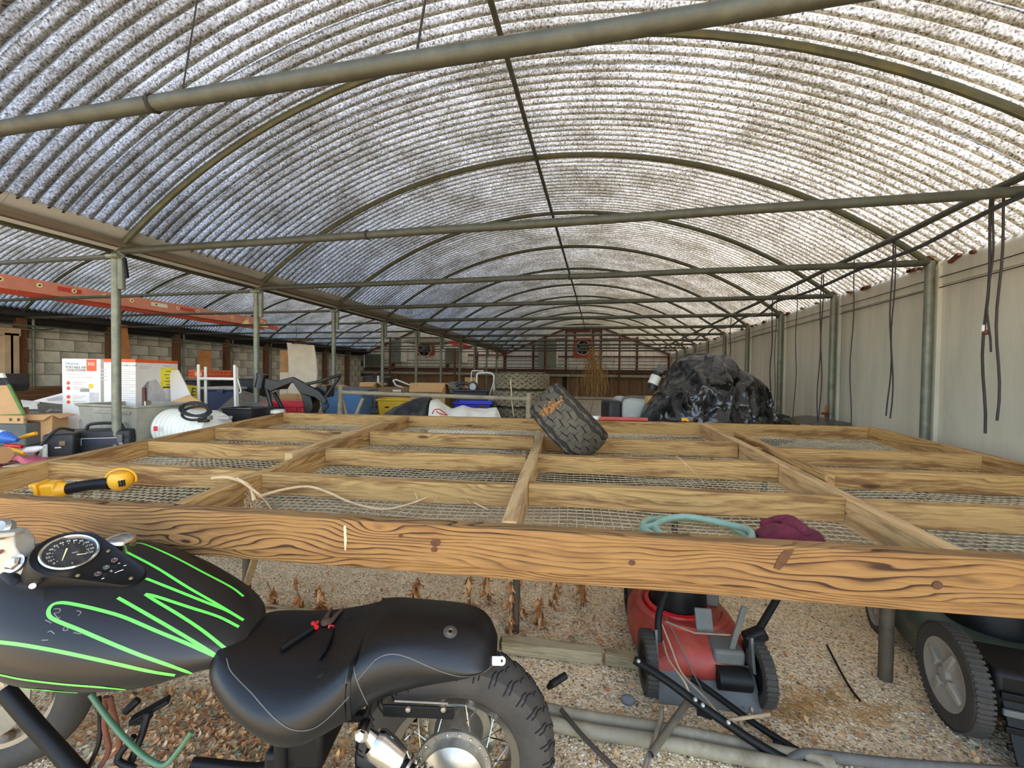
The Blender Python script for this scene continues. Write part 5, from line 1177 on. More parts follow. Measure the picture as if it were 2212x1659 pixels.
mb = MB(); add_text(mb, 'Hisense', on_face(Mr, .09, hb - .052), .022, .07); obj('lettering', mb, MGREY, t)
lines(t, Mr, -.17, .1, [(hb - .06, .4), (hb - .075, .3)], LGREY)
for k in range(4): disc(t, Mr, .15, .19 - .045 * k, .013, ORNG); lines(t, Mr, .02, .12, [(.19 - .045 * k, 1)], LGREY)
lines(t, Mr, .06, .15, [(.33, 1), (.3, .8)], LGREY); obj('picture', lbox(Mr, (.155, -.001, .3), (.02, .001, .08)), MGREY, t)
mb = MB(); add_text(mb, 'PORTABLE AIR', on_face(Ml, .06, hb - .055), .02, .2); obj('lettering', mb, INK, t)
lines(t, Ml, -.02, .17, [(hb - .09 - .018 * k, .9 if k % 3 else .6) for k in range(24)], LGREY, hgt=.005); lines(t, Ml, -.17, -.1, [(hb - .09 - .03 * k, .8) for k in range(4)], LGREY)
disc(t, Ml, .0, .1, .012, ORNG)

# tote, tool cases and cartons of the near left
t, M, w, h = mk('storage_tote', 'dusty grey plastic tote without lid behind the nearest gutter post', 'tote', 140, 318, 874, 3.05, ZT, R(-14))
open_bin(t, M, w * .98, .42, h, TOTEG, .006, .84, .022)
obj('label', lbox(M, (w * .2, -.0 + .012, h * .46), (.085, .002, .06), rot=Matrix.Rotation(R(-6), 3, 'X')), pm('paper_label', (206, 196, 150), .7), t)
obj('handle_rib', lbox(M, (w * .1, -.006, h * .83), (w * .6, .012, .014)), TOTEG, t, bevel=.004)
tag(obj('trowel', MB().tube([M @ V((-.05, .2, h * .7)), M @ V((.08, .22, h * .96)), M @ V((.2, .15, h * 1.03))], [.006, .012, .02], 8), pm('dusty_glove', (124, 114, 90), .9)), 'dusty dark tool poking out of the grey tote', 'tool')
a = M @ V((w * .40, .1, h - .06)); t = thing('screwdriver', 'screwdriver with dark red handle standing up in the grey tote', 'screwdriver', a)
obj('shaft', MB().tube([a, a + V((-.008, 0, .09))], .004, 8), CHROME, t); obj('handle', MB().tube([a + V((-.008, 0, .085)), a + V((-.014, 0, .19))], .0125, 12), pm('dark_red_handle', (74, 28, 26), .5), t)
t, M, w, h = mk('tool_case', 'long black power tool case with pale label beside the nearest post', 'case', 146, 264, 931, 2.86, ZT, R(22))
obj('body', lbox(M, (0, .09, h / 2), (w, .18, h)), BLKPL, t, bevel=.012); obj('lid_rim', lbox(M, (0, .09, h - .05), (w + .012, .19, .012)), BLKPL, t, bevel=.004)
lb = obj('label', lbox(M, (.03, -.004, h - .075), (w * .6, .002, .05)), pm('dark_label', (34, 42, 58), .35), t)
for k in (-.5, .5): obj('label_edge', lbox(M, (.03 + k * w * .58, -.006, h - .075), (.022, .001, .05)), LGREY, lb)
for k in range(3): disc(lb, M, .03 - .29 * w, h - .062 - .014 * k, .005, INK, y=-.0075)
obj('label_edge', lbox(M, (.03, -.006, h - .052), (w * .58, .001, .005)), LGREY, lb)
for x in (-.36, .36): obj('latch', lbox(M, (w * x, -.008, h - .06), (.03, .016, .06)), GREYPL if x > 0 else CARDD, t, bevel=.003)
obj('carry_handle', MB().tube(smooth_path([M @ V((-.09, .09, h)), M @ V((-.06, .09, h + .04)), M @ V((.09, .09, h + .04)), M @ V((.12, .09, h))], 4), .011, 8), BLKPL, t)
t, M, w, h = mk('tool_case', 'black ribbed tool case on end, right of the grey tote', 'case', 262, 330, 909, 3.25, ZT, R(-20))
obj('body', lbox(M, (0, .1, h / 2), (w, .2, h)), BLKPL, t, bevel=.02)
for k in range(4): obj('rib', lbox(M, (.02, -.003, h * .35 + .035 * k), (w * .8, .008, .01)), BLKPL, t, bevel=.002)
t, M, w, h = mk('tool_bag', 'black open toolbox with cords at the left bench corner', 'toolbox', 100, 150, 938, 2.7, ZT - .0, R(30))
obj('body', lbox(M, (0, .1, h / 2), (w, .2, h)), BLKPL, t, bevel=.015); obj('clip', lbox(M, (.02, -.004, h * .62), (.028, .008, .03)), CARDD, t); obj('clip', lbox(M, (-.0, -.004, h * .45), (.03, .006, .008)), OFFW, t)
obj('cord', MB().tube(smooth_path([M @ V((-.1, -.05, .0)), M @ V((-.06, -.03, h * .7)), M @ V((.0, .0, h * 1.2)), M @ V((.06, .05, h * 1.1))], 5), .009, 8), BLK, t)
obj('tube', MB().tube([M @ V((-.055, -.02, .01)), M @ V((-.055, -.02, .1))], .013, 10), OFFW, t)
t, M, w, h = mk('cardboard_box', 'small open brown cardboard box near the left frame edge', 'box', 34, 104, 897, 3.2, ZT, R(14))
carton(t, M, w * .98, .16, h, CARD); mb = MB(); add_text(mb, 'KELLER', on_face(M, w * .12, h * .45) @ Matrix.Rotation(R(-90), 4, 'Z'), .03, .11); obj('lettering', mb, INK, t)
t, M, w, h = mk('plastic_bag', 'crumpled clear plastic bag beside the small cardboard box', 'bag', 92, 145, 884, 3.5, ZT)
obj('film', MB().grid(lambda u, q: M @ V(((u - .5) * w * (1 + .2 * math.sin(q * 9)), .14 * math.sin(q * 3.1) + .03 * noise.noise(V((u * 5, q * 5, 1))), h * q * (1 - .25 * abs(u - .4)) + .03 * noise.noise(V((u * 6, q * 6, 3))))), 18, 14), pm('cloudy_film', (206, 200, 190), .2, 0, .12, 12, .6, 18, spec=.6), t, ang=20)
t, M, w, h = mk('framed_board', 'brown panel with green taped edges at the left frame edge', 'board', -40, 54, 832, 3.3, ZT, R(10))
obj('panel', MB().prism([at_d(-60, 834, 3.35), at_d(19, 832, 3.35), at_d(52, 896, 3.15), at_d(-60, 900, 3.15)], FH * .012), CARD, t); obj('edge_tape', MB().tube([at_d(19, 832, 3.345), at_d(52, 896, 3.145)], .011, 6).tube([at_d(52, 896, 3.145), at_d(-60, 900, 3.145)], .008, 6), pm('green_tape', (88, 130, 62), .6), t)
obj('prop', lbox(M, (0, .02, .14), (.3, .02, .28)), CARDD, t)
t, M, w, h = mk('plywood_strip', 'pegboard strip with holes below the green edged panel', 'board', -30, 36, 899, 3.05)
obj('strip', lbox(M, (0, .05, h - .03), (w, .02, .06)), CARD, t); obj('stand', lbox(M, (0, .12, h / 2 - .03), (w * .9, .12, h - .06)), GREYPL, t, bevel=.01)
for k in range(3): obj('hole', MB().lathe([(0, .001), (.012, .0005)], M @ V((w * .08 + .06 * k, .039, h - .03)), M.to_3x3() @ V((0, -1, 0)), 12), INK, t)
t, M, w, h = mk('white_board', 'white sheet and folded white paper lying left of the air conditioner carton', 'board', 44, 136, 868, 3.8)
obj('board', MB().prism([at_d(44, 864, 3.9), at_d(80, 868, 3.8), at_d(80, 884, 3.7), at_d(52, 884, 3.7)], FH * .02), OFFW, t)
obj('paper', MB().prism([at_d(70, 866, 3.72), at_d(138, 848, 3.75), at_d(138, 874, 3.7)], FH * .01), BOXW, t); obj('stand', lbox(M, (0, .1, .1), (w * .9, .1, .2)), GREYPL, t)
obj('print', MB().prism([at_d(100, 862, 3.71), at_d(134, 854, 3.71), at_d(134, 864, 3.71), at_d(104, 866, 3.71)], FH * .001), LGREY, t)
t, M, w, h = mk('dark_panel', 'dark grey slab leaning between white paper and grey tote', 'panel', 80, 140, 868, 3.6)
obj('slab', MB().prism([at_d(80, 872, 3.6), at_d(140, 876, 3.55), at_d(140, 900, 3.5), at_d(86, 900, 3.5)], FH * .02), GREYPL, t); obj('foot', lbox(M, (0, .05, .07), (w, .04, .14)), GREYPL, t)
# small hand tools at the far left
def lay(name, label, cat, pts, r, mat, dep=2.55, extra=None):
    P = [at_d(a, b_, c if c else dep) for a, b_, c in pts]
    t = thing(name, label, cat, P[0]); obj('body', MB().tube(P, r, 12), mat, t)
    return t, P
t, P = lay('spray_bottle', 'blue bottle with white label lying at the left frame edge', 'bottle', [(-20, 938, 2.6), (8, 944, 2.6), (16, 946, 2.6), (30, 949, 2.6), (38, 951, 2.6)], [.04, .04, .038, .022, .012], pm('blue_bottle', (46, 96, 176), .35))
obj('label', MB().tube([P[0], P[1]], .0408, 16), OFFW, t)
lay('hammer_handle', 'yellow tool handle lying in front of the small cardboard box', 'tool', [(38, 948, 2.7), (58, 941, 2.7), (78, 936, 2.7)], [.011, .013, .012], YEL)
lay('screwdriver', 'red handled tool lying above the yellow handle at far left', 'tool', [(12, 962, 2.6), (30, 963, 2.6), (48, 965, 2.6)], [.01, .014, .011], REDP)
lay('chisel', 'yellow handled knife lying on papers at far left', 'tool', [(16, 969, 2.5), (35, 974, 2.5), (54, 979, 2.5)], [.012, .014, .012], YEL)
lay('caulk_tube', 'grey and white tube lying beside the yellow handled knife', 'tube', [(52, 974, 2.5), (62, 972, 2.5), (78, 970, 2.5), (95, 966, 2.5)], [.01, .02, .02, .008], LGREY)
lay('tape_roll', 'brown tape roll end at the far left frame edge', 'tape', [(-20, 985, 2.4), (8, 983, 2.4)], [.05, .05], CARD)
t = thing('work_surface', 'cluttered brown board with papers under the hand tools at far left', 'board', at_d(40, 1000, 2.5)); P = at_d(50, 1000, 2.5)
obj('board', MB().box((P.x, P.y, ZT + .008), (.75, .45, .016), Matrix.Rotation(YAW, 3, 'Z')), CARDD, t, bevel=.003); obj('paper', MB().box((P.x + .1, P.y + .02, ZT + .019), (.22, .18, .004), Matrix.Rotation(YAW + .3, 3, 'Z')), pm('kraft_paper', (214, 188, 150), .8), t)
obj('red_tray', MB().box((P.x - .12, P.y - .16, ZT + .03), (.3, .06, .028), Matrix.Rotation(YAW, 3, 'Z')), pm('maroon_tray', (150, 40, 48), .5), t, bevel=.004)
mb = MB().grid(lambda u, q: V((P.x - .05 + u * .18, P.y - .06 + q * .12, ZT + .03 + .05 * max(0, noise.noise(V((u * 3, q * 3, 2))) + .35) * math.sin(u * 3.1))), 10, 8)
tag(obj('rag', mb, pm('pink_rag', (190, 96, 110), .9), solid=.003), 'crumpled pink rag on the tool board at far left', 'rag')

# white barrel with a coil of black cable
c = at_d(418, 925, 3.15); bx = RX
t = thing('white_barrel', 'white ribbed plastic drum lying behind the left bench corner', 'barrel', (c.x, c.y, ZT))
cz = ZT + .15; prof = [(0, -.27), (.11, -.265), (.14, -.24)]
for k in range(11): prof += [(.15, -.215 + k * .04), (.143, -.197 + k * .04)]
prof += [(.13, .24), (.05, .265), (.045, .3), (0, .3)]
obj('drum', MB().lathe(prof, (c.x, c.y, cz), (RX - FH * .25).normalized(), 36), OFFW, t); obj('red_label', MB().box(at_d(336, 926, 3.0), (.03, .002, .035), Matrix.Rotation(YAW, 3, 'Z')), REDP, t)
obj('cap_strip', MB().box(at_d(480, 902, 3.1), (.12, .05, .02), Matrix.Rotation(YAW + .1, 3, 'Z')), LGREY, t)
cp = []
for k in range(70):
    a = k / 70 * 2 * math.pi * 3.2; rr = 1 + .12 * math.sin(k * .37); cp.append(at_d(422 + 30 * rr * math.cos(a), 888 - 14 * rr * math.sin(a) - 5 * math.sin(a * .5), 2.95 + .05 * math.sin(a)))
t = thing('power_cord', 'coil of thick black cord lying on the white drum', 'cord', at_d(424, 895, 2.95)); obj('cord', MB().tube(smooth_path(cp, 3), .009, 8), BLK, t)
obj('plug', MB().box(at_d(440, 907, 2.93), (.07, .035, .035), Matrix.Rotation(YAW + .3, 3, 'Z')), BLK, t, bevel=.008); obj('plug', MB().box(at_d(452, 902, 2.93), (.05, .03, .03), Matrix.Rotation(YAW - .5, 3, 'Z')), GREYPL, t, bevel=.008)
# white sheets, yellow sign, crate, white frame
t, M, w, h = mk('foam_sheet', 'irregular white sheet leaning right of the carton with the orange stripe', 'sheet', 372, 416, 800, 3.7)
obj('sheet', MB().prism([at_d(366, 800, 3.75), at_d(384, 799, 3.75), at_d(404, 838, 3.7), at_d(416, 866, 3.65), at_d(372, 880, 3.6), V((at_d(372, 880, 3.6).x, at_d(372, 880, 3.6).y, ZT))], FH * .012), BOXW, t)
t, M, w, h = mk('yellow_sign', 'yellow card with outlined black letter behind the white sheet', 'sign', 404, 430, 833, 4.1)
obj('card', MB().prism([at_d(400, 831, 4.1), at_d(429, 834, 4.1), at_d(424, 862, 4.05), at_d(414, 900, 4.0), at_z(412, 931, ZT), at_z(398, 931, ZT)], FH * .008), YELP, t)
mb = MB(); add_text(mb, 'E', Matrix.Translation(at_d(418, 847, 4.04)) @ Matrix.Rotation(YAW, 4, 'Z') @ Matrix.Rotation(R(90), 4, 'X') @ Matrix.Rotation(R(-6), 4, 'Z'), .11); obj('lettering', mb, INK, t)
t, M, w, h = mk('cardboard_sheet', 'folded brown cardboard sheet between white drum and carton', 'cardboard', 372, 470, 853, 3.4)
obj('sheet', MB().prism([at_d(372, 866, 3.45), at_d(406, 853, 3.45), at_d(432, 866, 3.4), at_d(474, 902, 3.3), at_d(474, 930, 3.3), at_d(372, 930, 3.3)], FH * .01), CARD, t)
t, M, w, h = mk('milk_crate', 'orange plastic milk crate against the block wall side, behind the white frame', 'crate', 390, 460, 799, 5.2, 1.2, R(-22))
lattice(t, M, w * .8, w * .8, .3 if h < .1 else h, ORPL, 6, 4, .014); mb = lbox(M, (.05, -.012, h * .5), (.14, .002, .05)); obj('worn_label', mb, pm('pale_orange', (236, 170, 130), .6), t)
obj('contents', lbox(M, (-.05, w * .3, h * .3), (w * .35, w * .35, h * .5)), CARD, t)
t, M, w, h = mk('stacked_tote', 'dark plastic tote under the orange milk crate', 'tote', 380, 470, 850, 5.1, ZT, R(-22)); zt_ = 1.195 - ZT
open_bin(t, M, w, .5, zt_ - .02, BLKPL); obj('lid', lbox(M, (0, .25, zt_ - .012), (w + .04, .54, .02)), GREYPL, t, bevel=.005)
t, M, w, h = mk('white_rail_frame', 'white tubular frame with two cross bars standing in the left junk', 'frame', 428, 512, 788, 3.85)
for x, y in ((-.5, 0), (-.42, .05), (.5, 0), (.455, .05)): obj('upright', MB().tube([M @ V((w * x * .96, y, 0)), M @ V((w * x * (.98 if x < 0 else .88), y, h * (1 if y == 0 else .97)))], .013, 10), OFFW, t)
for z in (.80, .27): obj('cross_bar', MB().tube([M @ V((-w * .48, 0, h * z)), M @ V((w * .47, 0, h * z))], .013, 10), OFFW, t)
obj('cross_bar', MB().tube([M @ V((-w * .42, .05, h * .22)), M @ V((w * .46, .05, h * .23))], .011, 10), OFFW, t); obj('hook', MB().tube(smooth_path([M @ V((w * .52, 0, h * .8)), M @ V((w * .56, 0, h * .72)), M @ V((w * .6, 0, h * .62)), M @ V((w * .56, 0, h * .6))], 4), .006, 6), OFFW, t)
t, M, w, h = mk('storage_tote', 'navy blue tote with grey lid behind the white tubular frame', 'tote', 438, 506, 836, 4.7); open_bin(t, M, w, .4, h - .03, NAVY); obj('lid', lbox(M, (0, .2, h - .015), (w + .04, .44, .03)), pm('grey_lid', (166, 164, 154), .5), t, bevel=.008)
obj('lid_clip', lbox(M, (w * .1, -.02, h - .05), (.07, .02, .04)), NAVY, t, bevel=.004)
t, M, w, h = mk('black_bin', 'square black bin right of the white tubular frame', 'bin', 510, 548, 818, 4.9); open_bin(t, M, w, .35, h, BLKPL, lip=.012)
t = thing('wire_cage', 'flattened wire cage panel lying below the white tubular frame', 'cage', at_d(520, 880, 4.0)); a, b_, c_, d_ = at_d(462, 893, 3.75), at_d(578, 880, 3.8), at_d(560, 850, 4.4), at_d(520, 844, 4.4)
c_, d_ = at_d(585, 862, 4.5), at_d(520, 843, 4.5)
for nm, (n1, n2) in (('long_wires', (13, 0)), ('cross_wires', (0, 26))):
    mb = MB()
    for i in range((n1 or n2) + 1):
        q = i / (n1 or n2); mb.tube([a.lerp(d_, q), b_.lerp(c_, q)] if n1 else [a.lerp(b_, q), d_.lerp(c_, q)], .0025, 4, False)
    obj(nm, mb, pm('cage_wire', (170, 166, 150), .4, .5), t)['kind'] = 'stuff'
obj('cage_frame', MB().tube([a, b_, c_, d_, a], .005, 6), STEEL, t); obj('cage_leg', MB().tube([(a.x, a.y, ZT), a], .005, 6).tube([(b_.x, b_.y, ZT), b_], .005, 6), STEEL, t); obj('cage_leg', MB().tube([(d_.x, d_.y, ZT), d_], .005, 6), STEEL, t)
tag(obj('red_strip', MB().box(at_d(530, 878, 4.05), (.16, .04, .02), Matrix.Rotation(YAW - .15, 3, 'Z')), pm('pink_strip', (186, 92, 82), .6)), 'faded red strip lying on the wire cage panel', 'strip')
t, M, w, h = mk('drip_tray', 'shallow black open tray behind the left bench corner', 'tray', 474, 548, 882, 3.35, ZT, R(-10)); open_bin(t, M, w, .25, h, BLKPL, .005, .8, .014); tag(obj('pad', MB().box(at_d(520, 884, 3.45), (.12, .08, .012), Matrix.Rotation(YAW, 3, 'Z')), OFFW), 'white pad lying across the black tray', 'pad')
# red case, black bike frame, hanging sheet
t, M, w, h = mk('tool_case', 'bright red plastic tool case behind the bench left back corner', 'case', 560, 655, 866, 4.25, ZT, R(4)); obj('body', lbox(M, (0, .12, h * .45), (w, .24, h * .9)), REDC, t, bevel=.02); obj('lid', lbox(M, (0, .12, h * .86), (w + .01, .25, h * .26)), REDC, t, bevel=.02)
for x in (-.3, .3): obj('latch', lbox(M, (w * x, -.008, h * .7), (.05, .016, .04)), REDC, t, bevel=.004)
disc(t, M, -w * .36, h * .55, .016, pm('white_dot', (220, 180, 180), .5)); obj('corner_foot', lbox(M, (w * .32, -.004, .03), (.04, .01, .04)), BLKPL, t)
tag(obj('white_lid', MB().lathe([(0, .022), (.05, .02), (.066, .014), (.068, -.012), (0, -.014)], at_d(598, 889, 3.6), UP, 26), OFFW, base=at_d(598, 889, 3.6)), 'round white lid resting in front of the red case', 'lid')
t, M, w, h = mk('carton', 'small brown carton standing behind the red tool case', 'box', 604, 652, 853, 4.9); carton(t, M, w, .2, h, CARD, op=False)
obj('tape', lbox(M, (.08, -.001, h * .5), (.05, .002, h)), pm('brown_tape', (176, 126, 74), .4), t)
bf = thing('motorcycle_frame', 'bare black motorcycle frame standing in the junk left of centre', 'frame', at_d(640, 890, 3.9))
def q_(px, py, d=3.9): return at_d(px, py, d)
obj('head_tube', MB().tube([q_(567, 811), q_(562, 838)], [.045, .05], 14), BLKPAINT, bf); obj('head_cap', MB().tube([q_(568, 808), q_(567, 813)], .055, 14), BLKPAINT, bf)
for dd in (-.11, .11): obj('main_spar', MB().prism([q_(572, 818, 3.9 + dd), q_(600, 822, 3.9 + dd), q_(632, 814, 3.9 + dd), q_(655, 826, 3.9 + dd), q_(690, 845, 3.9 + dd), q_(706, 866, 3.9 + dd), q_(700, 874, 3.9 + dd), q_(678, 858, 3.9 + dd), q_(648, 850, 3.9 + dd), q_(632, 826, 3.9 + dd), q_(602, 838, 3.9 + dd), q_(584, 846, 3.9 + dd), q_(570, 838, 3.9 + dd)], FH * .03), BLKPAINT, bf, bevel=.006)
obj('spar_bridge', MB().prism([q_(575, 822, 3.8), q_(606, 826, 3.8), q_(596, 842, 3.8), q_(574, 838, 3.8)], FH * .2), BLKPAINT, bf, bevel=.006)
for a, b_, dd in (((576, 838), (588, 886), -.06), ((592, 848), (611, 884), .06)): obj('down_tube', MB().tube([q_(*a, 3.9 + dd), q_(*b_, 3.9 + dd)], .018, 10), BLKPAINT, bf)
obj('cradle', MB().tube([q_(586, 884, 3.84), q_(612, 883, 3.9)], .016, 8), BLKPAINT, bf)
obj('pivot_plate', MB().prism([q_(648, 848), q_(672, 856), q_(676, 880), q_(668, 902), q_(658, 902), q_(656, 876)], FH * .16), BLKPAINT, bf, bevel=.008)
for dd in (-.1, .1):
    obj('seat_rail', MB().tube(smooth_path([q_(660, 830, 3.9 + dd), q_(690, 824, 3.9 + dd), q_(708, 818, 3.9 + dd), q_(735, 810, 3.9 + dd * 1.4)], 4), .015, 8), BLKPAINT, bf)
    obj('subframe_strut', MB().tube([q_(700, 862, 3.9 + dd), q_(735, 812, 3.9 + dd)], .013, 8), BLKPAINT, bf)
obj('battery_tray', MB().prism([q_(672, 838, 3.85), q_(706, 832, 3.85), q_(704, 858, 3.85), q_(682, 862, 3.85)], FH * .18), BLKPAINT, bf, bevel=.006)
obj('stand_leg', MB().tube(smooth_path([q_(692, 856), q_(704, 868), q_(708, 878), q_(700, 890), V((q_(700, 890).x, q_(700, 890).y, ZT))], 4), .012, 8), BLKPAINT, bf); obj('foot', MB().tube([q_(664, 900), V((q_(664, 900).x, q_(664, 900).y, ZT))], .02, 8), BLKPAINT, bf)
t = thing('hanging_sheet', 'cream insulation sheet hanging in the left bay', 'sheet', at_d(650, 860, 7.2)); W0 = [(620, 738), (678, 745)]
def hs_fn(u, q):
    py = 740 + q * 112; px = 620 + u * (59 + 3 * math.sin(q * 3)) + 4 * math.sin(q * 3.0) ; return at_d(px, py + u * 6, 7.2 + .06 * math.sin(u * 3 + q * 2) + .012 * noise.noise(V((u * 6, q * 10, 1))))
obj('sheet', MB().grid(hs_fn, 14, 26), CREME, t, solid=.02); obj('clips', MB().tube([at_d(632, 742, 7.18), at_d(645, 735, 7.15), at_d(668, 744, 7.15)], .014, 6), DARKP, t); obj('bracket', MB().box(at_d(652, 735, 7.2), (.4, .05, .03), Matrix.Rotation(YAW, 3, 'Z')), OLDW, t)
obj('hanger', MB().tube([at_d(640, 738, 7.2), at_d(640, 690, 7.2)], .004, 5), DARKP, t)
t, M, w, h = mk('foam_board', 'tall beige board standing behind the hanging cream sheet', 'board', 606, 628, 757, 7.5); obj('lower_board', lbox(M, (0, 0, h * .3), (w, .04, h * .6)), CREME, t); obj('upper_board', lbox(M, (0, 0, h * .8), (w, .05, h * .4)), pm('tan_board', (176, 132, 88), .8), t)
t, M, w, h = mk('storage_tote', 'light blue tote right of the black motorcycle frame', 'tote', 690, 782, 842, 5.0); open_bin(t, M, w, .45, h, BLUEB); obj('panel', lbox(M, (w * .2, .02, h * .45), (w * .35, .02, h * .6)), BLUEB, t, bevel=.01)
obj('lid', lbox(M, (.1, .2, h + .012), (w * .9, .4, .02), rot=Matrix.Rotation(.06, 3, 'Y')), GREYPL, t, bevel=.004)
# pipe rail
pr = thing('pipe_rail', 'grey pipe rail on short stub posts standing behind the bench', 'rail', at_d(940, 900, 3.95))
A, B_ = at_d(735, 847, 4.0), at_d(1142, 862, 3.9)
obj('rail', MB().tube([A, A.lerp(B_, .03), A.lerp(B_, .97), B_], [.024, .02, .02, .026], 12), PVC, pr)
obj('post', MB().tube([V((A.x, A.y, ZT)), A + UP * .07], .025, 12), PVC, pr); obj('post', MB().tube([V((B_.x, B_.y, ZT)), B_ + UP * .06], .026, 12), PVC, pr)
for a, b_ in (((737, 856), (747, 892)), ((784, 860), (770, 893))):
    p = at_d(b_[0], b_[1], 4.05); obj('brace', MB().tube([at_d(a[0], a[1], 4.05), p, V((p.x, p.y, ZT)) + RX * (.02 if a[0] < 750 else -.02)], .017, 10), PVC, pr)
# far clutter on the main table
t, M, w, h = mk('slotted_crate', 'grey slotted crates stacked behind the pipe rail', 'crate', 772, 830, 838, 6.2); lattice(t, M, w, .4, h, pm('slate_plastic', (104, 112, 120), .6), 9, 6, .02)
t, M, w, h = mk('brown_box', 'flat brown box on the yellow crate side of the pipe rail', 'box', 818, 882, 838, 6.0); carton(t, M, w, .35, h, CARDD, op=False); obj('label', lbox(M, (.05, -.002, h * .9), (.12, .002, .03)), OFFW, t)
t, M, w, h = mk('yellow_crate', 'yellow plastic crate behind the black bag', 'crate', 815, 884, 862, 5.4); open_bin(t, M, w, .4, h, YELB, lip=.03); obj('grip_hole', lbox(M, (-w * .2, -.001 + .02, h * .6), (.07, .02, .035)), DARKP, t, bevel=.008)
def sack(name, label, cat, sil, dep, depth, mat, seed, amp=.02, fr=6.0, cuts=(46, 22)):
    """a pile whose outline against the background follows sil (photograph columns and rows at distance dep), with its own depth"""
    P = [at_d(a, b_, dep) for a, b_ in sil]; base = V((sum(p.x for p in P) / len(P), sum(p.y for p in P) / len(P), ZT)); t = thing(name, label, cat, base)
    def prof(u):
        s = u * (len(P) - 1); i = min(int(s), len(P) - 2); return P[i].lerp(P[i + 1], s - i)
    mb = MB()
    def fn(u, q):
        p = prof(u); hgt = max(.004, p.z - ZT); a = math.pi * q; dd = depth * (.25 + .75 * math.sin(math.pi * min(1, max(0, u))) ** .6)
        z = ZT + hgt * math.sin(a) ** .75; y = -math.cos(a) * dd * (.5 + .5 * min(1, hgt / .4))
        k = V((p.x, p.y, p.z)) * fr + V((seed, q * 3, 0)); n1 = noise.noise(k); n2 = abs(noise.noise(k * 1.7)); n3 = abs(noise.noise(V((k.x * 3.2, k.y, k.z * 1.1))))
        o = amp * (n1 * 1.0 + (.4 - n2) * 1.5 + (.4 - n3) * .7) * min(1, math.sin(a) * 4) * min(1, hgt * 8)
        return V((p.x, p.y, z)) + FH * (y - o * 1.4) + UP * (o * .7) + RX * (o * .25)
    mb.grid(fn, *cuts); return t, obj('cover', mb, mat, t, ang=50), mb
def crease_film(name, col, rough):
    m, ns, ls, b = nt(name); tc = N(ns, 'TexCoord'); n0 = N(ns, 'TexNoise', Scale=4.0, Detail=2.0); ls.new(tc.outputs['Object'], n0.inputs['Vector'])
    wv = N(ns, 'VectorMath', operation='MULTIPLY_ADD'); ls.new(n0.outputs['Color'], wv.inputs[0]); wv.inputs[1].default_value = (.3, .3, .3); ls.new(tc.outputs['Object'], wv.inputs[2])
    prev = None
    for sc, st in ((5.0, .9), (13.0, .75)):
        mp = N(ns, 'VectorMath', operation='MULTIPLY'); ls.new(wv.outputs[0], mp.inputs[0]); mp.inputs[1].default_value = (sc, sc, sc * .6)
        v = N(ns, 'TexVoronoi', Scale=1.0); ls.new(mp.outputs[0], v.inputs['Vector'])
        d = N(ns, 'VectorMath', operation='SUBTRACT'); ls.new(mp.outputs[0], d.inputs[0]); ls.new(v.outputs['Position'], d.inputs[1])
        c = N(ns, 'VectorMath', operation='SUBTRACT'); ls.new(v.outputs['Color'], c.inputs[0]); c.inputs[1].default_value = (.5, .5, .5)
        dt = N(ns, 'VectorMath', operation='DOT_PRODUCT'); ls.new(d.outputs[0], dt.inputs[0]); ls.new(c.outputs[0], dt.inputs[1])
        bp = N(ns, 'Bump', Strength=st, Distance=1.1 / sc); ls.new(dt.outputs['Value'], bp.inputs['Height'])
        if prev is not None: ls.new(prev.outputs[0], bp.inputs['Normal'])
        prev = bp
    ls.new(prev.outputs[0], b.inputs['Normal'])
    b.inputs['Base Color'].default_value = S(col); b.inputs['Roughness'].default_value = rough; b.inputs['Specular IOR Level'].default_value = .75; return m
BAGM = pm('black_bag_film', (34, 34, 34), .34, 0, .3, 8, .35, 26, spec=.6, dirt=(92, 90, 84), dirtamt=.25)
TARPM = crease_film('black_tarp_film', (24, 25, 24), .24)
sack('rubbish_bag', 'black plastic bag slumped behind the bench back board', 'bag', [(818, 905), (835, 893), (850, 884), (870, 873), (895, 862), (918, 856), (929, 858), (934, 875), (938, 905)], 4.3, .35, BAGM, 3, .02)
t, o, _ = sack('woven_sack', 'white woven sack lying right of the black bag', 'sack', [(928, 905), (932, 866), (945, 862), (958, 872), (975, 884), (1000, 876), (1020, 882), (1050, 884), (1072, 880), (1082, 905)], 4.2, .3, WOVEN, 8, .014, 5)
tag(obj('red_cord', MB().tube(smooth_path([at_d(934, 894, 3.9), at_d(938, 886, 3.88), at_d(948, 884, 3.86), at_d(958, 890, 3.88), at_d(966, 897, 3.9), at_d(950, 893, 3.9), at_d(942, 888, 3.9)], 5), .005, 6), REDP), 'thin red cord looped on the white sack', 'cord')
t, M, w, h = mk('cardboard_box', 'large open cardboard box with flap folded out, beyond the pipe rail', 'box', 886, 962, 828, 5.4); carton(t, M, w, .5, h, CARD)
t, M, w, h = mk('cardboard_box', 'open cardboard box with a motor on top, left of the black crate', 'box', 955, 985, 835, 5.8); carton(t, M, w * 1.3, .3, h, CARDD)
t, M, w, h = mk('black_crate', 'black plastic storage crate behind the white sack', 'crate', 980, 1052, 842, 5.2); open_bin(t, M, w, .45, h, BLKPL, lip=.03); obj('panel', lbox(M, (0, .006, h * .62), (w * .7, .02, h * .4)), BLKPL, t, bevel=.008)
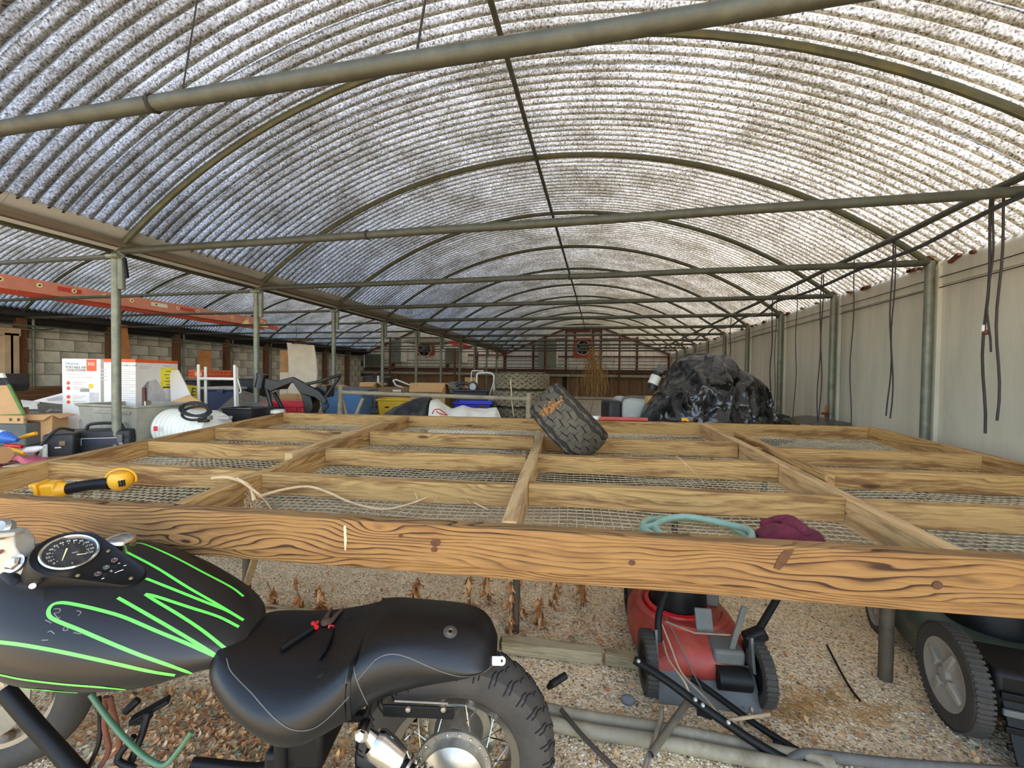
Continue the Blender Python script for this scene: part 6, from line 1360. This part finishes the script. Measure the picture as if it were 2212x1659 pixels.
t = thing('scrap_motor', 'grey scrap motor lying on the cardboard box beyond the pipe rail', 'motor', at_d(985, 842, 5.5)); obj('housing', MB().tube([at_d(970, 834, 5.5), at_d(982, 836, 5.5), at_d(996, 832, 5.45)], [.06, .075, .04], 14), GREYPL, t); obj('arm', MB().tube(smooth_path([at_d(984, 832, 5.4), at_d(1000, 827, 5.4), at_d(1014, 831, 5.4)], 4), .025, 8), BLKPL, t); obj('foot', MB().box(at_d(982, 845, 5.5), (.12, .1, .05), Matrix.Rotation(YAW, 3, 'Z')), GREYPL, t)
t = thing('small_wheel', 'small black wheel standing on the black crate', 'wheel', at_d(1022, 842, 5.3)); wheel(t, at_d(1022, 835, 5.35), (RX * .35 + FH).normalized(), .068, .03, LGREY, 0, 0, 'tyre')
t, M, w, h = mk('blue_crate', 'royal blue plastic crate beside the tyre stack', 'crate', 982, 1060, 869, 4.75); open_bin(t, M, w, .35, h, ROYAL, lip=.03)
for k, (a, b_) in enumerate((((1010, 880), (1042, 884)), ((1036, 876), (1056, 882)))): tag(plank('wood_offcut', '', at_d(a[0], a[1], 4.62), at_d(b_[0], b_[1], 4.6), .05, .02, 0, RUST, 'offcut'), 'brown wood offcut lying over the rim of the royal blue crate' if k == 0 else 'shorter brown wood offcut at the right rim of the royal blue crate', 'offcut')
t = thing('pipe_frame', 'white bent pipe frame standing left of the tyre stack', 'frame', at_d(1048, 890, 5.9))
fp = [at_d(1030, 905, 5.9), at_d(1030, 812, 5.9), at_d(1034, 806, 5.9), at_d(1060, 806, 5.9), at_d(1067, 813, 5.9), at_d(1067, 905, 5.9)]; fp[0].z = ZT; fp[-1].z = ZT
obj('hoop', MB().tube([fp[0]] + smooth_path(fp[1:5], 4) + [fp[5]], .014, 10), OFFW, t); a = at_d(1053, 868, 5.9); obj('brace', MB().tube([at_d(1067, 825, 5.9), a, V((a.x, a.y, ZT))], .011, 8), OFFW, t)
t = thing('pipe_frame', 'thin white elbow pipe rising left of the white hoop frame', 'frame', at_d(1018, 860, 6.6)); a = at_d(1018, 830, 6.6); obj('pipe', MB().tube([V((a.x, a.y, ZT)), at_d(1018, 806, 6.6), at_d(1020, 801, 6.6), at_d(1045, 801, 6.6)], .011, 8), OFFW, t)
t, M, w, h = mk('cardboard_box', 'small cardboard box behind the scrap wheel, below the far ledge', 'box', 1004, 1028, 816, 7.0); carton(t, M, w, .25, h, CARD, op=False)
tag(obj('green_bottle', MB().lathe([(0, 0), (.07, .01), (.075, .12), (.05, .2), (.02, .25), (0, .26)], V((at_d(1062, 850, 5.6).x, at_d(1062, 850, 5.6).y, ZT)), UP, 18), pm('green_plastic', (36, 92, 60), .4)), 'dark green jug half hidden behind the white hoop frame', 'jug')
t = thing('white_chute', 'long white wire frame rack slanting into the cardboard box', 'rack', at_d(870, 850, 6.3))
P = [at_d(849, 822, 6.3), at_d(856, 820, 6.3), at_d(886, 832, 6.2), at_d(886, 842, 6.1), at_d(855, 832, 6.2), at_d(849, 822, 6.3)]; obj('wire_frame', MB().tube(P, .012, 6), OFFW, t)
p = at_d(868, 840, 6.2); obj('prop', MB().tube([V((p.x, p.y, ZT)), p], .012, 6), OFFW, t)
t, M, w, h = mk('black_trolley', 'black hand trolley with raised handles in the left bay beyond the blue tote', 'trolley', 782, 838, 812, 8.2); obj('body', lbox(M, (0, .2, h * .5), (w, .4, h)), BLKPL, t, bevel=.05)
for a, b_ in (((812, 806), (852, 794)), ((826, 818), (858, 810))): obj('handle', MB().tube([at_d(a[0] - 8, a[1] + 6, 8.2), at_d(*b_, 8.1)], .016, 8), BLKPL, t)
obj('wrench', MB().tube([at_d(817, 834, 8.0), at_d(817, 812, 8.0)], [.03, .018], 8), OFFW, t)
for i, (x0, x1, y) in enumerate(((772, 812, 826), (690, 724, 832))):
    t, M, w, h = mk('cardboard_box', ('tan open carton on top of the blue tote end', 'small tan carton behind the black motorcycle frame')[i], 'box', x0 + 6, x1, y, 6.4); carton(t, M, w, .3, h, CARD)

# tyre stack
def big_tyre(label, c, Rr, H, grp='tyres of the stack'):
    t = thing('truck_tyre', label, 'tyre', c, 0, grp); c = V(c); o = c + UP * H / 2
    obj('casing', MB().lathe([(Rr * .58, -H * .36), (Rr * .66, -H * .46), (Rr * .82, -H * .5), (Rr * .93, -H * .47), (Rr * .985, -H * .36), (Rr, -H * .1), (Rr, H * .1), (Rr * .985, H * .36), (Rr * .93, H * .47), (Rr * .82, H * .5), (Rr * .66, H * .46), (Rr * .58, H * .36), (Rr * .56, 0), (Rr * .58, -H * .36)], o, UP, 56), [TYREG], t); obj('sidewall', MB().lathe([(Rr * .6, H * .37), (Rr * .66, H * .475), (Rr * .82, H * .515), (Rr * .945, H * .48)], o, UP, 48), TYRED, t)
    mb = MB(); n = 42
    for row in range(6):
        for k in range(n):
            an = 2 * math.pi * (k + .5 * (row % 2)) / n; d = V((math.cos(an), math.sin(an), 0)); tg = V((-math.sin(an), math.cos(an), 0))
            z = (row - 2.5) * H * .135 + (.006 if k % 2 else -.006); mb.box(o + d * (Rr * (1.0 - .012 * abs(row - 2.5) / 2.5 * 1.4)) + UP * z, (.03, 2 * math.pi * Rr / n * .93, H * .118), Matrix((d, tg, UP)).transposed())
    obj('tread_blocks', mb, TYRED, t)['kind'] = 'stuff'; return t
TYRED = pm('dusty_tyre', (136, 124, 100), .9, 0, .3, 10, .2, 100, dirt=(104, 94, 74), dirtamt=.4, spec=.2); TYREG = pm('tyre_grooves', (88, 79, 63), .9, 0, .2, 10, spec=.2)
tp = at_d(1124, 850, 5.15); HT = .213
for k, nm in enumerate(('lowest', 'middle', 'topmost')): big_tyre(f'dusty truck tyre, {nm} of the stack tied with a rope', (tp.x + .01 * k, tp.y, ZT + .001 + HT * k), .335, HT - .001)
ps = [at_d(1105, 814, 5.0), at_d(1103, 820, 4.83), at_d(1105, 850, 4.8), at_d(1106, 870, 4.81), at_d(1110, 900, 4.8)]
tag(obj('rope', MB().tube(smooth_path([at_d(1125, 811, 5.2)] + ps, 5), .009, 8), pm('jute_rope', (196, 178, 136), .9, 0, .2, 60)), 'tan rope tied over the front of the tyre stack', 'rope')

# right: bins, tarp pile, small tools
t, M, w, h = mk('grey_bin', 'pale grey plastic bin lying on its side before the tarp pile', 'bin', 1342, 1412, 858, 4.4); GB = pm('pale_grey_bin', (176, 180, 174), .4, 0, .08, 6)
obj('shell', MB().prism([M @ V(q) for q in ((-w / 2, 0, 0), (w / 2, 0, 0), (w / 2, 0, h * .72), (w * .4, 0, h * .9), (-w * .3, 0, h), (-w / 2, 0, h * .9))], M.to_3x3() @ V((0, .45, 0))), GB, t, bevel=.03); obj('rim', lbox(M, (.02, -.006, h * .45), (w * .93, .02, .02)), GB, t, bevel=.006); obj('dark_rim', MB().tube(smooth_path([M @ V((-w * .5, -.01, .02)), M @ V((-w * .49, -.01, h * .85)), M @ V((-w * .25, -.01, h * 1.01)), M @ V((w * .35, -.01, h * 1.0))], 5), .012, 8), GREYPL, t)
t, M, w, h = mk('black_bin', 'rounded black bin end left of the pale grey bin', 'bin', 1317, 1345, 866, 4.35); obj('shell', lbox(M, (0, .2, h / 2), (w * 1.1, .4, h)), BLKPL, t, bevel=.035)
def on_back(px, lift): u = on_bench(px, 902 + (px - 1292) * .03)[0]; return bl(u, DB - .02, lift)
def lay_back(name, label, cat, pxs, lift, r, mat):
    P = [on_back(px, lift) for px in pxs]; t = thing(name, label, cat, P[0]); obj('body', MB().tube(P, r, 12), mat, t); return t, P
lay_back('red_pole', 'red handled pole lying along the bench back board', 'pole', (1292, 1340, 1392), .0145, [.014, .014, .014], pm('dusty_red', (188, 78, 66), .6))
t, P = lay_back('grip_tool', 'tool with black and orange grips at the tarp pile foot', 'tool', (1436, 1448, 1462), .019, [.012, .018, .012], BLKPL); obj('grip', MB().tube([P[2], P[2] + V((.03, -.004, .004)), P[2] + V((.045, -.02, -.004))], [.011, .012, .009], 8), YEL, t)
lay_back('white_pole_end', 'white pipe stub at the left end of the red pole', 'pipe', (1270, 1288), .0165, [.013, .016], OFFW)
t, o, tmb = sack('tarp_pile', 'big crumpled black plastic tarp heaped over something beside right wall', 'tarp', [(1378, 918), (1392, 890), (1406, 868), (1432, 838), (1458, 806), (1466, 778), (1484, 766), (1512, 760), (1538, 764), (1552, 786), (1566, 796), (1578, 798), (1598, 812), (1610, 838), (1612, 858), (1634, 872), (1662, 884), (1688, 898), (1702, 920)], 4.2, .62, TARPM, 5, .04, 2.6, (110, 56))
sack('tarp_fold', 'loose black plastic fold spreading at the foot of the tarp pile', 'tarp', [(1470, 925), (1500, 900), (1530, 880), (1560, 872), (1590, 880), (1615, 890), (1640, 905), (1660, 925)], 3.75, .25, TARPM, 12, .035, 3.5, (60, 30))
t = thing('spray_gun', 'white and black spray tool leaning on the tarp pile left side', 'tool', at_d(1420, 840, 4.3)); obj('body', MB().tube([at_d(1408, 842, 4.3), at_d(1414, 822, 4.3), at_d(1422, 805, 4.3)], [.05, .055, .05], 10), BLKPL, t); obj('band', MB().tube([at_d(1410, 830, 4.27), at_d(1418, 812, 4.27)], .056, 10), OFFW, t); obj('top', MB().box(at_d(1427, 798, 4.3), (.1, .08, .07), Matrix.Rotation(YAW, 3, 'Z') @ Matrix.Rotation(-.9, 3, 'Y')), GREYPL, t, bevel=.012)
p = at_d(1404, 836, 4.35); tag(obj('brown_carton', MB().box((p.x, p.y, ZT + .2), (.08, .1, .4), Matrix.Rotation(YAW, 3, 'Z')), CARD), 'narrow tan carton left of the tarp pile', 'box')
t, M, w, h = mk('white_papers', 'flat white sheets lying on the table behind the small tyre', 'paper', 1240, 1330, 876, 5.6); obj('sheet', lbox(M, (0, .2, .01), (w, .5, .02)), OFFW, t); obj('sheet', lbox(M, (.1, .0, .03), (w * .7, .3, .015), rot=Matrix.Rotation(.2, 3, 'Z')), BOXW, t)
lay('long_plank', 'pale lath lying across the far table top behind white sheets', 'plank', [(1232, 861, 9.5), (1290, 861, 9.5), (1342, 866, 8.9)], [.03, .03, .03], TABW)
tag(obj('wire_bundle', (lambda m: ([m.tube(smooth_path([at_d(1690, 905 + k * 1.6, 3.95), at_d(1740, 898 + k * 2.2, 3.9), at_d(1790, 906 + k * 2.4, 3.85), at_d(1840, 915 + k * 2, 3.8)], 4), .004, 5) for k in range(9)], m)[1])(MB()), pm('dark_wire', (86, 80, 66), .5, .3)), 'bundle of dark wires lying along the foot of right wall', 'wires')
sp_ = at_d(1760, 920, 4.1); tag(obj('wall_shelf', MB().box((XR - .12, 3.6, .78), (.28, 2.2, .03)).box((XR - .12, 2.8, .38), (.05, .05, .76)).box((XR - .12, 4.4, .38), (.05, .05, .76)), TABW), 'narrow grey shelf at the foot of the right wall', 'shelf')
t = thing('clamp', 'rusty clamp with orange handle fixed to the second right wall post', 'clamp', at_x(1785, 900, XR - .04)); a = lambda x, y: at_x(x, y, XR - .05)
obj('handle', MB().tube([a(1786, 876), a(1784, 892)], .011, 8), pm('orange_handle', (176, 92, 40), .6), t); obj('jaw', MB().tube([a(1776, 893), a(1791, 893)], .012, 8), RUST, t); obj('screw', MB().tube([a(1784, 893), a(1786, 912)], .014, 8), RUST, t)

# hanging cords along the right-hand side
CORD = pm('hanging_cord', (54, 48, 44), .8)
cords = [(2140, 432, 938, 'with a knot, nearest the right frame edge', .0055), (2146, 432, 760, 'shorter twin strand, nearest the right frame edge', .004), (2166, 470, 910, 'single loose strand near the right frame edge', .005), (1934, 545, 905, 'left one of the pair on the second wall panel', .004), (1929, 545, 900, 'right one of the pair on the second wall panel', .004), (1845, 590, 932, 'long single strand between the first two wall posts', .0035), (1778, 625, 915, 'left strand of the pair by the clamp', .004), (1774, 625, 912, 'right strand of the pair by the clamp', .004), (1722, 650, 905, 'thin single strand left of the clamp', .0035), (1668, 690, 858, 'thick strand ending above the tarp tail', .0055), (1677, 672, 900, 'thin strand beside the third wall post', .0035), (1578, 715, 797, 'short strand just right of the tarp top', .006)]
for px, y0, y1, txt, r in cords:
    a = at_x(px, y0, xr + .018); b_ = at_x(px - 2, y1, xr + .018); a.z = EZ + .03; b_.y = a.y
    if px == 1677 or px == 1722: pass
    t = thing('hanging_cord', 'dark cord on the eave pipe, ' + txt, 'cord', a, 0, 'cords hanging along the right wall')
    obj('strand', MB().tube([a.lerp(b_, i / 12) + V((.006 * math.sin(i * .9 + px), .008 * math.sin(i * .6 + px), 0)) for i in range(13)], r, 6), CORD, t)
    if px == 2140: k = a.lerp(b_, .57); obj('knot', MB().ball(k, .013, 10, 7), RUST, t); obj('tag', MB().box(k + V((-.012, 0, .02)), (.01, .006, .03)), OFFW, t)
for i, (px, y) in enumerate(((1740, 350), (1150, 470), (1160, 20), (512, 140))): pass
# wires slung from the roof
for i, (x0, y0, z0, x1, y1, z1) in enumerate(((CXM + .05, 1.05, EZ + .03, CXM + .02, 1.3, EZ + RISE - .03), (CXM - .75, 1.05, EZ + .03, CXM - .75, 1.15, EZ + RISE - .15))):
    tag(obj('hanger_wire', MB().tube(smooth_path([(x0, y0, z0), ((x0 + x1) / 2 + .015, (y0 + y1) / 2, (z0 + z1) / 2), (x1, y1, z1)], 5), .004 if i == 0 else .0025, 5), DARKP), ('thick twisted hanger wire rising from the nearest cross pipe beside the ridge pipe', 'thin hanger wire rising from the left part of the nearest cross pipe')[i], 'wire')
# ladder on the left bay's cross pipes
LX = -6.15; ya, yb = 2.3, at_x(575, 712, LX).y; LZ = EZ - .01
FIB = pm('faded_red_fibreglass', (206, 136, 112), .6, 0, .15, 4, dirt=(176, 108, 84), dirtamt=.3); FIBR = pm('red_fibreglass', (206, 84, 58), .55, 0, .15, 4)
ld = thing('extension_ladder', 'faded red fibreglass extension ladder lying on the left bay cross pipes', 'ladder', (LX - .2, (ya + yb) / 2, LZ))
obj('side_rail', MB().box((LX, (ya + yb) / 2, LZ + .085), (.035, yb - ya, .15)), FIB, ld, bevel=.006); obj('side_rail', MB().box((LX - .44, (ya + yb) / 2, LZ + .06), (.035, yb - ya, .1)), FIB, ld, bevel=.006)
obj('fly_rail', MB().box((LX - .07, (ya + .9 + yb + .35) / 2, LZ + .04), (.03, yb - ya - .55, .07)), FIBR, ld, bevel=.005); obj('fly_rail', MB().box((LX - .38, (ya + .9 + yb + .35) / 2, LZ + .04), (.03, yb - ya - .55, .07)), FIBR, ld, bevel=.005)
y = ya + .12
while y < yb - .05:
    rg = obj('rung', MB().tube([(LX + .021, y, LZ + .095), (LX - .46, y, LZ + .07)], .016, 10), ALU, ld); obj('rung_end', MB().lathe([(0, .003), (.011, .003)], (LX + .0185, y, LZ + .1), (1, 0, 0), 14), DARKP, rg); obj('rung_collar', MB().lathe([(.011, .004), (.025, .004), (.026, 0)], (LX + .0185, y, LZ + .1), (1, 0, 0), 16), CREAM, rg); y += .305
for k, yy in enumerate((3.6, 4.6, 5.0)): obj('sticker', MB().box((LX + .019, yy, LZ + .1), (.002, .22, .05)), (pm('sticker_red', (196, 60, 44), .5) if k != 1 else BOXW), ld)
for yy in (yb - .15, yb - .55): obj('shoe', MB().prism([(LX + .03, yy, LZ + .01), (LX + .03, yy + .18, LZ + .01), (LX + .03, yy + .09, LZ + .1)], (-.02, 0, 0)), CREAM, ld)
tag(obj('black_stick', MB().tube([at_f(268, 558, 2.85), at_f(274, 600, 2.85)], .014, 8), BLKSAT), 'short black rod hanging beside the nearest gutter post', 'rod')
# left wall bits
plank('plank', 'orange brown plank leaning on block wall behind the nearest gutter post', at_x(272, 790, XW + .5), at_x(262, 702, XW + .24), .16, .03, 0, pm('orange_wood', (170, 112, 58), .8, 0, .25, 6))
plank('plank', 'short orange plank standing at the block wall above the milk crate', V((XW + .3, at_x(442, 800, XW + .3).y, ZT)), at_x(442, 757, XW + .2), .26, .03, 0, pm('orange_wood', (176, 118, 66), .8, 0, .25, 6))
for k in range(6): tag(obj('lumber', MB().box((0, 0, 0), (3.0 - .2 * k, .14, .035)), OLDW, M=frame((XW + .55 + .02 * (k % 3), 5.0 + .1 * k, ZT + .12 + .038 * k), (0, 1, 0))), ('dark board in the lumber pile by the block wall, ' + ('lowest', 'second from bottom', 'third from bottom', 'third from top', 'second from top', 'topmost')[k]), 'board', 'lumber pile')
tag(obj('lumber_bearer', MB().box((XW + .55, 4.2, ZT + .05), (.4, .1, .1)).box((XW + .55, 6.0, ZT + .05), (.4, .1, .1)), OLDW), 'timber blocks under the dark lumber pile', 'block')
dr = sroot('door_1', (XW + .1, 2.9, 0)); a = at_x(20, 720, XW + .14)
DOORW = pm('pale_door_timber', (176, 150, 118), .8, 0, .2, 6)
for px in (14, 27): q = at_x(px, 800, XW + .16); obj('jamb', MB().box((q.x, q.y, .92), (.12, .1, 1.84)), DOORW, dr, bevel=.004)
q = at_x(10, 716, XW + .16); obj('head', MB().box((q.x, q.y - .4, q.z), (.12, 1.1, .12)), DOORW, dr, bevel=.004)
t = thing('dark_chair', 'black padded item with white patch at the left frame edge', 'chair', at_d(2, 860, 4.2)); obj('pad', MB().prism([at_d(-30, 812, 4.2), at_d(8, 806, 4.2), at_d(18, 830, 4.2), at_d(14, 846, 4.2), at_d(-30, 846, 4.2)], FH * .2), BLKPL, t, bevel=.02); obj('patch', MB().prism([at_d(-20, 806, 4.18), at_d(5, 806, 4.18), at_d(10, 816, 4.18), at_d(-20, 816, 4.18)], FH * .02), OFFW, t); a = at_d(-5, 846, 4.25); obj('leg', MB().tube([a, V((a.x, a.y, ZT))], .03, 8), BLKPL, t)

# far wall fittings
def cabinet(label, x0, y0, x1, y1, side=0, mat=None):
    t = thing('switch_cabinet', label, 'cabinet', at_y((x0 + x1) / 2, y1, YE), 0, 'cabinets on the far wall'); o = wrect('door', x0, y0, x1, y1, mat or CABM, .1, .18, t, .008)
    if side: wrect('wiring_panel', x1 + .5, y0 + 3, x1 + side, y1 - 2, WHITEP, .05, .1, t, .006)
    wrect('seam', (x0 + x1) / 2 - 1.2, y0 + 2, (x0 + x1) / 2 - .6, y1 - 2, GREYPL, .29, .004, t); wrect('latch', x1 - 4, (y0 + y1) / 2 - 2, x1 - 2.5, (y0 + y1) / 2 + 2, GREYPL, .285, .02, t); return t
CABM = pm('cabinet_grey_green', (118, 124, 106), .5, 0, .1, 6)
cabinet('tall grey-green switch cabinet on the far wall, left of the round fan', 1165, 733, 1202, 791, 4)
cabinet('grey cabinet on the far wall beside a brown post, left bay right end', 968, 752, 1000, 786, 12)
cabinet('grey cabinet on the far wall at the middle of the left bay', 848, 735, 869, 784, 13, pm('cabinet_blue_grey', (124, 130, 124), .5))
cabinet('dark green-grey cabinet on the far wall, left bay left end', 796, 766, 832, 792, 0, pm('cabinet_dark', (92, 98, 86), .5))
def fan(label, x0, y0, x1, y1):
    t = thing('exhaust_fan', label, 'fan', at_y((x0 + x1) / 2, y1, YE), 0, 'exhaust fans on the far wall'); c = at_y((x0 + x1) / 2 - 1, (y0 + y1) / 2 - 2, YE - .2); r = abs(at_y(x0, y0, YE).x - at_y(x1, y0, YE).x) * .36
    a, b_ = at_y(x0, y0, YE), at_y(x1, y1, YE); c = V(((a.x + b_.x) / 2, YE - .12, (a.z + b_.z) / 2)); s = (b_.x - a.x) / 2
    mb = MB(); n = 32; vs = []
    for i in range(n):
        an = 2 * math.pi * (i + .5) / n; k = 1 / max(abs(math.cos(an)), abs(math.sin(an))); hz = (a.z - b_.z) / 2
        for yy in (0, .08): vs += [c + V((r * math.cos(an), yy, r * math.sin(an))), c + V((s * k * math.cos(an), yy, hz * k * math.sin(an)))]
    mb.add(vs, [f for i in range(n) for j in [(i + 1) % n] for f in ((4 * i, 4 * i + 1, 4 * j + 1, 4 * j), (4 * i + 2, 4 * j + 2, 4 * j + 3, 4 * i + 3), (4 * i, 4 * j, 4 * j + 2, 4 * i + 2), (4 * i + 1, 4 * i + 3, 4 * j + 3, 4 * j + 1))])
    obj('housing', mb, pm('fan_red', (162, 66, 40), .7, 0, .2, 6), t); obj('ring', MB().lathe([(r * .97, -.03), (r * 1.05, -.03), (r * 1.05, .01), (r * .97, .01), (r * .97, -.03)], c, (0, 1, 0), 32), OFFW, t); obj('dark_back', MB().lathe([(0, .1), (r, .1)], c, (0, 1, 0), 28), DARKP, t)
    for k in range(6):
        an = k * math.pi / 3 + .3; d = V((math.cos(an), 0, math.sin(an))); obj('blade', MB().box(c + d * r * .55 + V((0, .05, 0)), (r * .75, .012, r * .34), Matrix.Rotation(-an, 3, 'Y') @ Matrix.Rotation(.5, 3, 'X')), GREYPL, t)
    obj('hub', MB().lathe([(0, .0), (r * .16, .01), (r * .18, .08)], c, (0, 1, 0), 16), GREYPL, t); return t
fan('square red exhaust fan with round opening on the main bay far wall', 1239, 731, 1281, 773)
fan('red exhaust fan on the far wall of the left bay', 900, 741, 940, 768)
t = thing('red_hood', 'slanted red metal hood above the cabinet, left bay right end', 'hood', at_y(985, 755, YE - 2.2)); obj('panel', MB().prism([at_y(962, 740, YE - 2.2), at_y(985, 733, YE - 2.2), at_y(1016, 749, YE - 2.2), at_y(996, 752, YE - 2.2)], (0, .4, 0)), pm('hood_red', (196, 70, 52), .6), t); obj('strap', MB().tube([at_y(985, 735, YE - 2.0), at_y(985, 725, YE - 2.0)], .01, 5), DARKP, t)
t = thing('grey_duct', 'wide pale grey duct hung below the left bay arch', 'duct', at_y(920, 735, YE - 1.2)); obj('duct', MB().prism([at_y(868, 735, YE - 1.2), at_y(920, 728, YE - 1.2), at_y(985, 736, YE - 1.2), at_y(940, 742, YE - 1.2), at_y(885, 742, YE - 1.2)], (0, .7, 0)), pm('duct_grey', (146, 142, 124), .6), t, bevel=.02); obj('strap', MB().tube([at_y(930, 730, YE - .9), at_y(930, 715, YE - .9)], .01, 5), DARKP, t)
for px, y0, y1, lab in ((1339, 727, 866, 'right of the round fan'), (1178, 729, 826, 'in front of the tall switch cabinet'), (983, 752, 824, 'in front of the left bay right cabinet'), (843, 728, 836, 'in front of the left bay middle cabinet')):
    a = at_y(px, y0, YE - .9); tag(obj('rusty_post', MB().tube([V((a.x, a.y, 0)), a], .033, 10), RUST), 'rust brown standpipe before the far wall, ' + lab, 'post', 'rusty standpipes at the far wall')
VINE = pm('dry_vine', (176, 138, 84), .9, 0, .3, 20)
t = thing('hanging_vine', 'clump of dry tan vine hanging in front of the far wall', 'vine', at_y(1280, 865, YE - 2.5)); rn = random.Random(6)
for k in range(5):
    mb = MB()
    for j in range(26):
        x = 1283 + rn.gauss(0, 7 + 3 * k); y0 = rn.uniform(735, 800) + 8 * k; L = rn.uniform(25, 70); q0 = at_y(x, y0, YE - 2.5 + rn.uniform(-.2, .2)); q1 = at_y(x + rn.gauss(0, 8), min(866, y0 + L), YE - 2.5 + rn.uniform(-.2, .2)); mb.tube([q0, q0.lerp(q1, .5) + V((rn.gauss(0, .04), 0, 0)), q1], .007, 4, False)
    obj('strands', mb, VINE, t)['kind'] = 'stuff'
obj('main_stem', MB().tube(smooth_path([at_y(1276, 700, YE - 2.5), at_y(1280, 760, YE - 2.5), at_y(1290, 810, YE - 2.5), at_y(1288, 862, YE - 2.5)], 5), .014, 6), VINE, t)
for z, nm in ((1.6, 'lower'), (1.72, 'middle'), (1.84, 'upper')): tag(obj('conduit', MB().tube([(XW + .2, YE - .12, z), (XR - .1, YE - .12, z)], .014, 6), STEEL), f'thin conduit running along the far wall, {nm} of three', 'pipe', 'conduits on the far wall')
